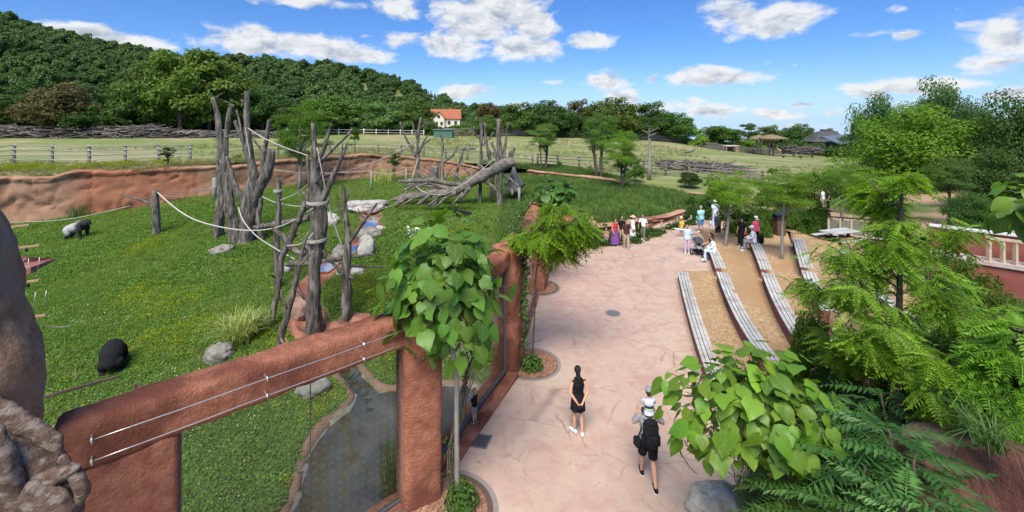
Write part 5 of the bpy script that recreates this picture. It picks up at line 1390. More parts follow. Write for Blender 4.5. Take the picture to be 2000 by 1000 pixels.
# light green young trees and woods on the right
for a in [('light green young tree left of the bin, on a slim grey post stem', 1431, 479, 330, 104, 24.6, 'feather0', (1.45, 1.5, 1.0), .42, 6, 10, (G(1415, 480, .9))),
          ('light green young tree on a slim stem in the middle of the gravel', 1538, 506, 328, 130, 20.9, 'feather1', (1.45, 1.5, 1.0), .44, 6, 8, (G(1527, 505, 1.35))),
          ('light green tree behind the fence railing on the right', 1640, 450, 318, 100, 25, 'feather0', (.9, 1, .8), .40, 7, 8, None)]:
    tree(a[0], a[1], a[2], a[3], a[4], a[5], a[6], a[7], a[8], mat=M_leaf_l, trunkw=a[9], bark=M_paletrunk, lean=a[10], base=a[11])
for a in [('big bright green tree filling the middle of the right wood', 1795, 430, 205, 260, 42, 'dense0', (1.0, 1.1, .8), .10, M_leaf_l), ('tall dark tree with an open top behind the bright green tree', 1835, 420, 146, 130, 56, 'dense1', (.85, 1, .95), .25, None),
          ('dark green tree at the left shoulder of the right wood', 1718, 400, 182, 120, 54, 'dense0', (.75, .9, .8), .1, None), ('dark green tree at the right edge of the picture, top of the wood', 1985, 430, 172, 190, 36, 'dense1', (.62, .78, .62), .05, None),
          ('medium green tree behind the wall cap at the right', 1945, 440, 290, 150, 31, 'dense0', (.62, .75, .65), .0, None), ('dark tree between the bright green tree and the right edge', 1905, 420, 185, 120, 52, 'dense1', (.7, .85, .8), .05, None),
          ('light green spreading tree at the foot of the right wood', 1700, 440, 335, 150, 31, 'feather1', (1.05, 1.2, .85), .06, M_leaf_l), ('light green low tree before the paddock rails, right of the gap', 1650, 400, 305, 110, 40, 'feather0', (1.1, 1.2, .9), .05, M_leaf_l),
          ('young sumac-like tree with pale stem by the sandy path', 1855, 428, 305, 90, 27, 'feather1', (1.0, 1.25, 1.0), .3, None), ('dark rounded shrub by the wall cap on the right', 1900, 450, 372, 110, 25, 'dense1', (.55, .72, .6), .0, None),
          ('dark green tree closing the wood behind the sandy path', 1790, 425, 330, 170, 48, 'dense0', (.5, .65, .55), .0, None)]:
    a = list(a); a[7] = [q * 1.3 for q in a[7]]
    tree(*a[:9], group='right wood', mat=a[9])
for a in [('left light green bamboo bush at the back of the paving', 1458, 466, 396, 92, 27.0, 'bamboo0', (.62, .72, .62), .0), ('bamboo bush left of the bin', 1494, 460, 386, 84, 28.2, 'bamboo1', (.72, .8, .66), .0), ('bamboo bush behind the bin', 1534, 456, 380, 92, 29.2, 'bamboo0', (.66, .76, .6), .0),
          ('bamboo bush right of the bin', 1572, 458, 386, 96, 27.4, 'bamboo1', (.74, .84, .7), .0), ('rightmost bamboo bush before the railing', 1606, 456, 392, 76, 26.2, 'bamboo0', (.58, .7, .55), .0),
          ('dark feathery shrub at the left of the path to the back', 1418, 442, 386, 80, 33, 'bamboo1', (.45, .6, .5), .0), ('tall grassy shrub behind the person in light blue', 1356, 455, 392, 84, 33, 'bamboo0', (.36, .5, .42), .0), ('dark grassy shrub behind the person in aqua', 1388, 446, 396, 70, 34.5, 'bamboo1', (.36, .5, .42), .0),
          ('light green shrub by the rust rock bank at the back', 1408, 430, 352, 110, 36, 'bush0', (.95, 1.05, .75), .0), ('second light shrub on the rust rock bank', 1520, 415, 345, 120, 37, 'bush1', (.95, 1.08, .75), .0), ('third light shrub near the far path behind the benches', 1582, 405, 340, 90, 38, 'bush0', (.85, .98, .7), .0),
          ('wispy pale bamboo growing over the end of the third bench row', 1600, 770, 565, 130, 11.4, 'bamboo1', (.8, .85, .75), .0), ('wispy light shrub at the right below the parapet', 1885, 650, 500, 170, 14.5, 'bamboo0', (.95, .95, .85), .0), ('pale wispy shrub at the right edge below the low wall', 1985, 660, 550, 130, 13, 'bamboo1', (.95, .92, .85), .0)]:
    tree(*a, 'shrub', 'shrub', M_leaf_l, limbs=3, trunkw=2)
for i, (x, yb, yt, w, Yd) in enumerate([(1150, 480, 440, 84, 28.2), (1192, 476, 446, 70, 28.6), (1238, 472, 441, 72, 29.2), (1280, 469, 437, 76, 29.6), (1316, 462, 434, 66, 30.3), (1348, 456, 420, 56, 31.4)]):
    tree(['clipped dark shrub at the left end of the rock border behind the locust fronds', 'dark shrub behind the woman in the purple skirt', 'dark shrub behind the woman with the sun hat', 'dark low shrub left of the rope posts', 'dark low shrub between the rope posts', 'dark grassy shrub right of the rope posts'][i], x, yb, yt, w, Yd, 'bush' + str(i % 2), (.62, .8, .6), .0, 'shrub', 'shrub', limbs=2, trunkw=2)

# hillside wood: one mass of crowns
def scatter(name, pts, rz, scl, objs, mat=None, seed=0):
    rs = np.random.RandomState(seed); n = len(pts)
    me = bpy.data.meshes.new(name); me.vertices.add(n); me.vertices.foreach_set('co', np.asarray(pts, np.float32).ravel())
    me.attributes.new('rz', 'FLOAT_VECTOR', 'POINT').data.foreach_set('vector', np.asarray(rz, np.float32).ravel())
    me.attributes.new('scl', 'FLOAT_VECTOR', 'POINT').data.foreach_set('vector', np.asarray(scl, np.float32).ravel())
    me.attributes.new('idx', 'INT', 'POINT').data.foreach_set('value', rs.randint(0, len(objs), n).astype(np.int32))
    o = bpy.data.objects.new(name, me); COL.objects.link(o)
    ng = bpy.data.node_groups.new(name, 'GeometryNodeTree')
    ng.interface.new_socket('Geometry', in_out='INPUT', socket_type='NodeSocketGeometry'); ng.interface.new_socket('Geometry', in_out='OUTPUT', socket_type='NodeSocketGeometry')
    N, L = ng.nodes.new, ng.links.new
    gi = N('NodeGroupInput'); go = N('NodeGroupOutput'); jn = N('GeometryNodeJoinGeometry')
    def na(nm, ty):
        q = N('GeometryNodeInputNamedAttribute'); q.data_type = ty; q.inputs['Name'].default_value = nm
        return [s for s in q.outputs if s.enabled and s.name == 'Attribute'][0]
    A1, A2, A3 = na('rz', 'FLOAT_VECTOR'), na('scl', 'FLOAT_VECTOR'), na('idx', 'INT')
    e2r = N('FunctionNodeEulerToRotation'); L(A1, e2r.inputs[0])
    for i, ob in enumerate(objs):
        cmp_ = N('FunctionNodeCompare'); cmp_.data_type = 'INT'; cmp_.operation = 'EQUAL'
        ins = [s for s in cmp_.inputs if s.enabled]; L(A3, ins[0]); ins[1].default_value = i
        oi = N('GeometryNodeObjectInfo'); oi.inputs['Object'].default_value = ob
        ip = N('GeometryNodeInstanceOnPoints'); L(gi.outputs[0], ip.inputs['Points']); L(cmp_.outputs[0], ip.inputs['Selection']); L(oi.outputs['Geometry'], ip.inputs['Instance'])
        L(e2r.outputs[0], ip.inputs['Rotation']); L(A2, ip.inputs['Scale']); L(ip.outputs[0], jn.inputs[0])
    L(jn.outputs[0], go.inputs[0])
    md = o.modifiers.new('scatter', 'NODES'); md.node_group = ng
    return tag(o, kind='stuff')
def src(name, me, mat):
    me.materials.clear(); me.materials.append(mat); return bpy.data.objects.new(name, me)
M_hillleaf = leafmat('hill_leaves', (.055, .115, .030), (.125, .20, .055), .28)
rs = np.random.RandomState(77)
hs = [src('crown', crown_unit('hill_crown', 30 + i, 1500, .19, 'round', 1.4, 22), M_hillleaf) for i in range(3)]
pts, scl = [], []
def clear(px, py):
    return ((62 < px) & (px < 225) & (178 < py) & (py < 222)) | ((452 < px) & (px < 478) & (138 < py) & (py < 186)) | ((690 < px) & (px < 930) & (184 < py) & (py < 196)) | ((880 < px) & (px < 930) & (188 < py) & (py < 215))
cand = []
for y in np.arange(158, 446, 8.6):
    x = np.arange(-800 * y / 430, 130 * y / 430, 8.6); cand.append(np.column_stack([x + rs.uniform(-3.2, 3.2, len(x)), y + rs.uniform(-3.2, 3.2, len(x))]))
cand = np.vstack(cand); z = hill_z(cand[:, 0], cand[:, 1])
px = 1000 + F * cand[:, 0] / cand[:, 1]; py = HY - (z + 1.5 - HC) * F / cand[:, 1]
k = ~clear(px, py) & ((cand[:, 1] > 205) | (rs.rand(len(cand)) < .55) | (px > 300)) & (px < 1120)
cand, z, px = cand[k], z[k], px[k]
r = rs.uniform(3.4, 8.8, len(cand)) * np.where(px > 700, .8, 1)
scatter('hillside_wood', np.column_stack([cand, z + r * .75]), np.column_stack([0 * r, 0 * r, rs.uniform(0, 6.28, len(r))]), np.column_stack([r, r, r * rs.uniform(.9, 1.35, len(r))]), hs, seed=1)
cs = [src('conifer', crown_unit('ridge_conifer', 40, 900, .16, 'conifer', 2.0), leafmat('conifer_needles', (.016, .036, .014), (.03, .058, .022), .12))]
yy = rs.uniform(415, 440, 330); uu = np.concatenate([rs.uniform(330, 880, 250), rs.uniform(0, 330, 80)]); xx = (uu - 1000) * yy / F
zz_ = hill_z(xx, yy); h = rs.uniform(3.2, 5.6, 330)
scatter('ridge_conifers', np.column_stack([xx, yy, zz_ + h * .8]), np.zeros((330, 3)), np.column_stack([h * .38, h * .38, h]), cs, seed=2)
# vineyard rows on the shoulder of the hill
vm = MB()
for i in range(5):
    q = []
    for u in np.linspace(690, 925, 26):
        Yv = 300 + i * 9; x = (u - 1000) * Yv / F; q.append((x, Yv, float(hill_z(np.array(x), np.array(Yv))) + .8))
    vm.tube(np.array(q), .8, 6, .2, seed=i)
o = vm.build("vineyard_rows", M_hillleaf); tag(o, kind="stuff"); tint(o, (2.2, 2.2, 1.4))
# undergrowth at the back of the tree belt, a dark low thicket nobody could count
n = 1000; uu = rs.uniform(-60, 1580, n); Yv = np.interp(uu, [0, 400, 700, 1000, 1300, 1600], [103, 112, 118, 134, 148, 182]) + rs.uniform(2, 14, n)
xx = (uu - 1000) * Yv / F; zv = np.where(Yv < 160, field_z(xx, Yv), -4); r = rs.uniform(1.6, 4.4, n) * np.where((uu > 832) & (uu < 935), .42, 1) * np.interp(uu, [0, 700, 1250, 1400, 1600], [1.2, 1.15, 1.1, .8, .7])
us_ = [src('thicket', crown_unit('thicket_bush', 50 + i, 1400, .17, 'bush', 1.5, 22), leafmat('thicket_leaves' + str(i), (.022, .045, .012), (.045, .08, .02), .2)) for i in range(2)]
fy = rs.uniform(200, 330, 420); fu = rs.uniform(1240, 1900, 420); fr = rs.uniform(4, 7.5, 420)
xx = np.concatenate([xx, (fu - 1000) * fy / F]); Yv = np.concatenate([Yv, fy]); zv = np.concatenate([zv, -7.5 - .045 * (np.hypot(fy, (fu - 1000) * fy / F) - 150)]); r = np.concatenate([r, fr])
scatter('thicket', np.column_stack([xx, Yv, zv]), np.column_stack([0 * r, 0 * r, rs.uniform(0, 6, len(r))]), np.column_stack([r * 1.2, r, r]), us_, seed=3)

# ------------------------------------------------------------------ grass and herbs on the ground
def blades(n, h, spread, w, lean, rs, seg=2, droop=.3):
    m = MB()
    for i in range(n):
        a = rs.uniform(0, 2 * PI); r = spread * math.sqrt(rs.rand()); b = np.array((r * math.cos(a), r * math.sin(a), -.02))
        d = rs.uniform(0, 2 * PI); hh = h * rs.uniform(.55, 1.15); out = np.array((math.cos(d), math.sin(d), 0)); sd = np.array((-math.sin(d), math.cos(d), 0)); le = lean * rs.uniform(.4, 1.3)
        pts = []
        for k in range(seg + 1):
            q = k / seg; pts.append(b + out * hh * le * q ** 1.6 + np.array((0, 0, 1)) * hh * (q - droop * q ** 3 * le))
        ww = [w * (1 - (k / seg) ** 1.5) + .0006 for k in range(seg + 1)]
        v = np.array([p_ + sd * s * wd for p_, wd in zip(pts, ww) for s in (-1, 1)]); f_ = np.array([(2 * k, 2 * k + 1, 2 * k + 3, 2 * k + 2) for k in range(seg)])
        m.add(v, f_)
    return m.mesh('tuft', False)
def herb(n, r, h, leaf, rs, asp=1.3):
    a = rs.uniform(0, 2 * PI, n); q = r * np.sqrt(rs.rand(n)); pos = np.column_stack([q * np.cos(a), q * np.sin(a), h * rs.uniform(.3, 1, n)])
    nr = np.array((0, 0, 1.)) + .55 * rs.normal(size=(n, 3)); v, f_ = quads_mesh('herb', pos, nr, leaf, asp, rs); return mesh_np('herb', v, [f_], False)
rs = np.random.RandomState(3)
M_grass = leafmat('grass_blades', (.115, .215, .032), (.21, .31, .068), .4, .6, .15)
M_clover = leafmat('clover_leaves', (.10, .205, .032), (.185, .30, .066), .4, .6, .15)
M_straw = leafmat('dry_grass', (.17, .18, .06), (.27, .26, .11), .3, .7, .1)
M_white = flat('white_petals', (.75, .75, .68), .7)
M_yellow = leafmat('yellow_herb', (.17, .27, .025), (.36, .38, .03), .3, .7, .1)
tA = [src('tuft', blades(11, .22, .12, .008, .7, rs), M_grass) for _ in range(3)]
tC = [src('clover', herb(15, .20, .11, .075, rs), M_clover) for _ in range(3)]
tW = [src('flower', herb(4, .30, .15, .034, rs, 1.0), M_white) for _ in range(2)]
tY = [src('herb', herb(16, .22, .20, .06, rs, 1.2), M_yellow) for _ in range(2)]
tS = [src('tuft', blades(12, .45, .16, .008, .8, rs), M_straw) for _ in range(2)]
M_long = leafmat('long_grass', (.065, .145, .028), (.14, .215, .055), .35, .6, .15)
tL = [src('tuft', blades(14, .62, .20, .012, .75, rs, 3), M_long) for _ in range(3)]
def spts(n, x0, x1, y0, y1, keep, zf, s0, s1, dens=None):
    x = rs.uniform(x0, x1, n); y = rs.uniform(y0, y1, n); k = keep(x, y)
    if dens is not None: k &= rs.rand(n) < dens(x, y)
    x, y = x[k], y[k]; s = rs.uniform(s0, s1, len(x)); z = zf(x, y)
    return np.column_stack([x, y, z]), np.column_stack([rs.normal(size=len(x)) * .12, rs.normal(size=len(x)) * .12, rs.uniform(0, 6.28, len(x))]), np.column_stack([s, s, s])
def on_enc(x, y):
    return inpoly(x, y, ENC) & ~inpoly(x, y, POND) & (polydist(x, y, POND) > .35) & (polydist(x, y, STR, False) > 1.0)
def patch(scale, seed, lo, hi):
    return lambda x, y: sstep(lo, hi, fbm(np.column_stack([x, y, 0 * x + seed]), scale, 3))
def cat_sc(*a):
    return [np.vstack([q[i] for q in a]) for i in range(3)]
a = spts(110000, -40, 3, 6, 26, on_enc, lawn_full, .6, 1.35, lambda x, y: .3 + .7 * patch(.16, 40, -.25, .1)(x, y)); b_ = spts(30000, -50, 12, 26, 44, on_enc, lawn_full, 1.1, 2.0); c_ = spts(12000, -35, 20, 44, 60, on_enc, lawn_full, 1.6, 2.6)
scatter('lawn_grass', *cat_sc(a, b_, c_), tA, seed=4)
a = spts(95000, -34, 3, 6, 26, on_enc, lawn_full, .7, 1.3, lambda x, y: .35 + .65 * patch(.25, 3, -.15, .15)(x, y)); b_ = spts(22000, -45, 8, 26, 44, on_enc, lawn_full, 1.2, 2.1, patch(.2, 5, -.2, .1))
scatter('lawn_clover', *cat_sc(a, b_), tC, seed=5)
a = spts(9000, -30, 2, 8, 24, on_enc, lawn_full, .6, 1.1, lambda x, y: .25 + .75 * patch(.3, 8, -.1, .2)(x, y))
scatter('white_clover_flowers', *a, tW, seed=6)
yp = [on_lawn(*q)[:2] for q in ((300, 665), (350, 660), (400, 640), (865 - 100, 700), (640, 780), (645, 790), (730, 690), (735, 580), (700, 560), (570, 660), (620, 665), (180, 480), (280, 480), (330, 600), (280, 570), (900, 452))]
def ydens(x, y):
    d = np.min([np.hypot(x - q[0], y - q[1]) / (.55 + .035 * q[1]) for q in yp], axis=0); return np.exp(-d * d * 1.1) * .75 + .012
a = spts(60000, -30, 3, 10, 40, on_enc, lawn_full, .6, 1.2, ydens)
scatter('yellow_herbs', *a, tY, seed=7)
a = spts(16000, -60, 6, 7, 60, on_enc, lawn_full, .7, 1.4, lambda x, y: np.maximum(sstep(-10.5, -13, x + y * .0) * (y < 20) * .5, patch(.12, 11, .12, .35)(x, y) * (y > 22)))
scatter('dry_grass', *a, tS, seed=8)
mound = lambda x, y: on_enc(x, y) & (x > -1.5 + (y < 28) * 1.5)
a = spts(16000, -1, 21, 28, 58, mound, lawn_full, .7, 1.3, lambda x, y: .25 + .75 * patch(.25, 13, -.2, .2)(x, y))
scatter('long_mound_grass', *a, tL, seed=9)
a = spts(5200, -4, 21, 28, 58, mound, lawn_full, .7, 1.3, patch(.3, 15, .0, .3))
scatter('pale_mound_grass', *a, tS, seed=10)
fk = lambda x, y: inpoly(x, y, FIELDLINE)
a = spts(26000, -62, 0, 40, 64, fk, lambda x, y: field_z(x, y) , .8, 1.5, lambda x, y: sstep(7, 0, polydist(x, y, FIELDLINE[1:10], False)) * .9)
scatter('verge_grass', *a, tS, seed=11)
vy = [P(x, 318, Yd)[:2] for x, Yd in ((30, 43.5), (60, 44.2), (85, 44.5), (150, 45.2), (165, 45.4), (205, 46.5), (250, 48), (320, 50), (10, 43))]
a = spts(40000, -62, -20, 40, 56, fk, field_z, .9, 1.7, lambda x, y: np.exp(-np.min([np.hypot(x - q[0], y - q[1]) for q in vy], axis=0) ** 2 / .9) * .8)
scatter('yellow_verge_herbs', *a, tY, seed=12)
a = spts(9000, -60, 60, 52, 120, fk, field_z, .8, 2.0, patch(.08, 21, .0, .3))
scatter('paddock_tufts', *a, tS, seed=13)
a = spts(9000, -4, 14, 51, 62, lambda x, y: inpoly(x, y, FIELDLINE) & (polydist(x, y, FIELDLINE[9:14], False) < 6), field_z, .8, 1.3)
scatter('fence_grass', *a, tL, seed=14)
gk = lambda x, y: inpoly(x, y, gpoly) & (x > 4.9)
a = spts(2600, 4.5, 20, 3, 13.5, gk, lambda x, y: gard_z(x, y), .5, 1.1, patch(.5, 31, -.1, .3))
scatter('slope_grass', *a, tL, seed=15)

# arching clumps
def clump(lab, c, n, h, spread, w, mat, cat='plant', name='grass_clump', seed=0, lean=.9, droop=.45, col=None):
    m = blades(n, h, spread, w, lean, np.random.RandomState(seed), 5, droop); t = thing(name, lab, cat, c)
    o = link('foliage', m, mat, t)
    if col: tint(o, col)
    return t
M_variegated = leafmat('variegated_blades', (.26, .36, .06), (.55, .58, .22), .35)
M_reed = leafmat('reed_blades', (.07, .11, .02), (.14, .18, .04), .3)
M_darkblade = leafmat('dark_blades', (.045, .10, .02), (.09, .16, .04), .3)
clump('yellow-green variegated grass bush beside the leaning snag', on_lawn(468, 668), 420, 1.6, .6, .030, M_variegated, 'grass bush', seed=1, lean=.8)
clump('darker thin grass clump right of the variegated bush', on_lawn(510, 652), 120, 1.2, .35, .012, M_darkblade, 'grass bush', seed=2, lean=.6)
clump('upright reeds in the pond beside the window pier', (-3.25, 12.6, -2.7), 150, 2.0, .5, .012, M_reed, 'reeds', 'reeds', 3, .28, .2)
clump('grassy tuft at the foot of the back wall left of the sapling', on_lawn(652, 352), 160, 1.4, .9, .03, M_reed, 'grass bush', seed=4, lean=.5)
clump('tall pale grass tuft before the back wall near the thin posts', on_lawn(752, 356), 240, 2.0, 1.4, .035, M_variegated, 'grass bush', seed=5, lean=.45)
clump('weedy green tuft growing against the left part of the back wall', on_lawn(155, 425), 120, 1.5, .8, .02, M_darkblade, 'grass bush', seed=6, lean=.4)
clump('arching dark grass on the slope at the right edge', P(1905, 850, 6.2), 90, .75, .2, .011, M_darkblade, 'grass bush', seed=7, lean=.9)
clump('second arching grass hanging over the red earth on the right', P(1935, 872, 5.6), 60, .7, .15, .010, M_darkblade, 'grass bush', seed=8, lean=1.0, droop=.8)
for i, (x, y, Yd) in enumerate([(1470, 990, 8.3), (1520, 1000, 8.0), (1555, 985, 8.4), (1490, 960, 8.9)]):
    clump(['thin grass clump right of the mossy boulder', 'thin grass clump under the lower catalpa stem', 'thin grass clump right of the lower catalpa stem', 'thin grass clump behind the mossy boulder'][i], P(x, y, Yd), 110, 1.1, .3, .009, M_darkblade, 'grass bush', seed=10 + i, lean=.7)
# white flowering plant on the lawn
c = on_lawn(808, 470); t = thing('flowering_plant', 'small plant with white flower heads on the lawn above the catalpa', 'plant', c)
link('foliage', herb(60, .55, .7, .12, rs), M_clover, t); link('flower', herb(40, .55, .95, .13, rs, 1.1), M_white, t)

# ------------------------------------------------------------------ catalpas with single leaves
def mat_catalpa():
    m = leafmat('catalpa_leaf', (.070, .165, .020), (.125, .235, .035), .38, .42, .4)
    nt = m.node_tree; N, L = nt.nodes.new, nt.links.new
    b = nt.nodes['Principled BSDF']; colsock = b.inputs['Base Color'].links[0].from_socket
    uv = N('ShaderNodeTexCoord'); s = N('ShaderNodeSeparateXYZ'); L(uv.outputs['UV'], s.inputs[0])
    au = N('ShaderNodeMath'); au.operation = 'ABSOLUTE'; L(s.outputs[0], au.inputs[0])
    k = N('ShaderNodeMath'); k.operation = 'MULTIPLY_ADD'; L(au.outputs[0], k.inputs[0]); k.inputs[1].default_value = -.42; L(s.outputs[1], k.inputs[2])
    w = N('ShaderNodeMath'); w.operation = 'MULTIPLY'; L(k.outputs[0], w.inputs[0]); w.inputs[1].default_value = 5.5
    fr = N('ShaderNodeMath'); fr.operation = 'FRACT'; L(w.outputs[0], fr.inputs[0])
    c1 = N('ShaderNodeMath'); c1.operation = 'LESS_THAN'; L(fr.outputs[0], c1.inputs[0]); c1.inputs[1].default_value = .13
    c2 = N('ShaderNodeMath'); c2.operation = 'LESS_THAN'; L(au.outputs[0], c2.inputs[0]); c2.inputs[1].default_value = .05
    mxm = N('ShaderNodeMath'); mxm.operation = 'MAXIMUM'; L(c1.outputs[0], mxm.inputs[0]); L(c2.outputs[0], mxm.inputs[1])
    f = N('ShaderNodeMath'); f.operation = 'MULTIPLY'; L(mxm.outputs[0], f.inputs[0]); f.inputs[1].default_value = .38
    mx = N('ShaderNodeMix'); mx.data_type = 'RGBA'; L(f.outputs[0], mx.inputs['Factor']); L(colsock, mx.inputs['A']); mx.inputs['B'].default_value = (.24, .36, .10, 1)
    L(mx.outputs['Result'], b.inputs['Base Color'])
    bp = N('ShaderNodeBump'); bp.inputs['Strength'].default_value = .35; bp.inputs['Distance'].default_value = .02; L(mxm.outputs[0], bp.inputs['Height']); L(bp.outputs[0], b.inputs['Normal'])
    return m
M_cat = mat_catalpa()
def heart_leaf(seed):
    rs_ = np.random.RandomState(seed)
    T = np.array([0, .10, .24, .42, .62, .80, .93, 1.0]); Wd = np.array([.24, .40, .46, .43, .33, .19, .075, .004])
    if seed % 2: Wd = Wd * np.array([1, 1, 1, 1.12, .95, 1.0, 1, 1])
    U = np.array([-1, -.5, 0, .5, 1.])
    v = []; uv = []
    curl = rs_.uniform(.15, .75); fold = rs_.uniform(.05, .34); tw = rs_.uniform(-.12, .12)
    for t_, w_ in zip(T, Wd):
        for u in U:
            y = t_ - (.10 * abs(u) if t_ == 0 else 0)
            z = -curl * t_ ** 2 * .55 + fold * abs(u) * w_ - .25 * (u * w_) ** 2 * 2 + tw * u * w_ + .03 * math.sin(t_ * 9 + u * 4 + seed)
            v.append((u * w_, y, z)); uv.append((u, t_))
    v = np.array(v); n = len(T)
    f = np.array([(i * 5 + j, i * 5 + j + 1, (i + 1) * 5 + j + 1, (i + 1) * 5 + j) for i in range(n - 1) for j in range(4)])
    me = mesh_np('leaf', v, [f], True); ul = me.uv_layers.new(name='UVMap')
    li = np.zeros(len(me.loops), np.int32); me.loops.foreach_get('vertex_index', li); ul.data.foreach_set('uv', np.array(uv, np.float32)[li].ravel())
    me.materials.append(M_cat); return me
HEART = [heart_leaf(i) for i in range(6)]
def leaf_matrix(pos, n, tip, s):
    n = n / np.linalg.norm(n); tip = tip - n * (tip @ n); tip /= np.linalg.norm(tip) + 1e-9; x = np.cross(tip, n)
    return Matrix(((x[0] * s, tip[0] * s, n[0] * s, pos[0]), (x[1] * s, tip[1] * s, n[1] * s, pos[1]), (x[2] * s, tip[2] * s, n[2] * s, pos[2]), (0, 0, 0, 1)))
def catalpa(lab, base, ctr, rad, n, leaf, seed, col, stemw, stem_pts=None, extra=(), nin=120, stake=False, mind=.0):
    rs_ = np.random.RandomState(seed); base = np.array(base, float); ctr = np.array(ctr, float) - base; rad = np.array(rad, float)
    t = thing('catalpa_tree', lab, 'tree', base)
    m = MB(); top = ctr + np.array((0, 0, rad[2] * .45)); sp = [np.zeros(3) - np.array((0, 0, .2))] + [np.array(q) - base for q in (stem_pts or [])] + [ctr - np.array((0, 0, rad[2] * .5)), top]
    sp = np.array(sp); m.tube(np.column_stack([np.interp(np.linspace(0, 1, 14), np.linspace(0, 1, len(sp)), sp[:, i]) for i in range(3)]), np.linspace(stemw, stemw * .4, 14), 9, .05)
    m.build('trunk', M_trunk if not stake else M_post, t)
    brs = []
    for i in range(9):
        q = sp[-2] + (sp[-1] - sp[-2]) * rs_.uniform(-.2, .9); d = rs_.normal(size=3); d[2] = abs(d[2]) * .5; d /= np.linalg.norm(d); e = ctr + d * rad * .8
        mm = MB(); mm.tube([q, (q + e) / 2 + np.array((0, 0, .08)), e], [stemw * .45, stemw * .3, stemw * .12], 6); mm.build('branch', M_trunk, t)
    merged_v, merged_f, merged_uv, nv_ = [], [], [], 0
    place = []
    pts_ = []
    tries = 0
    while len(place) < n and tries < n * 40:
        tries += 1
        d = rs_.normal(size=3); d /= np.linalg.norm(d); r = rs_.uniform(.62, 1.0)
        bump = 1 + .28 * float(vnoise(np.array([d * 2.2 + seed]))[0]) * 2
        p = ctr + d * rad * r * bump
        if mind and pts_ and np.min(np.linalg.norm(np.array(pts_) - p, axis=1)) < mind: continue
        pts_.append(p); out = d / rad; out /= np.linalg.norm(out); place.append((p, out))
    for ex in extra:
        p = np.array(ex, float) - base; d = p - ctr; place.append((p, d / np.linalg.norm(d)))
    for i, (p, out) in enumerate(place):
        nn_ = out * .75 + np.array((0, -.12, .62)) + rs_.normal(size=3) * .42; tip = out * .55 + np.array((0, 0, -.75)) + rs_.normal(size=3) * .35
        o = link('leaf', HEART[rs_.randint(6)], None, t); o.matrix_local = leaf_matrix(p, nn_, tip, leaf * rs_.uniform(.5, 1.2)); g_ = rs_.uniform(.74, 1.25)
        tint(o, (col[0] * g_ * rs_.uniform(.9, 1.12), col[1] * g_, col[2] * g_))
    vs, fs, uvs, k0 = [], [], [], 0
    for i in range(nin):
        d = rs_.normal(size=3); d /= np.linalg.norm(d); p = ctr + d * rad * rs_.uniform(.15, .62)
        me = HEART[rs_.randint(6)]; mt = np.array(leaf_matrix(p, d + np.array((0, 0, .8)) + rs_.normal(size=3) * .4, d * .6 + np.array((0, 0, -.6)) + rs_.normal(size=3) * .3, leaf * rs_.uniform(.6, 1)))
        co = np.zeros(len(me.vertices) * 3, np.float32); me.vertices.foreach_get('co', co); co = co.reshape(-1, 3) @ mt[:3, :3].T + mt[:3, 3]
        fi = np.zeros(len(me.loops), np.int32); me.loops.foreach_get('vertex_index', fi); vs.append(co); fs.append(fi.reshape(-1, 4) + k0); k0 += len(co)
    if nin:
        o = link('inner_leaves', mesh_np('inner_leaves', np.vstack(vs), [np.vstack(fs)], True), M_cat, t); o['kind'] = 'stuff'; tint(o, col)
    # petioles
    mm = MB()
    for p, out in place[::2]:
        q = ctr + (p - ctr) * .72; mm.tube([q, p], .006, 4)
    o = mm.build('petioles', M_trunk, t); o['kind'] = 'stuff'
    return t
catalpa('near catalpa with large heart-shaped leaves standing at the window pier', (-1.15, 9.3, 0), P(872, 556, 9.1), (1.22, 1.05, 1.40), 285, .35, 1, (1.1, 1.15, 1.0), .06, [P(892, 850, 9.1), P(892, 720, 9.0)],
        [P(725, 565, 9.0), P(745, 590, 9.0), P(765, 510, 8.9), P(790, 500, 8.9), P(780, 640, 8.8), P(795, 660, 8.8), P(768, 650, 8.8), P(1000, 560, 9.2), P(995, 520, 9.2), P(960, 690, 9.0), P(930, 700, 8.9), P(880, 705, 8.8), P(835, 695, 8.8)], 230, True, .14)
catalpa('low catalpa with glossy bright leaves at the lower right over the paving corner', P(1602, 1010, 7.9), P(1478, 792, 7.0), (1.34, 1.0, .84), 300, .275, 2, (1.5, 1.38, .9), .04, [P(1560, 940, 7.6), P(1530, 880, 7.3)],
        [P(1318, 770, 6.9), P(1330, 800, 6.9), P(1345, 835, 6.9), P(1372, 855, 6.8), P(1440, 900, 6.8), P(1470, 905, 6.8), P(1500, 880, 6.7), P(1640, 800, 6.9), P(1625, 770, 7)], 260, False, .11)
catalpa('dark-leaved catalpa crown behind the feathery tree, over the far pier', (1.25, 20.9, 0), P(1083, 378, 20.6), (1.0, .9, .72), 120, .40, 3, (.55, .72, .72), .05, None, (), 60)
catalpa('catalpa branch with pale leaves reaching in at the right edge', P(2075, 470, 7.5), P(2010, 395, 6.8), (.55, .45, .42), 60, .32, 4, (1.25, 1.2, 1.0), .03, None, (), 20)

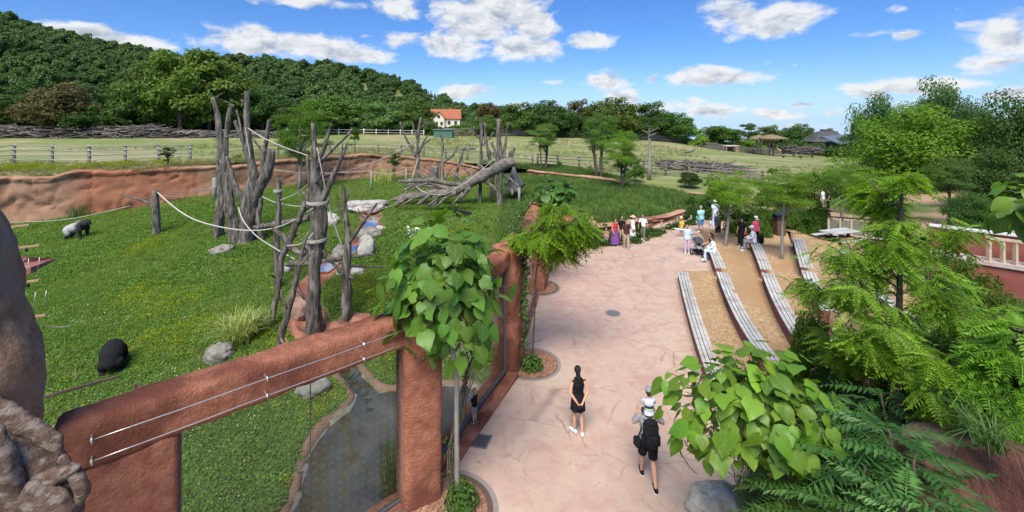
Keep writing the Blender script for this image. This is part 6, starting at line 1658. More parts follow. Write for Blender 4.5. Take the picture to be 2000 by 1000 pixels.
# ------------------------------------------------------------------ pinnate leaves
def frond(L_, pairs, lw, ll, seed, droop=.35, name='leaf'):
    rs_ = np.random.RandomState(seed); v, f = [], []
    def pt_(t): return np.array((0, L_ * t * (1 - .12 * droop * t), -droop * L_ * t * t))
    for i in range(pairs):
        t_ = .14 + .83 * i / (pairs - 1); sz = ll * math.sin(PI * (.22 + .68 * i / (pairs - 1))) ** .7 * rs_.uniform(.85, 1.12)
        for s in (-1, 1):
            b = pt_(t_); ax = np.array((s * .93, .34 + .1 * rs_.normal(), -.22 + .12 * rs_.normal())); ax /= np.linalg.norm(ax); w_ = np.array((-s * .25, .95, .05 + s * .02)); w_ = w_ / np.linalg.norm(w_) * lw * sz / ll
            k = len(v); v += [b, b + ax * sz * .42 + w_ * .5 + np.array((0, 0, .02 * sz)), b + ax * sz + np.array((0, 0, -.12 * sz)), b + ax * sz * .42 - w_ * .5 + np.array((0, 0, .02 * sz))]; f.append((k, k + 1, k + 2, k + 3) if s < 0 else (k + 3, k + 2, k + 1, k))
    k = len(v); b = pt_(.97); v += [b, b + np.array((lw * .5, ll * .4, 0)), b + np.array((0, ll * .9, -.02)), b + np.array((-lw * .5, ll * .4, 0))]; f.append((k, k + 3, k + 2, k + 1)[::-1])
    for i in range(4):
        a, c = pt_(i / 4), pt_((i + 1) / 4); k = len(v); r = .0035 * L_ / .4; v += [a + (r, 0, 0), a - (r, 0, 0), c - (r, 0, 0), c + (r, 0, 0)]; f.append((k, k + 1, k + 2, k + 3))
    return np.array(v), np.array(f)
def frond_set(mat, *args, n=4):
    out = []
    for i in range(n):
        v, f = frond(*args[:4], seed=i + 5, droop=args[4] * (.7 + .25 * i)); me = mesh_np('leaf', v, [f], False); me.materials.append(mat); out.append((me, v, f))
    return out
M_loc = leafmat('locust_leaf', (.13, .235, .026), (.22, .335, .048), .45)
M_ail = leafmat('ailanthus_leaf', (.055, .135, .030), (.105, .20, .05), .35, .45, .35)
FL = frond_set(M_loc, .44, 10, .042, .098, .5); FA = frond_set(M_ail, .95, 12, .060, .19, .42)
def pinnate(lab, base, trunk, tips, fset, col, maxobj=290, seed=0, trunkw=.06, name='locust_tree', cat='tree', bark=None, size=1.0, per=10, start=.3):
    """trunk: points; tips: (start point, end point) of each branch, leaves alternate along it"""
    rs_ = np.random.RandomState(seed); base = np.array(base, float); t = thing(name, lab, cat, base)
    m = MB(); q = np.array(trunk, float) - base; n = 16
    m.tube(np.column_stack([np.interp(np.linspace(0, 1, n), np.linspace(0, 1, len(q)), q[:, i]) for i in range(3)]), trunkw * np.linspace(1, .35, n) ** 1.7, 10, .06); m.build('trunk', bark or M_trunk, t)
    leaves = []; bm = MB()
    for a, b in tips:
        a = np.array(a, float) - base; b = np.array(b, float) - base; d = b - a; ln = np.linalg.norm(d)
        mid = (a + b) / 2 + np.array((0, 0, .12 * ln)); c = [(1 - k) ** 2 * a + 2 * k * (1 - k) * mid + k * k * b for k in np.linspace(0, 1, 7)]
        bm.tube(c, np.linspace(.016, .005, 7) * (1 + ln * .4), 5)
        c = np.array(c); kk = np.linspace(start, 1, per)
        for i, k in enumerate(kk):
            p = np.array([np.interp(k, np.linspace(0, 1, 7), c[:, j]) for j in range(3)]); s = 1 if i % 2 else -1
            h = d * np.array((1, 1, .3)); h /= np.linalg.norm(h) + 1e-9; side = np.array((-h[1], h[0], 0)) * s
            tip = h * (.45 + .5 * (k > .95)) + side * (.85 if k < .97 else .15) + np.array((0, 0, .05)) + rs_.normal(size=3) * .25
            nn_ = np.array((0, 0, 1.)) + rs_.normal(size=3) * .25 + h * .15
            leaves.append((p, nn_, tip, size * rs_.uniform(.7, 1.15)))
    bm.build('branches', bark or M_trunk, t)['kind'] = 'stuff'
    order = sorted(range(len(leaves)), key=lambda i: leaves[i][0][1] + rs_.uniform(-.4, .4))
    vs, fs, k0 = [], [], 0
    for j, i in enumerate(order):
        p, nn_, tip, s = leaves[i]; mt = leaf_matrix(p, nn_, tip, s)
        if j < maxobj:
            o = link('leaf', fset[rs_.randint(4)][0], None, t); o.matrix_local = mt; g_ = rs_.uniform(.8, 1.22); tint(o, [x * g_ for x in col])
        else:
            me, v, f = fset[rs_.randint(4)]; mt = np.array(mt); vs.append(v @ mt[:3, :3].T + mt[:3, 3]); fs.append(f + k0); k0 += len(v)
    if vs:
        o = link('foliage', mesh_np('foliage', np.vstack(vs), [np.vstack(fs)], False), fset[0][0].materials[0], t); o['kind'] = 'stuff'; tint(o, col)
    return t
def blob_tips(blobs, trunk, Yd, seed, sub=6, dj=1.0):
    """limbs from the stem to lumps of the crown, each lump split into twigs"""
    rs_ = np.random.RandomState(seed); tr = np.array(trunk, float); out = []
    for bx, by, br in blobs:
        c = P(bx, by, Yd) + np.array((0, rs_.uniform(-dj, dj), 0)); r = br * Yd / F; d = np.hypot(c[0] - np.interp(c[2], tr[:, 2], tr[:, 0]), c[1] - Yd)
        zs = min(max(c[2] - .35 * d - r * .5, tr[0, 2] + .3), tr[-1, 2]); s = np.array([np.interp(zs, tr[:, 2], tr[:, i]) for i in range(2)] + [zs])
        hub = c * .72 + s * .28; out.append((s, hub))
        for i in range(sub):
            u = rs_.normal(size=3); u /= np.linalg.norm(u); u[2] = u[2] * .75 + .1; out.append((hub + u * r * .1, c + u * r * rs_.uniform(.75, 1.15)))
    return out
def tree_tips(prof, cx, Yd, n, seed, up=.15, dep=.8, c0=.12):
    """prof: (photo y, half width px); gives branches from the stem outwards at many heights"""
    rs_ = np.random.RandomState(seed); ys = np.array([q[0] for q in prof], float); ws = np.array([q[1] for q in prof], float); out = []
    cdf = np.cumsum(ws ** 1.3); cdf /= cdf[-1]
    for i in range(n):
        y = np.interp(rs_.rand(), np.concatenate([[0], cdf]), np.concatenate([[ys[0]], ys])); w_ = np.interp(y, ys, ws) * Yd / F * rs_.uniform(.45, 1.08); a = rs_.uniform(0, 2 * PI)
        cxx = np.interp(y, ys, [q[2] if len(q) > 2 else cx for q in prof])
        e = P(cxx, y, Yd) + np.array((math.cos(a) * w_, math.sin(a) * w_ * dep, 0)); s = P(cxx, y, Yd) + np.array((math.cos(a) * w_ * c0, math.sin(a) * w_ * c0, -w_ * (.45 - up)))
        out.append((s, e))
    return out
b0 = P(1742, 890, 8.8); tk = [b0 - np.array((0, 0, .5)), P(1750, 760, 8.8), P(1756, 640, 8.9), P(1758, 480, 9.0), P(1762, 345, 9.0)]
pinnate('big locust with feathery compound leaves in front of the amphitheatre benches', b0, tk, blob_tips([(1764, 345, 16), (1768, 372, 28), (1752, 405, 30), (1780, 405, 36), (1815, 445, 40), (1738, 440, 34), (1700, 476, 30), (1650, 505, 42), (1622, 545, 32), (1690, 530, 46), (1765, 510, 46), (1655, 590, 46), (1625, 628, 26), (1722, 600, 48), (1795, 565, 44), (1690, 655, 42), (1752, 685, 46), (1650, 690, 30), (1805, 645, 46), (1705, 735, 36), (1612, 585, 24), (1840, 500, 30)], tk, 9.0, 1, 7), FL, (1.0, 1.1, .85), 290, 1, .125, bark=M_trunk, per=12, start=.15)
b0 = P(1890, 800, 10.5); tk = [b0, P(1880, 650, 10.6), P(1875, 555, 10.6)]
pinnate('second locust behind the big one, filling the right side with soft foliage', b0, tk, blob_tips([(1850, 600, 55), (1905, 640, 55), (1950, 610, 50), (1880, 690, 55), (1830, 735, 50), (1935, 720, 50), (1862, 560, 40), (1800, 690, 40), (1985, 660, 50), (1910, 575, 36)], tk, 10.6, 2, 8, 1.3), FL, (.9, 1.02, .8), 120, 2, .06, per=13, size=1.2, start=.15)
b0 = P(1990, 900, 6.6)
pinnate('light green locust leaning in at the right edge above the red earth', b0, [b0, P(1985, 760, 6.6), P(1975, 640, 6.6)], tree_tips([(640, 40, 1985), (700, 80, 1975), (760, 95, 1965), (820, 90, 1955), (860, 60, 1960)], 1975, 6.5, 50, 3), FL, (.85, 1.05, .78), 200, 3, .05, per=14)
b0 = P(1850, 880, 7.0)
pinnate('yellow-green locust twig hanging before the dark shrubs on the right', b0, [b0, P(1840, 780, 7.0), P(1835, 710, 7)], tree_tips([(700, 20, 1835), (740, 40, 1840), (780, 48, 1850), (800, 40, 1850)], 1840, 6.9, 12, 4), FL, (1.0, 1.1, .7), 120, 4, .03, per=9)
b0 = np.array((.66, 14.5, 0))
pinnate('slender locust with drooping bright fronds at the middle pier', b0, [b0, P(1044, 620, 14.5), P(1046, 540, 14.5), P(1058, 470, 14.4), P(1075, 405, 14.3)], blob_tips([(1088, 408, 28), (1058, 436, 30), (1120, 440, 32), (1142, 472, 24), (1090, 470, 36), (1050, 474, 26), (1112, 492, 24), (1024, 452, 18), (1140, 440, 18)], [b0, P(1044, 620, 14.5), P(1046, 540, 14.5), P(1058, 470, 14.4), P(1075, 405, 14.3)], 14.2, 5, 7, .7), FL, (1.05, 1.15, .75), 280, 5, .035, per=12, size=1.25)
# ailanthus fronds at the lower right
for i, (x, y, Yd, n, s, col) in enumerate([(1660, 815, 6.6, 15, 1.0, (.9, 1, 1)), (1735, 830, 6.2, 15, 1.0, (.75, .9, .9)), (1590, 905, 6.4, 14, .95, (.8, .9, .8)), (1690, 900, 5.8, 16, .95, (.62, .8, .75)), (1560, 960, 6.3, 13, .9, (.7, .8, .65)), (1785, 890, 5.6, 14, .9, (.7, .9, .85)), (1640, 985, 5.4, 14, .85, (.75, .85, .7)), (1770, 985, 5.0, 15, .8, (1.15, 1.2, 1.15)), (1850, 1000, 4.8, 12, .75, (1.0, 1.05, 1.05)), (1600, 770, 7.4, 12, .9, (.7, .9, .85)), (1530, 880, 7.2, 10, .85, (.75, .9, .7)), (1960, 1010, 4.6, 9, .7, (.8, .9, .9)), (1720, 760, 7.6, 12, .9, (.55, .75, .7))]):
    lab = ['ailanthus shrub right of the low catalpa', 'ailanthus shrub in front of the locust trunk', 'ailanthus shrub directly below the low catalpa crown', 'dark ailanthus shrub in the middle of the lower right corner', 'ailanthus shrub near the thin grass clumps', 'ailanthus shrub overhanging the red earth', 'ailanthus shrub at the bottom edge left of the pale one', 'pale fresh ailanthus shoot at the bottom edge', 'bluish ailanthus shoot at the bottom edge by the red earth', 'small ailanthus behind the low catalpa, below the pale bamboo', 'ailanthus tuft peeping out at the right of the low catalpa', 'ailanthus shoot in the bottom right corner', 'shaded ailanthus behind the locust trunk'][i]
    b0 = P(x, y + 120, Yd); top = P(x, y + 8, Yd); rs_ = np.random.RandomState(100 + i); t = thing('ailanthus_shrub', lab, 'shrub', b0, 0, 'ailanthus shrubs on the slope')
    m = MB(); m.tube([np.zeros(3) - (0, 0, .6), (top - b0) * .5 + rs_.normal(size=3) * .04, top - b0], [.03, .024, .014], 7); m.build('stem', M_trunk, t)
    for j in range(n):
        a = j * 2.4 + rs_.uniform(-.3, .3); h = (top - b0) * (1 - .55 * (j / n) ** 1.2); d = np.array((math.cos(a), math.sin(a), .28 + .35 * (1 - j / n)))
        o = link('leaf', FA[rs_.randint(4)][0], None, t); o.matrix_local = leaf_matrix(h, np.array((0, 0, 1.)) - d * .2 + rs_.normal(size=3) * .1, d, s * rs_.uniform(.75, 1.1)); g_ = rs_.uniform(.8, 1.2); tint(o, [q * g_ for q in col])
# dark shrub filling behind
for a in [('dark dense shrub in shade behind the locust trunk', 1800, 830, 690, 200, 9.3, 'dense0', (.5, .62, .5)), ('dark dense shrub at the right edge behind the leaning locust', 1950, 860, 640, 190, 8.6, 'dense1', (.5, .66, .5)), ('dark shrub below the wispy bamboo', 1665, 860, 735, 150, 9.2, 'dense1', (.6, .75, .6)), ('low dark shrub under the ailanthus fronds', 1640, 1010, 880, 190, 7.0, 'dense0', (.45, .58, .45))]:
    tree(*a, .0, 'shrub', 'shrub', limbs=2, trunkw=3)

# climbing vines on the piers and stakes
M_vine = leafmat('vine_leaves', (.045, .11, .018), (.10, .19, .03), .3)
def vine(lab, pts, rad, n, seed, leaf=.085, stems=5, extra_bush=None):
    rs_ = np.random.RandomState(seed); base = np.array(pts[0], float); t = thing('climbing_vine', lab, 'vine', base); q = np.array(pts, float) - base
    for i in range(stems):
        off = rs_.normal(size=3) * rad * .5; c = q + off * np.linspace(.5, 1, len(q))[:, None]; k = np.linspace(0, 1, 16)
        c = np.column_stack([np.interp(k, np.linspace(0, 1, len(q)), c[:, j]) for j in range(3)]) + rs_.normal(size=(16, 3)) * rad * .12
        m = MB(); m.tube(c, np.linspace(.018, .007, 16), 6); m.build('stem', M_trunk, t)
    k = rs_.rand(n) ** .8; pos = np.column_stack([np.interp(k, np.linspace(0, 1, len(q)), q[:, j]) for j in range(3)]) + rs_.normal(size=(n, 3)) * rad * .55
    nr = rs_.normal(size=(n, 3)) * .6 + np.array((.4, -.6, .6))
    if extra_bush is not None:
        c, r, nb = extra_bush; u = rs_.normal(size=(nb, 3)); u /= np.linalg.norm(u, axis=1)[:, None]; u[:, 2] = np.abs(u[:, 2]); pos = np.vstack([pos, np.array(c) - base + u * np.array(r) * rs_.uniform(.5, 1, nb)[:, None]]); nr = np.vstack([nr, u + np.array((0, 0, .4))])
    v, f = quads_mesh('foliage', pos, nr, leaf, 1.6, rs_); o = link('foliage', mesh_np('foliage', v, [f], False), M_vine, t); o['kind'] = 'stuff'
    return t
def gp(px, py, Yd): return P(px, py, Yd)
vine('bare twisting vine stems with a leafy foot beside the near catalpa stake', [(-1.25, 9.35, 0), gp(878, 880, 9.4), gp(900, 790, 9.5), gp(925, 690, 9.6), gp(915, 640, 9.6)], .13, 150, 1, .09, 8, ((-1.03, 9.05, .05), (.36, .36, .55), 520))
vine('dense green vine covering the middle pier', [(.25, 14.3, 0), gp(1022, 620, 14.1), gp(1025, 540, 14.2), gp(1022, 480, 14.3), gp(1010, 440, 14.6)], .17, 900, 2, .10, 6, ((.62, 14.1, .05), (.38, .38, .42), 420))
vine('green vine covering the far pier', [(1.2, 20.8, 0), gp(1057, 520, 20.6), gp(1056, 470, 20.8), gp(1050, 430, 20.9)], .20, 700, 3, .12, 5)
vine('yellowish creeper on the wall top behind the middle pier', [gp(1000, 470, 16), gp(1005, 440, 16.5), gp(1020, 415, 17), gp(1028, 400, 17.5)], .22, 420, 4, .11, 4)
# ------------------------------------------------------------------ house on the slope
M_cream = pm('cream_wall', (.62, .58, .47), (.68, .64, .53), 1, .85, .1)
M_tile = pm('red_roof_tile', (.32, .10, .055), (.42, .15, .085), 1.2, .85, .6, 6, stretch=(1, 1, 4), island=.1)
M_win = flat('dark_window', (.03, .035, .04), .2, .6)
hY = 165; hb = P(871, 246, hY); hs_ = hY / F
h = thing('house', 'cream two-gabled house with a red tiled roof among the trees', 'house', hb, R(8))
def hbox(nm, x0, x1, y0, y1, z0, z1, mat, par=h): m = MB(); m.box(((x0 + x1) / 2, (y0 + y1) / 2, (z0 + z1) / 2), (x1 - x0, y1 - y0, z1 - z0)); return m.build(nm, mat, par, smooth=False)
hbox('wall', -5.2, 5.2, 0, 7, -4, 3.0, M_cream)
def gable(x0, x1, y0, y1, z0, zr, axis, oh=.45):
    m = MB(); th = .18
    if axis == 'x':
        ym = (y0 + y1) / 2
        for s in (0, 1):
            e = y0 - oh if s == 0 else y1 + oh; ze = z0 - oh * (zr - z0) / (ym - y0)
            a = [(x0 - oh, e, ze), (x1 + oh, e, ze), (x1 + oh, ym, zr), (x0 - oh, ym, zr)]; b = [(x, y, z + th) for x, y, z in a]; m.loft(np.array([a, b]))
    else:
        xm = (x0 + x1) / 2
        for s in (0, 1):
            e = x0 - oh if s == 0 else x1 + oh; ze = z0 - oh * (zr - z0) / (xm - x0)
            a = [(e, y0 - oh, ze), (e, y1 + oh, ze), (xm, y1 + oh, zr), (xm, y0 - oh, zr)]; b = [(x, y, z + th) for x, y, z in a]; m.loft(np.array([a, b]))
    return m
gable(-5.2, 5.2, 0, 7, 3.0, 6.2, 'x').build('roof', M_tile, h, smooth=False)
def gwall(nm, pts, d): m = MB(); a = np.array(pts, float); m.loft(np.array([a, a + np.array(d)])); m.build(nm, M_cream, h, smooth=False)
gwall('gable_wall', [(-4.6, -1.2, -4), (-.6, -1.2, -4), (-.6, -1.2, 3.2), (-2.6, -1.2, 5.2), (-4.6, -1.2, 3.2)], (0, 1.4, 0))
gable(-4.7, -.5, -1.3, 3.6, 3.2, 5.35, 'y', .4).build('roof', M_tile, h, smooth=False)
gwall('gable_wall', [(5.19, 0, 2.9), (5.19, 7, 2.9), (5.19, 3.5, 6.0)], (.06, 0, 0))
for x, z, w_, hh in ((-2.6, 3.5, .9, 1.2), (-3.4, .9, .9, 1.3), (-1.6, .9, .9, 1.3)):
    hbox('window', x - w_ / 2, x + w_ / 2, -1.26, -1.18, z - hh / 2, z + hh / 2, M_win)
for x, z in ((1.2, 1.2), (3.6, 1.2)): hbox('window', x - .5, x + .5, -.06, .02, z - .7, z + .7, M_win)
for y, z in ((2.4, 3.7), (4.6, 3.7), (2.2, 1.0), (4.8, 1.0)): hbox('window', 5.21, 5.28, y - .4, y + .4, z - .6, z + .6, M_win)
hbox('chimney', 1.2, 1.8, 3.8, 4.4, 5.4, 7.0, M_tile)
# green hut at the paddock edge
c = P(867, 272, 112); t = thing('shed', 'small green hut at the end of the far white fence', 'hut', c)
m = MB(); m.box((0, 0, 1.2), (4.6, 3, 2.4)); m.build('wall', flat('green_cladding', (.06, .14, .09)), t, smooth=False); m = MB(); m.box((0, 0, 2.5), (5.2, 3.5, .16)); m.build('roof', flat('grey_green_roof', (.13, .17, .15)), t, smooth=False)
# dark roofed zoo building on the right
M_slate = pm('dark_slate', (.055, .055, .06), (.09, .09, .098), 3, .7, .2); M_brownw = flat('dark_timber', (.075, .055, .042))
c = P(1612, 296, 170); t = thing('zoo_house', 'low dark building with a hipped slate roof left of the right wood', 'building', c)
m = MB(); m.box((0, 0, 2), (14, 9, 4.4)); m.build('wall', M_brownw, t, smooth=False)
m = MB(); m.loft(np.array([[(-9, -6.5, 4), (9, -6.5, 4), (9, 6.5, 4), (-9, 6.5, 4)], [(-2, -.3, 8), (2, -.3, 8), (2, .3, 8), (-2, .3, 8)]])); m.build('roof', M_slate, t, smooth=False)
m = MB(); m.box((0, 0, 8.1), (3, 1.4, 1)); m.build('ridge_vent', M_slate, t, smooth=False)
for x in (-5, -2.4, .2, 2.8, 5.4): m = MB(); m.box((x, -4.52, 2.3), (1.2, .1, 1.6)); m.build('window', M_win, t, smooth=False)
c = P(1655, 300, 150); t = thing('zoo_house', 'dark timber annex with a bluish lean-to roof at the edge of the right wood', 'building', c)
m = MB(); m.box((0, 0, 2), (10, 6, 4)); m.build('wall', M_brownw, t, smooth=False)
m = MB(); m.loft(np.array([[(-6, -4, 3.4), (6, -4, 4.4), (6, 4, 6.4), (-6, 4, 5.4)], [(-6, -4, 3.7), (6, -4, 4.7), (6, 4, 6.7), (-6, 4, 5.7)]])); m.build('roof', flat('blue_grey_roof', (.10, .13, .17)), t, smooth=False)
m = MB(); m.box((3.2, 0, 8.2), (2.4, 2.2, 4.2)); m.build('tower', M_brownw, t, smooth=False)
# thatched sunshades
M_thatch = pm('thatch', (.17, .125, .075), (.26, .20, .125), 3, .95, .8, 12)
def sunshade(px, pyb, pyt, wpx, Yd, lab):
    b = P(px, pyb, Yd); top = P(px, pyt, Yd)[2] - b[2]; r = wpx * Yd / F / 2; t = thing('sunshade', lab, 'sunshade', b, 0, 'thatched sunshades in the paddock')
    m = MB(); m.loft(np.array([[(q * math.cos(a), q * math.sin(a), z) for a in np.linspace(0, 2 * PI, 20, endpoint=False)] for q, z in ((.1, top), (r * .5, top - .55), (r, top - 1.25), (r * .96, top - 1.5), (.1, top - .7))], float)); m.build('thatch_roof', M_thatch, t)
    for x, y in ((.35, -.3), (-.45, .3)): m = MB(); m.tube([(x, y, -.3), (x, y, top - .8)], .28, 8, .03); m.build('post', M_post, t)
sunshade(1482, 297, 263, 40, 140, 'rear left thatched mushroom sunshade on the paddock'); sunshade(1507, 301, 262, 58, 138, 'front thatched mushroom sunshade standing over the giraffes')
c = P(1427, 297, 130); t = thing('feeding_hut', 'small open timber feeding hut with a flat pale roof in the paddock', 'hut', c)
m = MB(); m.box((0, 0, 1.9), (4.0, 2.4, .16)); m.build('roof', flat('pale_roof', (.55, .50, .42)), t, smooth=False)
for x, y in ((-1.7, -.9), (-1.2, .9), (1.7, -.9), (1.2, .9), (1.2, -.9)): m = MB(); m.box((x, y, .9), (.22, .22, 1.9)); m.build('post', M_batten, t, smooth=False)
m = MB(); m.box((0, .9, .9), (2.6, .1, 1.1)); m.build('hay_rack', M_brownw, t, smooth=False)
c = P(1474, 291, 160); t = thing('feeding_hut', 'yellowish hay shelter left of the rear sunshade', 'hut', c)
m = MB(); m.box((0, 0, 1.9), (4, 2, 1.2)); m.build('hay', flat('hay', (.36, .28, .14)), t); [MB().box((x, 0, .6), (.25, .25, 1.6)).build('post', M_post, t, smooth=False) for x in (-1.7, 1.7)]
brush('tangled grey branch heap and low fence right of the giraffes', fxy((1538, 141), (1600, 139)), 2.6, 110, lambda x, y: P(1560, 301, 140)[2], M_brush, 4.5, .13, 9, 3)
# giraffes
def giraffe_mesh():
    m = MB()
    m.tube([(-.75, 0, 1.95), (-.45, 0, 2.0), (0, 0, 2.1), (.45, 0, 2.3), (.7, 0, 2.45)], [.30, .42, .46, .46, .3], 12, round_end=True)
    m.tube([(.6, 0, 2.45), (.85, 0, 3.0), (1.15, 0, 3.7), (1.35, 0, 4.2)], [.30, .21, .16, .13], 10)
    m.tube([(1.3, 0, 4.25), (1.5, 0, 4.2), (1.78, 0, 4.02)], [.16, .14, .08], 8, round_end=True)
    for s in (-1, 1):
        m.tube([(1.33, s * .07, 4.35), (1.30, s * .08, 4.52)], .028, 6); m.ell((1.28, s * .2, 4.36), (.05, .12, .04), 8, 5)
        m.tube([(.5, s * .2, 2.1), (.5, s * .2, 1.3), (.53, s * .2, 1.15), (.5, s * .2, .1), (.53, s * .2, 0)], [.17, .095, .10, .06, .085], 8)
        m.tube([(-.6, s * .2, 1.95), (-.5, s * .2, 1.45), (-.68, s * .2, 1.05), (-.62, s * .2, .1), (-.59, s * .2, 0)], [.22, .13, .09, .06, .085], 8)
    m.tube([(-.85, 0, 2.0), (-.98, 0, 1.5), (-.98, 0, 1.1)], [.05, .035, .06], 6)
    return voxel('giraffe', m, .05)
def mat_giraffe():
    m, nt, b, out = newmat('giraffe_coat'); N, L = nt.nodes.new, nt.links.new; tc = N('ShaderNodeTexCoord'); vo = N('ShaderNodeTexVoronoi'); vo.feature = 'DISTANCE_TO_EDGE'; vo.inputs['Scale'].default_value = 3.2; L(tc.outputs['Object'], vo.inputs['Vector'])
    cr = N('ShaderNodeValToRGB'); L(vo.outputs['Distance'], cr.inputs[0]); e = cr.color_ramp.elements; e[0].position = .06; e[0].color = (.52, .40, .24, 1); e[1].position = .10; e[1].color = (.25, .11, .04, 1); L(cr.outputs[0], b.inputs['Base Color']); b.inputs['Roughness'].default_value = .8; return m
gme = giraffe_mesh(); M_gir = mat_giraffe()
for px, pyb, Yd, rz, s, lab in ((1517, 302, 137, 2.6, .80, 'left giraffe beside the front sunshade, neck toward the post'), (1522, 303, 135, 1.9, .74, 'right giraffe standing behind the other one by the sunshade')):
    o = link('giraffe', gme, M_gir, None, P(px, pyb, Yd)); o.rotation_euler = (0, 0, rz); o.scale = (s, s, s); tag(o, lab, 'giraffe', 'giraffes by the sunshade')
def bird_mesh():
    m = MB(); m.ell((0, 0, 1.05), (.55, .36, .38), 12, 8); m.tube([(.42, 0, 1.15), (.62, 0, 1.5), (.58, 0, 1.95)], [.12, .055, .045], 7); m.ell((.64, 0, 2.0), (.13, .06, .06), 8, 6)
    for s in (-1, 1): m.tube([(0, s * .13, .9), (.06, s * .13, .5), (-.02, s * .13, .05), (.14, s * .13, .02)], [.10, .05, .035, .03], 6)
    m.tube([(-.4, 0, 1.1), (-.75, 0, 1.2)], [.2, .06], 7); return voxel('ostrich', m, .04)
bme = bird_mesh(); M_feather = flat('dark_feather', (.03, .027, .025), .9)
for px, pyb, rz, lab in ((1530, 311, 0, 'leftmost dark ostrich grazing before the sunshades'), (1550, 308, .4, 'middle dark ostrich before the sunshades'), (1564, 312, 2.8, 'rightmost small dark ostrich before the sunshades'), (1586, 311, 1, 'dark ostrich nearest the right wood')):
    o = link('ostrich', bme, M_feather, None, P(px, pyb, 118)); o.rotation_euler = (0, 0, rz); o.scale = (.75,) * 3; tag(o, lab, 'ostrich', 'ostriches in the paddock')

# ------------------------------------------------------------------ right side: parapet, railing, path
M_parapet = pm('red_brown_parapet', (.22, .065, .052), (.27, .09, .072), 2, .8, .25, 24)
M_cap = pm('white_cap', (.55, .54, .52), (.66, .65, .63), 4, .6, .1); M_pale = pm('pale_concrete_step', (.40, .33, .30), (.48, .41, .38), 3, .8, .2); M_tan = pm('tan_post', (.45, .36, .25), (.54, .45, .33), 3, .7, .2, 12)
wa, wb = P(1815, 443, 20.0), P(2060, 470, 17.5); zt_ = 3.15
t = thing('terrace_parapet', 'long red parapet wall with a pale cap at the right edge', 'wall', (wa[0], wa[1], 0)); o_ = np.array((wa[0], wa[1], 0))
def wseg(nm, za, zb, th, off, mat, par=t):
    d = (wb - wa)[:2]; n = np.array((d[1], -d[0])) / np.linalg.norm(d); a = wa[:2] + n * off; b = wb[:2] + n * off
    m = MB(); w_ = n * th / 2; m.loft(np.array([[(*(p_ - w_), za), (*(p_ + w_), za), (*(p_ + w_), zb), (*(p_ - w_), zb)] for p_ in (a, b)]) - o_); m.build(nm, mat, par, smooth=False)
wseg('wall', 2.15, zt_, .25, 0, M_parapet); wseg('cap', zt_ + .003, zt_ + .07, .42, 0, M_cap); wseg('walkway', 1.98, 2.14, 1.1, .45, M_pale); wseg('lower_wall', -.5, 1.977, .8, .5, M_parapet)
for i, px in enumerate((1936, 1962, 1985, 2010)):
    k = (px - 1815) / 245; p_ = wa + (wb - wa) * k; d = (wb - wa)[:2]; n = np.array((d[1], -d[0])) / np.linalg.norm(d); q = p_[:2] + n * .85
    m = MB(); m.beam((*q, 2.14), (*q, 3.05), .13, .10); m.v[0] = m.v[0] - o_; m.build('post', M_tan, t, smooth=False)
m = MB(); q0 = wa + (wb - wa) * .47; q1 = wb; d = (wb - wa)[:2]; n = np.array((d[1], -d[0])) / np.linalg.norm(d); m.beam((*(q0[:2] + n * .85), 3.09), (*(q1[:2] + n * .85), 3.09), .16, .09); m.v[0] = m.v[0] - o_; m.build('handrail', M_tan, t, smooth=False)
t = thing('railing', 'low railing with tan posts and a dark top rail behind the benches', 'railing', P(1622, 458, 24.5)); o_ = P(1622, 458, 24.5); za, zb = 1.45, 2.42
pp_ = [P(x, 440, Yd) for x, Yd in ((1618, 25), (1640, 24.7), (1662, 24.5), (1690, 24.2), (1716, 24), (1742, 23.8))]
for p_ in pp_: m = MB(); m.beam((p_[0], p_[1], za), (p_[0], p_[1], zb), .10, .08); m.v[0] = m.v[0] - o_; m.build('post', M_tan, t, smooth=False)
for z, w_, mt in ((zb + .03, .09, M_dark), (za + .03, .22, M_pale)):
    m = MB(); m.beam((pp_[0][0] - .1, pp_[0][1], z), (pp_[-1][0] + .1, pp_[-1][1], z), w_, .07 if mt is M_dark else .10); m.v[0] = m.v[0] - o_; m.build('rail', mt, t, smooth=False)
for a, b in zip(pp_[:-1], pp_[1:]):
    m = MB(); m.beam((a[0] + .1, a[1] + .02, (za + zb) / 2), (b[0] - .1, b[1] + .02, (za + zb) / 2), .012, zb - za - .22)
    m.v[0] = m.v[0] - o_; m.build('mesh_panel', pm('grey_mesh_panel', (.16, .17, .13), (.2, .21, .16), 40, .7), t, smooth=False)
# back terrace ground on the right
bz = tps([at(1620, 420, 30), at(1780, 432, 29), at(1700, 408, 33), at(1830, 440, 24), (14, 27, .8), (19, 26, 1.35), (24, 24, 1.6), (30, 24, 2.2), at(1880, 400, 33), at(1900, 385, 36), (40, 30, 3.5), (17, 36, .6), (22, 44, -.2), (30, 48, 1), (45, 50, 3), (60, 40, 4)])
bpoly = [(13, 26.6), (15.5, 27.5), (18, 25.3), (21, 23.4), (18.6, 20.5), (21.5, 17), (40, 14), (70, 36), (60, 58), (31, 44), (24, 43), (20.5, 38), (17, 34)]
M_bt = pm('path_and_verge', (.33, .225, .14), (.40, .285, .18), .8, .95, .4, 12, c3=(.10, .13, .045), s3=.12, coord='World')
v, f = grid(12, 70, 13, 60, .7, lambda X, Y: inpoly(X, Y, bpoly), lambda X, Y: np.minimum(bz(X, Y), 5))
o = link('sandy_path', mesh_np('sandy_path', v, [f]), M_bt); tag(o, kind='structure')
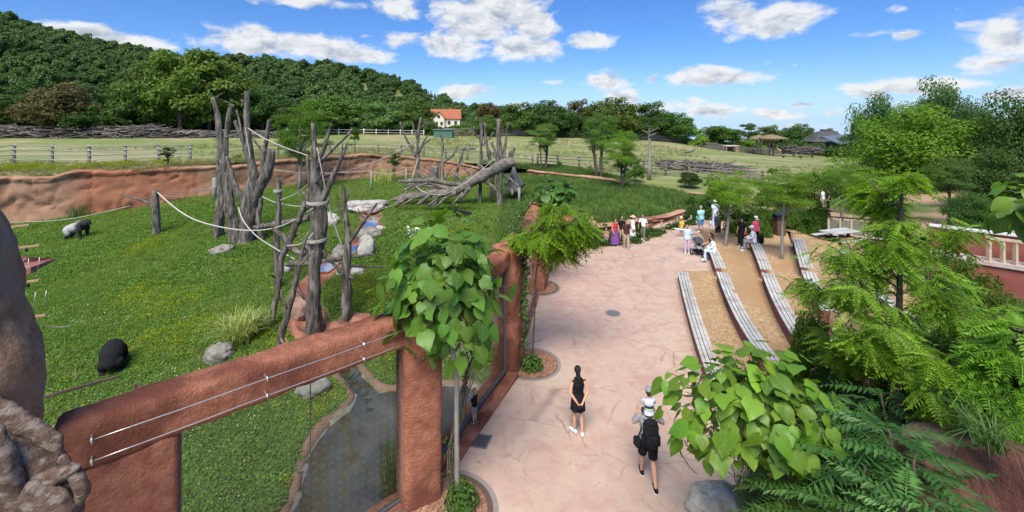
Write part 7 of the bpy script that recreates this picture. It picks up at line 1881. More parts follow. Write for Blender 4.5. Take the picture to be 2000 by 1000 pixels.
# rope posts by the rock border and on the path
def roped(lab, spots, Yd, h, w_=.055):
    t = thing('rope_barrier', lab, 'rope barrier', P(spots[0][0], spots[0][1], Yd[0])); o_ = P(spots[0][0], spots[0][1], Yd[0]); tops = []
    for (x, y), Y_ in zip(spots, Yd):
        b = P(x, y, Y_); m = MB(); m.tube([b - o_ - (0, 0, .2), b - o_ + (0, 0, h)], w_, 8, .03); m.build('post', M_post, t); tops.append(b - o_ + (0, 0, h * .82))
    for a, b in zip(tops[:-1], tops[1:]):
        k = np.linspace(0, 1, 12)[:, None]; c = a + (b - a) * k - np.array((0, 0, .22)) * np.sin(PI * k); m = MB(); m.tube(c, .018, 5); m.build('rope', M_rope, t)
roped('short posts with a sagging rope before the rock border behind the yellow-shirted child', [(1212, 478), (1258, 464), (1292, 457), (1323, 449), (1350, 443)], [28.6, 29.6, 30.2, 31.0, 31.8], .85)
roped('rope barrier along the sandy path on the right', [(1640, 405), (1677, 410), (1720, 414), (1765, 417)], [34, 33.4, 33, 32.6], .85)
# sand margin
o = strip('gravel_margin', [(3.4, 27.0), (5.0, 28.0), (8.6, 29.4), (10.4, 30.4), (12.4, 31.4)], .75, M_sand, .006)
# litter bin
c = P(1522, 460, 26.6); t = thing('litter_bin', 'dark brown litter bin with a black top among the bamboo bushes', 'bin', c)
m = MB(); m.box((0, 0, .52), (.52, .52, .95), bev=.03); m.build('body', flat('brown_boards', (.10, .05, .035)), t, smooth=False); m = MB(); m.box((0, 0, 1.05), (.60, .60, .09), bev=.02); m.box((0, -.23, 1.16), (.56, .06, .14)); m.box((0, .23, 1.16), (.56, .06, .14)); m.box((0, 0, 1.26), (.60, .60, .05)); m.build('top', M_black, t, smooth=False)
# red earth bank and deck edge at the lower right
m = MB(); rs = np.random.RandomState(5)
q = [(1740, 1010, 5.6), (1790, 900, 5.9), (1840, 862, 6.3), (1900, 872, 6.0), (1970, 890, 5.6), (2060, 905, 5.2)]
top = np.array([P(*a) for a in q]); k = np.linspace(0, 1, 30); top = np.column_stack([np.interp(k, np.linspace(0, 1, 6), top[:, i]) for i in range(3)])
rings = np.stack([top + np.array((.3, .8, -.25)), top, top + np.array((0, -.35, -.35)), top + np.array((0, -.9, -1.0)), top + np.array((-.05, -1.5, -1.9)), top + np.array((-.05, -1.9, -3.0))], 0)
fine = np.array([[rings[int(a)] * (1 - a % 1) + rings[min(5, int(a) + 1)] * (a % 1)] for a in np.linspace(0, 5, 26)])[:, 0]
fine = fine + .10 * np.stack([fbm(fine + 11 * i, 1.6, 4) for i in range(3)], -1)
m.loft(fine, close=False, cap=False); o = m.build('earth_bank', pm('red_earth_rock', (.13, .055, .045), (.20, .088, .07), 1.5, .95, .9, 12, c3=(.17, .11, .09), s3=.7, coord='World')); tag(o, 'red earth and rock bank in the lower right corner', 'rock')
m = MB(); rock_bar(m, (3.10, 2.55), (3.9, 2.3), 4.5, 5.85, .25, .015, .06, .08, 4); o = m.build('deck_wall', pm('pink_render', (.36, .16, .135), (.43, .20, .17), 6, .85, .5, 60)); tag(o, 'pink rendered wall end at the very bottom right corner', 'wall')
# picnic tables half hidden by leaves
def picnic(px, py, Yd, rz, lab):
    t = thing('picnic_table', lab, 'table', P(px, py, Yd), rz, 'grey tables on the upper terrace')
    for i in range(4): m = MB(); m.box((0, -.3 + .2 * i, .75), (1.8, .185, .04)); m.build('plank', M_plank, t, smooth=False)
    for s in (-1, 1):
        m = MB(); m.beam((.6 * s, -.35, 0), (.6 * s, .1, .72), .06, .06); m.beam((.6 * s, .35, 0), (.6 * s, -.1, .72), .06, .06); m.build('leg', M_dark, t, smooth=False); m = MB(); m.box((0, .72 * s, .45), (1.8, .28, .04)); m.build('bench_plank', M_plank, t, smooth=False); m = MB(); m.beam((.6 * s, -.75, .41), (.6 * s, .75, .41), .06, .06); m.build('leg', M_dark, t, smooth=False)
picnic(1640, 480, 22.5, .3, 'pale plank table left of the big locust crown on the gravel')

# ------------------------------------------------------------------ gorillas
M_fur = pm('black_fur', (.008, .008, .009), (.018, .017, .017), 9, .85, .8, 70, spec=.3)
def mat_silver():
    m, nt, b, out = newmat('silverback_fur'); N, L = nt.nodes.new, nt.links.new; tc = N('ShaderNodeTexCoord'); s = N('ShaderNodeSeparateXYZ'); L(tc.outputs['Object'], s.inputs[0])
    n = N('ShaderNodeTexNoise'); n.inputs['Scale'].default_value = 6; L(tc.outputs['Object'], n.inputs['Vector']); a = N('ShaderNodeMath'); a.operation = 'MULTIPLY_ADD'; L(n.outputs[0], a.inputs[0]); a.inputs[1].default_value = .5; L(s.outputs[0], a.inputs[2])
    r = N('ShaderNodeMapRange'); r.interpolation_type = 'SMOOTHSTEP'; L(a.outputs[0], r.inputs[0]); r.inputs[1].default_value = .62; r.inputs[2].default_value = .28
    z = N('ShaderNodeMapRange'); L(s.outputs[2], z.inputs[0]); z.inputs[1].default_value = .30; z.inputs[2].default_value = .62; mu = N('ShaderNodeMath'); mu.operation = 'MULTIPLY'; L(r.outputs[0], mu.inputs[0]); L(z.outputs[0], mu.inputs[1])
    mx = N('ShaderNodeMix'); mx.data_type = 'RGBA'; L(mu.outputs[0], mx.inputs['Factor']); mx.inputs['A'].default_value = (.012, .012, .012, 1); mx.inputs['B'].default_value = (.36, .35, .34, 1); L(mx.outputs['Result'], b.inputs['Base Color']); b.inputs['Roughness'].default_value = .85; return m
def gorilla(lab, px, py, s, rz, mat, pose='stand'):
    m = MB()
    if pose == 'stand':       # four-footed, faces +x
        m.tube([(-.55, 0, .78), (-.3, 0, .84), (0, 0, .90), (.3, 0, 1.02), (.5, 0, 1.08)], [.27, .33, .36, .40, .28], 14, round_end=True)
        m.tube([(.45, 0, 1.12), (.66, 0, 1.20)], [.24, .20], 12); m.ell((.76, 0, 1.25), (.19, .16, .21), 14, 10); m.ell((.72, 0, 1.43), (.12, .07, .09), 10, 6); m.ell((.92, 0, 1.16), (.09, .11, .09), 10, 8); m.ell((.90, 0, 1.29), (.06, .12, .035), 10, 6)
        for q in (-1, 1):
            m.tube([(.42, q * .28, 1.08), (.48, q * .36, .72), (.46, q * .33, .52), (.55, q * .30, .12), (.62, q * .30, .05)], [.19, .145, .125, .10, .08], 10, round_end=True); m.ell((.64, q * .30, .06), (.11, .07, .06), 8, 6)
            m.tube([(-.5, q * .18, .72), (-.36, q * .25, .42), (-.55, q * .22, .12), (-.42, q * .22, .05)], [.23, .155, .10, .075], 10, round_end=True); m.ell((-.42, q * .22, .05), (.15, .075, .05), 8, 6); m.ell((.78, q * .165, 1.27), (.03, .02, .04), 6, 5)
    elif pose == 'graze':     # seen from behind, head down
        m.tube([(-.45, 0, .62), (-.3, 0, .80), (0, 0, .95), (.3, 0, .98), (.5, 0, .88)], [.30, .40, .44, .43, .30], 14, round_end=True); m.ell((.70, 0, .74), (.19, .16, .20), 14, 10); m.ell((.80, 0, .62), (.09, .11, .09), 10, 8); m.ell((.66, 0, .93), (.12, .08, .08), 8, 6)
        for q in (-1, 1):
            m.tube([(.4, q * .32, .88), (.52, q * .40, .50), (.55, q * .32, .10)], [.19, .14, .09], 10, round_end=True); m.tube([(-.42, q * .22, .6), (-.2, q * .32, .34), (-.42, q * .26, .08), (-.26, q * .26, .05)], [.25, .17, .10, .08], 10, round_end=True); m.ell((.62, q * .32, .06), (.11, .07, .06), 8, 6)
    else:                      # lying in the grass, propped on the arms
        m.tube([(-.6, 0, .24), (-.2, 0, .30), (.2, 0, .38), (.45, 0, .48)], [.26, .31, .34, .26], 12, round_end=True); m.ell((.66, 0, .66), (.18, .16, .20), 12, 9); m.ell((.80, 0, .58), (.09, .10, .08), 8, 6); m.ell((.62, 0, .84), (.11, .07, .07), 8, 6)
        for q in (-1, 1): m.tube([(.35, q * .3, .5), (.5, q * .42, .22), (.75, q * .28, .08)], [.17, .13, .09], 9, round_end=True); m.tube([(-.5, q * .16, .25), (-.2, q * .42, .28), (-.5, q * .42, .08)], [.2, .14, .09], 9, round_end=True)
    me = voxel('gorilla', m, .032); c = on_lawn(px, py, lawn_full); o = link('gorilla', me, mat, None, c); o.rotation_euler = (0, 0, rz); o.scale = (s, s, s); return tag(o, lab, 'gorilla')
gorilla('silverback gorilla standing on all fours facing right near the back wall', 149, 468, 1.12, .12, mat_silver())
gorilla('black gorilla seen from behind bending to the lawn beyond the long batten', 219, 727, .92, R(126), M_fur, 'graze')
gorilla('small dark gorilla lying in the far grass above the near catalpa', 905, 426, .95, R(200), M_fur, 'lie')
# ------------------------------------------------------------------ people
def skin(c): return pm('skin', c, tuple(x * 1.08 for x in c), 12, .55, .0, spec=.35)
M_skin = skin((.44, .25, .165)); M_skin2 = skin((.50, .30, .20)); M_eye = flat('eye_dark', (.02, .015, .012), .2, .6)
def cl(name, c, r=.85): return pm('cloth_' + name, c, tuple(min(.9, x * 1.18 + .006) for x in c), 7, r, .35, 38, spec=.12)
K = {n: cl(n, c) for n, c in dict(black=(.010, .010, .012), navy=(.02, .025, .05), grey=(.24, .25, .26), dkgrey=(.06, .062, .068), white=(.72, .72, .72), cream=(.62, .56, .44), red=(.42, .04, .045), pink=(.55, .20, .30), hotpink=(.60, .06, .16), lilac=(.52, .40, .52), purple=(.17, .06, .24), brown=(.05, .025, .022), khaki=(.36, .30, .22), tan=(.44, .29, .15),
    olive=(.14, .15, .10), yellow=(.66, .42, .03), aqua=(.30, .58, .62), blue=(.10, .27, .50), ltblue=(.48, .60, .74), straw=(.55, .44, .26), coral=(.50, .16, .16), teal=(.08, .42, .40), neon=(.45, .80, .05)).items()}
def striped():
    m, nt, b, out = newmat('cloth_striped'); N, L = nt.nodes.new, nt.links.new; tc = N('ShaderNodeTexCoord'); s_ = N('ShaderNodeSeparateXYZ'); L(tc.outputs['Object'], s_.inputs[0])
    mr = N('ShaderNodeMapRange'); L(s_.outputs[2], mr.inputs[0]); mr.inputs[1].default_value = .50; mr.inputs[2].default_value = 1.12
    cr = N('ShaderNodeValToRGB'); cr.color_ramp.interpolation = 'CONSTANT'; L(mr.outputs[0], cr.inputs[0]); e = cr.color_ramp.elements
    bands = [(0, (.7, .72, .75)), (.22, (.42, .50, .62)), (.36, (.40, .75, .06)), (.42, (.02, .03, .06)), (.58, (.42, .50, .66)), (.74, (.72, .74, .78)), (.86, (.42, .50, .66))]
    e[0].color = c4(bands[0][1]); e[1].position = bands[1][0]; e[1].color = c4(bands[1][1])
    for p_, c in bands[2:]: q = e.new(p_); q.color = c4(c)
    L(cr.outputs[0], b.inputs['Base Color']); b.inputs['Roughness'].default_value = .9; return m
K['striped'] = striped()
HAIR = {n: pm('hair_' + n, c, tuple(x * 1.6 for x in c), 14, .5, .6, 60, spec=.4, stretch=(1, 1, .25)) for n, c in dict(black=(.008, .007, .006), brown=(.035, .020, .012), blond=(.40, .27, .11), grey=(.25, .24, .22)).items()}
def V3(*a): return np.array(a, float)
def person(lab, foot, h=1.72, rz=0.0, sk=None, pose=None, top=None, sleeve='short', bottom=None, bl='long', shoes='white', hair='black', hairlen='short', hat=None, hatc=None, dress=None, flare=.1, wide=1.0, vox=.014, child=False, toptail=.86, group='visitors on the paving', soles=True):
    """figure facing +y; pose overrides joints (metres for a 1.72 m adult)"""
    s = h / 1.72; J = dict(pel=V3(0, 0, .93), waist=V3(0, .0, 1.08), chest=V3(0, -.01, 1.28), neck=V3(0, 0, 1.45), head=V3(0, .02, 1.60))
    for q, n in ((-1, 'l'), (1, 'r')):
        J['sh' + n] = V3(q * .168 * wide, 0, 1.375); J['el' + n] = V3(q * .225 * wide, -.02, 1.12); J['wr' + n] = V3(q * .235 * wide, .06, .88)
        J['hip' + n] = V3(q * .088 * wide, 0, .91); J['kn' + n] = V3(q * .095, .015, .49); J['an' + n] = V3(q * .10, -.015, .085)
    for k_, v_ in (pose or {}).items():
        J[k_] = V3(*v_)
    hs_ = 1.35 if child else 1.0
    if child: J['head'] = J['neck'] + (J['head'] - J['neck']) * 1.28
    t = thing('person', lab, 'person', foot, rz, group); sk = sk or M_skin
    m = MB(); W = wide
    def ellrings(pts, rx, ry, k=16):
        a = np.linspace(0, 2 * PI, k, endpoint=False); return np.array([[p_ + V3(x * math.cos(b), y * math.sin(b), 0) for b in a] for p_, x, y in zip(pts, rx, ry)])
    low = J['pel'] - V3(0, 0, .10)
    m.loft(ellrings([low, J['pel'], J['waist'], J['chest'], (J['chest'] + J['neck']) / 2 + V3(0, 0, .035), J['neck']], [.13 * W, .165 * W, .135 * W, .165 * W, .125 * W, .056], [.10 * W, .115 * W, .10 * W, .115 * W, .09, .06]))
    m.tube([J['neck'] - V3(0, 0, .05), J['neck'], J['head'] - V3(0, .01, .04)], [.062, .055, .055], 10)
    H = J['head']; hd = .96 * hs_
    m.ell(H + V3(0, 0, .03), (.076 * hd, .094 * hd, .105 * hd), 16, 12); m.ell(H + V3(0, .03, -.045) * hd, (.056 * hd, .062 * hd, .062 * hd), 12, 8); m.ell(H + V3(0, .10, -.012) * hd, (.013, .022, .024), 8, 6)
    m.ell(H + V3(0, .088, -.055) * hd, (.026, .012, .009), 8, 5)
    for q in (-1, 1): m.ell(H + V3(q * .078, -.005, .005) * hd, (.012, .022, .032), 8, 6)
    for n, q in (('l', -1), ('r', 1)):
        a, b, c = J['sh' + n], J['el' + n], J['wr' + n]; m.ell(a, (.058, .056, .06), 10, 8)
        m.tube([a, a * .5 + b * .5, b], [.052 * W, .046 * W, .040], 10, round_end=True); m.tube([b, b * .65 + c * .35, c], [.040, .040, .027], 10, round_end=True)
        d = c - b; d /= np.linalg.norm(d); sd = V3(0, 1, 0) - d * d[1]; sd = sd / (np.linalg.norm(sd) + 1e-6); up = np.cross(d, sd) * q
        hp = c + d * .045; m.tube([c - d * .01, hp, c + d * .085], [.026, .034, .032], 8, ell=.55, round_end=True)
        for f_, (off, ln) in enumerate(((-.030, .062), (-.010, .074), (.010, .070), (.029, .055))):
            st = c + d * .08 + sd * off; k1 = st + d * ln * .55 - up * .012; k2 = st + d * ln * .85 - up * .035; m.tube([st - d * .02, st, k1, k2], [.010, .0098, .0092, .008], 6, round_end=True)
        th = c + d * .03 + sd * .030; m.tube([th, th + d * .028 + sd * .022, th + d * .056 + sd * .024 - up * .012], [.0125, .0115, .0095], 6, round_end=True)
        a, b, c = J['hip' + n], J['kn' + n], J['an' + n]
        m.tube([a, a * .6 + b * .4, b], [.090 * W, .078 * W, .054], 12, round_end=True); m.tube([b, b * .7 + c * .3, b * .3 + c * .7, c], [.054, .056, .042, .036], 12, round_end=True)
        fd = V3(0, 1, 0) if 'fd' + n not in J else J['fd' + n] / np.linalg.norm(J['fd' + n]); m.tube([c + V3(0, 0, -.045) - fd * .04, c + V3(0, 0, -.045) + fd * .07, c + V3(0, 0, -.06) + fd * .15], [.036, .036, .024], 8, round_end=True)
    def put(name, mesh_or_mb, mat, v=None, par=t):
        me = voxel(name, mesh_or_mb, v) if v else mesh_or_mb.mesh(name); o = link(name, me, mat, par); o.scale = (s, s, s); return o
    put('body', m, sk, vox)
    e = MB()
    for q in (-1, 1): e.ell(H + V3(q * .030, .088, .018) * hd, (.010, .007, .008), 6, 5)
    put('eyes', e, M_eye)
    # upper clothes
    def sleeves(mm, kind, g):
        for n in 'lr':
            a, b, c = J['sh' + n], J['el' + n], J['wr' + n]; mm.ell(a, (.058 * W, .062 * W, .058), 10, 8)
            if kind == 'none': continue
            pts = [a, a * .6 + b * .4, a * .2 + b * .8] if kind == 'short' else [a, a * .5 + b * .5, b, b * .5 + c * .5, c]
            mm.tube(pts, [(.064 + g) * W, (.062 + g) * W, (.064 + g)] if kind == 'short' else [(.062 + g) * W, .058 + g, .052 + g, .048 + g, .042 + g], 12)
    if top:
        mm = MB(); bt = V3(J['pel'][0], J['pel'][1], toptail)
        mm.loft(ellrings([bt, J['pel'] + V3(0, 0, .03), J['waist'], J['chest'], (J['chest'] + J['neck']) / 2 + V3(0, 0, .035), J['neck'] + V3(0, 0, .0)], [.185 * W, .182 * W, .155 * W, .180 * W, .138 * W, .064], [.14 * W, .135 * W, .122 * W, .135 * W, .105 * W, .068])); sleeves(mm, sleeve, .0); put('shirt', mm, K[top], vox)
    if dress:
        col_, zl = dress; mm = MB(); bt = V3(J['pel'][0], J['pel'][1], zl); md = bt * .5 + (J['pel'] - V3(0, 0, .05)) * .5; w0 = .19 * W + flare
        rg = ellrings([bt, md, J['pel'], J['waist'], J['chest'], (J['chest'] + J['neck']) / 2 + V3(0, 0, .035), J['neck'] + V3(0, 0, .0)], [w0, .19 * W + flare * .5, .188 * W, .150 * W, .176 * W, .132 * W, .064], [w0 * .85, .15 * W + flare * .42, .14 * W, .115 * W, .13 * W, .10 * W, .068], 28)
        wv = 1 + .05 * np.sin(np.linspace(0, 2 * PI, 28, endpoint=False) * 7) * np.array([1, .6, .1, 0, 0, 0, 0])[:, None]; ce = rg.mean(1, keepdims=True); rg = ce + (rg - ce) * wv[..., None]; mm.loft(rg); sleeves(mm, sleeve, .0); put('dress', mm, K[col_], vox)
    if bottom:
        mm = MB(); kind = bl
        if kind == 'skirt':
            bt = V3(J['pel'][0], J['pel'][1], .12); w0 = .2 + flare; rg = ellrings([bt, bt * .5 + J['pel'] * .5, J['pel'], J['waist'] - V3(0, 0, .03)], [w0, .19 + flare * .5, .180 * W, .145 * W], [w0 * .85, .15 + flare * .4, .135 * W, .118 * W], 28); wv = 1 + .07 * np.sin(np.linspace(0, 2 * PI, 28, endpoint=False) * 8) * np.array([1, .6, .1, 0])[:, None]; ce = rg.mean(1, keepdims=True); mm.loft(ce + (rg - ce) * wv[..., None])
        else:
            mm.loft(ellrings([J['pel'] - V3(0, 0, .13), J['pel'], J['waist'] - V3(0, 0, .05)], [.16 * W, .176 * W, .150 * W], [.12 * W, .128 * W, .118 * W]))
            for n in 'lr':
                a, b, c = J['hip' + n], J['kn' + n], J['an' + n]
                if kind == 'short': mm.tube([a, a * .5 + b * .5, a * .06 + b * .94], [.102 * W, .098 * W, .088 * W], 14)
                else: mm.tube([a, a * .5 + b * .5, b, b * .5 + c * .5, c + V3(0, 0, -.02)], [.102 * W, .09 * W, .072, .068, .068], 14)
        put('skirt' if kind == 'skirt' else ('shorts' if kind == 'short' else 'trousers'), mm, K[bottom], vox)
    for n in 'lr':
        c = J['an' + n]; fd = V3(0, 1, 0) if 'fd' + n not in J else J['fd' + n] / np.linalg.norm(J['fd' + n]); mm = MB()
        mm.tube([c + V3(0, 0, -.043) - fd * .055, c + V3(0, 0, -.035), c + V3(0, 0, -.046) + fd * .08, c + V3(0, 0, -.060) + fd * .165], [.042, .048, .044, .030], 10, round_end=True); so = put('shoe', mm, K[shoes], .012)
        if soles: m2 = MB(); m2.tube([c + V3(0, 0, -.076) - fd * .05, c + V3(0, 0, -.076) + fd * .08, c + V3(0, 0, -.078) + fd * .16], [.044, .046, .032], 10, ell=.22, round_end=True); put('sole', m2, K['white' if shoes != 'white' else 'grey'], None, t)
    # hair
    if hair:
        mm = MB(); g = hd; mm.ell(H + V3(0, -.020, .046) * g, (.092 * g, .102 * g, .104 * g), 14, 10)
        if hairlen == 'long': mm.tube([H + V3(0, -.06, .03) * g, H + V3(0, -.085, -.08) * g, H + V3(0, -.10, -.20), H + V3(0, -.105, -.30)], [.088, .098, .098, .06], 12, ell=.55, round_end=True)
        elif hairlen == 'bun': mm.ell(H + V3(0, -.10, .10), (.045, .045, .045), 8, 6)
        else: mm.ell(H + V3(0, -.05, -.01) * g, (.074 * g, .062 * g, .07 * g), 10, 8)
        hv = voxel('hair', mm, .012)
        o = link('hair', hv, HAIR[hair], t); o.scale = (s, s, s)
    if hat:
        mm = MB(); g = hd; k_ = 20; a = np.linspace(0, 2 * PI, k_, endpoint=False)
        cr = lambda r, z, y=0: [H + V3(r * math.cos(b), r * 1.15 * math.sin(b) - .005 + y, z) * g for b in a]
        mm.loft(np.array([cr(.094, .045), cr(.096, .085), cr(.082, .135), cr(.045, .158)]))
        if hat == 'sun': mm.loft(np.array([cr(.092, .060), cr(.15, .055), cr(.21, .040), cr(.21, .047), cr(.15, .064), cr(.092, .070)]), cap=False)
        elif hat == 'bucket': mm.loft(np.array([cr(.093, .062), cr(.14, .030), cr(.142, .037), cr(.095, .075)]), cap=False)
        o = put('hat', mm, K[hatc])
        if hat == 'cap': m2 = MB(); b_ = np.linspace(.15 * PI, .85 * PI, 9); m2.loft(np.array([[H + V3(r * math.cos(x), r * 1.15 * math.sin(x) + y, z) * g for x in b_] for r, y, z in ((.092, 0, .058), (.10, .07, .048), (.10, .07, .055), (.092, 0, .068))]), close=False, cap=False); put('cap_peak', m2, K[hatc] if hatc != 'grey' else K['neon'], None, o)
    return t
def fp(px, py):
    """foot point on the paving"""
    z = 0.0
    for _ in range(12): g_ = G(px, py, z); z = float(plaza_z(g_[0], g_[1]))
    return g_
def stride(k=.16, arm=.10): return dict(knl=(-.095, .10 * k / .16, .50), anl=(-.09, k, .085), knr=(.095, .02, .49), anr=(.09, -k, .11), ell=(-.24, -arm, 1.13), wrl=(-.25, -arm * .9, .88), elr=(.24, arm * .5, 1.13), wrr=(.25, arm * 1.9, .90))
def seated(z=.45):
    return dict(pel=(0, 0, z + .10), waist=(0, -.01, z + .26), chest=(0, .02, z + .46), neck=(0, .05, z + .63), head=(0, .09, z + .77), shl=(-.175, .03, z + .58), shr=(.175, .03, z + .58), ell=(-.22, .12, z + .33), elr=(.22, .12, z + .33), wrl=(-.12, .33, z + .25), wrr=(.12, .33, z + .25), hipl=(-.09, .03, z + .09), hipr=(.09, .03, z + .09), knl=(-.11, .44, z + .08), knr=(.11, .44, z + .08), anl=(-.11, .46, .085), anr=(.11, .40, .085))
# near visitors
wf = fp(1129, 846)
person('woman in a short black dress walking away with hands clasped behind her back', wf, 1.70, R(8), M_skin2, dict(ell=(-.235, -.10, 1.12), wrl=(-.075, -.185, .90), elr=(.235, -.10, 1.12), wrr=(.075, -.185, .91), anl=(-.085, .05, .085), knl=(-.085, .04, .49), anr=(.085, -.09, .085), knr=(.085, -.01, .49), head=(-.01, .02, 1.60), fdl=(-.5, .9, 0), fdr=(.25, 1, 0)),
       dress=('black', .62), flare=.02, sleeve='none', shoes='white', hair='black', hairlen='long', wide=.93, vox=.010)
def held(name, lab, c, cat, build, mat, rz=0):
    t = MB(); build(t); o = t.build(name, mat, loc=c); o.rotation_euler = (0, 0, rz); return tag(o, lab, cat)
held('purse', 'small black purse held behind the back of the woman in black', wf + V3(.03, -.235, .80), 'purse', lambda m: m.box((0, 0, 0), (.17, .06, .10), bev=.02), K['black'])
mf = fp(1266, 941)
person('man in a grey shirt and black shorts striding away with a child on his shoulders', mf, 1.82, R(-3), M_skin, dict(pel=(0, 0, .92), anl=(-.085, .22, .085), knl=(-.09, .13, .50), anr=(.085, -.26, .10), knr=(.09, -.03, .49), ell=(-.30, .02, 1.22), wrl=(-.20, .16, 1.34), elr=(.31, .02, 1.22), wrr=(.21, .16, 1.34)),
       top='grey', bottom='black', bl='short', shoes='black', hair='brown', wide=1.06, vox=.010)
sc_ = 1.82 / 1.72
child_f = mf + V3(0, -.03, 1.40 * sc_ - .42 * .62)
person('small child in a grey cap riding on the shoulders of the backpack man', mf + V3(0, -.05, 1.24), 1.02, R(-3), M_skin2, dict(pel=(0, -.02, .55), waist=(0, -.03, .70), chest=(0, -.02, .90), neck=(0, .0, 1.08), head=(0, .03, 1.22), shl=(-.18, 0, 1.04), shr=(.18, 0, 1.04), ell=(-.24, .10, .84), elr=(.24, .10, .84), wrl=(-.12, .26, .82), wrr=(.12, .26, .82), hipl=(-.10, 0, .54), hipr=(.10, 0, .54), knl=(-.17, .26, .50), knr=(.17, .26, .50), anl=(-.16, .30, .16), anr=(.16, .30, .16)),
       top='striped', toptail=.50, bottom='dkgrey', bl='short', shoes='navy', hair='brown', hat='cap', hatc='grey', child=True, vox=.009)
def backpack(m):
    m.box((0, -.02, 0), (.31, .20, .50), bev=.06); m.box((0, -.15, -.08), (.23, .10, .26), bev=.04); m.ell((0, -.02, .25), (.15, .10, .07), 12, 8); m.box((-.17, -.02, -.12), (.05, .12, .2), bev=.02); m.box((.17, -.02, -.12), (.05, .12, .2), bev=.02)
    for q in (-1, 1): m.tube([(q * .10, .08, .22), (q * .115, .17, .30), (q * .12, .30, .22), (q * .12, .34, .0), (q * .13, .20, -.2), (q * .12, .06, -.22)], .022, 6, ell=.5)
held('backpack', 'big black backpack on the back of the man in grey', mf + V3(-.01, -.20, 1.20), 'backpack', backpack, K['black'], R(-3))
held('hip_bag', 'small black camera bag hanging at the left hip of the man in grey', mf + V3(-.26, -.06, .93), 'bag', lambda m: (m.box((0, 0, 0), (.12, .17, .20), bev=.03), m.tube([(.02, 0, .1), (.12, -.05, .4), (.22, .02, .55)], .012, 5)), K['black'], .3)
kb = P(927, 824, 11.47)
person('blond toddler in a black top and grey shorts standing against the second window', (kb[0], kb[1], .10), .84, R(60), M_skin2, dict(wrl=(-.05, .20, 1.16), ell=(-.22, .06, 1.12), wrr=(.06, .20, 1.14), elr=(.22, .06, 1.12)), top='black', bottom='grey', bl='short', shoes='navy', hair='blond', child=True, vox=.010)
# kerb ledge under the window that the toddler stands on
m = MB(); rock_bar(m, C0 + d2 * .5 + n2 * .36, C1 + n2 * .36, -.2, .10, .34, .012, .03, .25, 30); o = m.build('window_ledge', M_wall, None); tag(o, 'low red ledge along the foot of the second window', 'ledge')

# visitors farther back
L_ = [
 ('woman in a coral top at the left end of the rock border', 1136, 478, 1.62, 190, dict(top='coral', sleeve='none', bottom='white', bl='short', shoes='white', hairlen='long', hair='brown'), None),
 ('man in a tan shirt and black trousers partly behind the locust fronds', 1157, 476, 1.76, 150, dict(top='tan', sleeve='short', bottom='black', bl='long', shoes='black', wide=1.1), stride(.10)),
 ('woman in a red top and long purple skirt', 1201, 479, 1.68, 200, dict(top='red', sleeve='none', bottom='purple', bl='skirt', flare=.14, shoes='white', hairlen='long', toptail=.98), stride(.06)),
 ('small child in pink beside the purple skirt', 1184, 480, 1.12, 170, dict(top='pink', sleeve='short', bottom='grey', bl='long', shoes='pink', hairlen='bun', hair='brown', child=True), None),
 ('man in a dark brown shirt and khaki trousers walking toward the camera', 1223, 485, 1.78, 185, dict(top='brown', sleeve='short', bottom='khaki', shoes='grey', wide=1.05), stride(.12)),
 ('man in black and khaki right behind the one in the brown shirt', 1214, 475, 1.76, 190, dict(top='black', sleeve='short', bottom='khaki', shoes='white'), stride(.1)),
 ('woman in a long white dress with a wide straw hat', 1236, 471, 1.68, 210, dict(dress=('white', .18), flare=.06, sleeve='none', shoes='brown', hairlen='long', hair='brown', hat='sun', hatc='straw'), stride(.08)),
 ('woman in a white top and olive trousers carrying a dark bag', 1256, 469, 1.68, 150, dict(top='white', sleeve='short', bottom='olive', shoes='white', hairlen='long', toptail=.94), stride(.14)),
 ('child in a yellow shirt and pale cap by the rope posts', 1331, 465, 1.28, 120, dict(top='yellow', sleeve='short', bottom='grey', bl='short', shoes='white', hat='cap', hatc='cream', child=True), dict(wrl=(-.34, .18, 1.18), ell=(-.28, .04, 1.2))),
 ('woman in a white blouse and pale pink trousers pointing left', 1342, 495, 1.66, 160, dict(top='ltblue', sleeve='long', bottom='lilac', shoes='white', hairlen='bun', toptail=.84, wide=1.0), dict(elr=(.44, .06, 1.40), wrr=(.70, .12, 1.44))),
 ('large person in an aqua shirt and blue shorts seen from behind', 1369, 454, 1.76, 20, dict(top='aqua', sleeve='short', bottom='blue', bl='short', shoes='white', hair='grey', wide=1.28), stride(.08)),
 ('man in a pale blue shirt and light trousers walking away along the path', 1397, 442, 1.84, 10, dict(top='ltblue', sleeve='short', bottom='ltblue', bl='long', shoes='white', hair='grey', wide=1.2, hat='bucket', hatc='white'), stride(.1)),
 ('person in a grey top and black trousers behind the seated women', 1402, 467, 1.72, 190, dict(top='dkgrey', sleeve='long', bottom='black', shoes='black', hair='black', hairlen='bun'), stride(.08)),
 ('small child in white between the seated women and the person in grey', 1388, 458, 1.05, 60, dict(top='white', sleeve='short', bottom='white', bl='short', shoes='white', child=True, hair='brown'), None),
 ('person in pale clothes half hidden behind the slim tree post', 1427, 440, 1.72, 30, dict(top='ltblue', sleeve='short', bottom='cream', shoes='white', hair='grey'), stride(.1))]
for lab, px, py, h_, deg, kw, ps in L_:
    person(lab, fp(px, py), h_, R(deg), None, ps, **kw)
held('shoulder_bag', 'dark shoulder bag at the side of the woman in olive trousers', fp(1251, 469) + V3(-.06, -.12, 1.02), 'bag', lambda m: (m.box((0, 0, 0), (.12, .26, .26), bev=.04), m.tube([(0, -.1, .1), (.06, -.02, .38), (.1, .08, .12)], .014, 5)), K['black'])
held('handbag', 'aqua bag at the left side of the large person in aqua', fp(1363, 454) + V3(-.03, .05, .95), 'bag', lambda m: m.box((0, 0, 0), (.10, .26, .24), bev=.04), K['teal'])
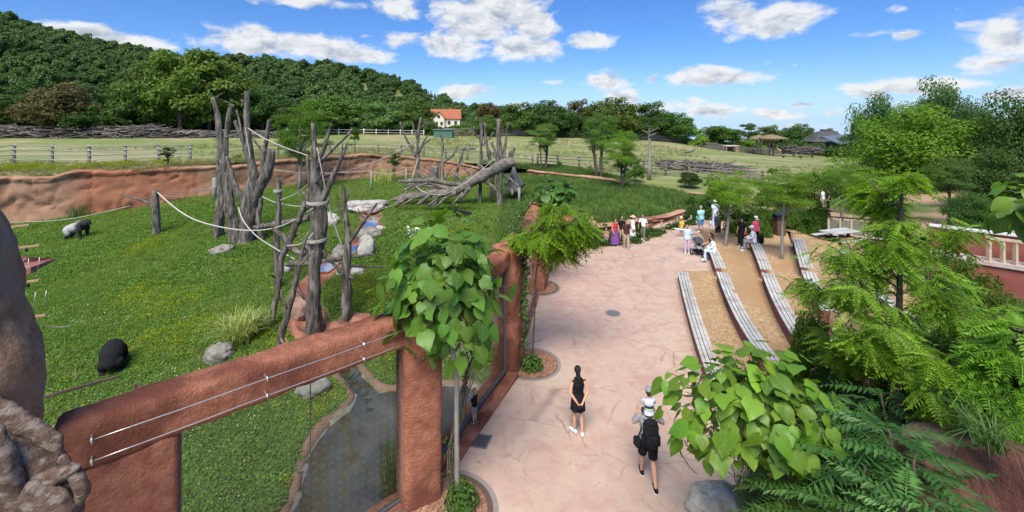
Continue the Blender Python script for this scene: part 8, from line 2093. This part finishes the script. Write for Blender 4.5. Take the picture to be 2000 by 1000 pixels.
# seated people: on the short second-row bench and on the third row
def seat_at(row, Yd, z, off=.0):
    return np.array((float(rowx(row, Yd)) + off, Yd, z))
s1 = seat_at(1, 23.4, .45, .22); person('seated woman in a white blouse leaning toward the stroller', s1, 1.66, R(75), None, seated(.46), top='white', sleeve='long', toptail=.50, bottom='ltblue', shoes='white', hair='black', hairlen='bun')
s2 = seat_at(1, 24.15, .45, .25); person('seated dark-haired woman in black behind the one in white', s2, 1.66, R(80), None, seated(.46), top='black', sleeve='short', toptail=.50, bottom='dkgrey', shoes='black', hair='black', hairlen='long')
s3 = seat_at(2, 23.5, .90, .20); person('seated person in a white cap and grey trousers on the third-row bench', s3, 1.74, R(70), None, seated(.46), top='white', sleeve='long', toptail=.50, bottom='grey', shoes='white', hair='grey', hat='cap', hatc='white', wide=1.05)
held('backpack', 'black rucksack on the bench beside the seated person in the white cap', s3 + V3(.42, .05, .62), 'backpack', lambda m: (m.box((0, 0, 0), (.26, .2, .40), bev=.07), m.ell((0, 0, .2), (.12, .09, .06), 10, 6)), K['black'], .5)
g_ = lambda px, py, z: G(px, py, z)
person('woman in a long black dress with a dark cap at the third-row bench', g_(1449, 483, .9), 1.70, R(120), None, None, dress=('black', .22), flare=.03, sleeve='short', shoes='white', hair='black', hairlen='short', hat='cap', hatc='black')
person('toddler in red with a red hat between the woman in black and the seated person', g_(1456, 482, .9), .92, R(140), None, None, top='red', sleeve='short', bottom='white', bl='short', shoes='white', hat='bucket', hatc='red', child=True, hair='brown')
person('woman in a bright pink top and white cap behind the seated group', g_(1476, 480, .9), 1.64, R(200), None, None, top='hotpink', sleeve='short', bottom='black', shoes='white', hat='cap', hatc='white', hairlen='long')
for lab, px, py, Yd, deg, kw in (('person in a white shirt on the far path behind the light green trees', 1607, 410, 34.5, 40, dict(top='white', sleeve='short', bottom='khaki', shoes='white')), ('person in dark clothes beside the white-shirted one on the far path', 1618, 409, 34.4, 70, dict(top='navy', sleeve='short', bottom='black', shoes='black'))):
    person(lab, P(px, py, Yd), 1.7, R(deg), None, None, **kw)
# stroller
c = fp(1365, 499); t = thing('stroller', 'dark three-wheeled stroller in front of the seated woman in white', 'stroller', c, R(190))
M_tyre = flat('tyre', (.015, .015, .016), .8)
def wheel(x, y, r_, w_):
    a = np.linspace(0, 2 * PI, 19); m = MB(); m.tube(np.column_stack([0 * a + x, y + r_ * np.cos(a), r_ + .01 + r_ * np.sin(a)]), w_, 6, cap=False); o = m.build('wheel', M_tyre, t)
    m = MB(); m.tube([(x - .02, y, r_ + .01), (x + .02, y, r_ + .01)], r_ * .35, 10)
    for k in range(5): m.tube([(x, y, r_ + .01), (x, y + r_ * math.cos(k * 1.2566), r_ + .01 + r_ * math.sin(k * 1.2566))], .008, 5)
    m.build('rim', M_steel, o)
wheel(-.27, -.28, .145, .026); wheel(.27, -.28, .145, .026); wheel(0, .42, .11, .024)
m = MB()
for q in (-1, 1): m.tube([(q * .27, -.28, .155), (q * .24, -.05, .48), (q * .20, .05, .60)], .016, 6); m.tube([(q * .06, .42, .13), (q * .19, .2, .42), (q * .22, -.05, .56), (q * .22, -.42, 1.02)], .016, 6)
m.tube([(-.22, -.42, 1.02), (-.16, -.47, 1.05), (.16, -.47, 1.05), (.22, -.42, 1.02)], .018, 6); m.tube([(-.27, -.28, .155), (.27, -.28, .155)], .012, 6); m.build('frame', M_dark, t)
m = MB(); m.loft(np.array([[(x, y, z) for x in (-.19, .19) for _ in (0,)] + [(.19, y + .03, z + .05), (-.19, y + .03, z + .05)] for y, z in ((.30, .44), (.05, .42), (-.10, .50), (-.30, .88))])); m.build('seat', K['grey'], t)
m = MB(); a = np.linspace(.1, PI * .62, 9); m.loft(np.array([[(x, -.14 + .30 * math.cos(q) * (1 - .15 * (x / .22) ** 2), .70 + .30 * math.sin(q) * (1 - .15 * (x / .22) ** 2)) for x in np.linspace(-.22, .22, 7)] for q in a]), close=False, cap=False); m.build('canopy', K['dkgrey'], t)
m = MB(); m.box((0, -.08, .24), (.36, .40, .16), bev=.04); m.build('basket', K['black'], t)
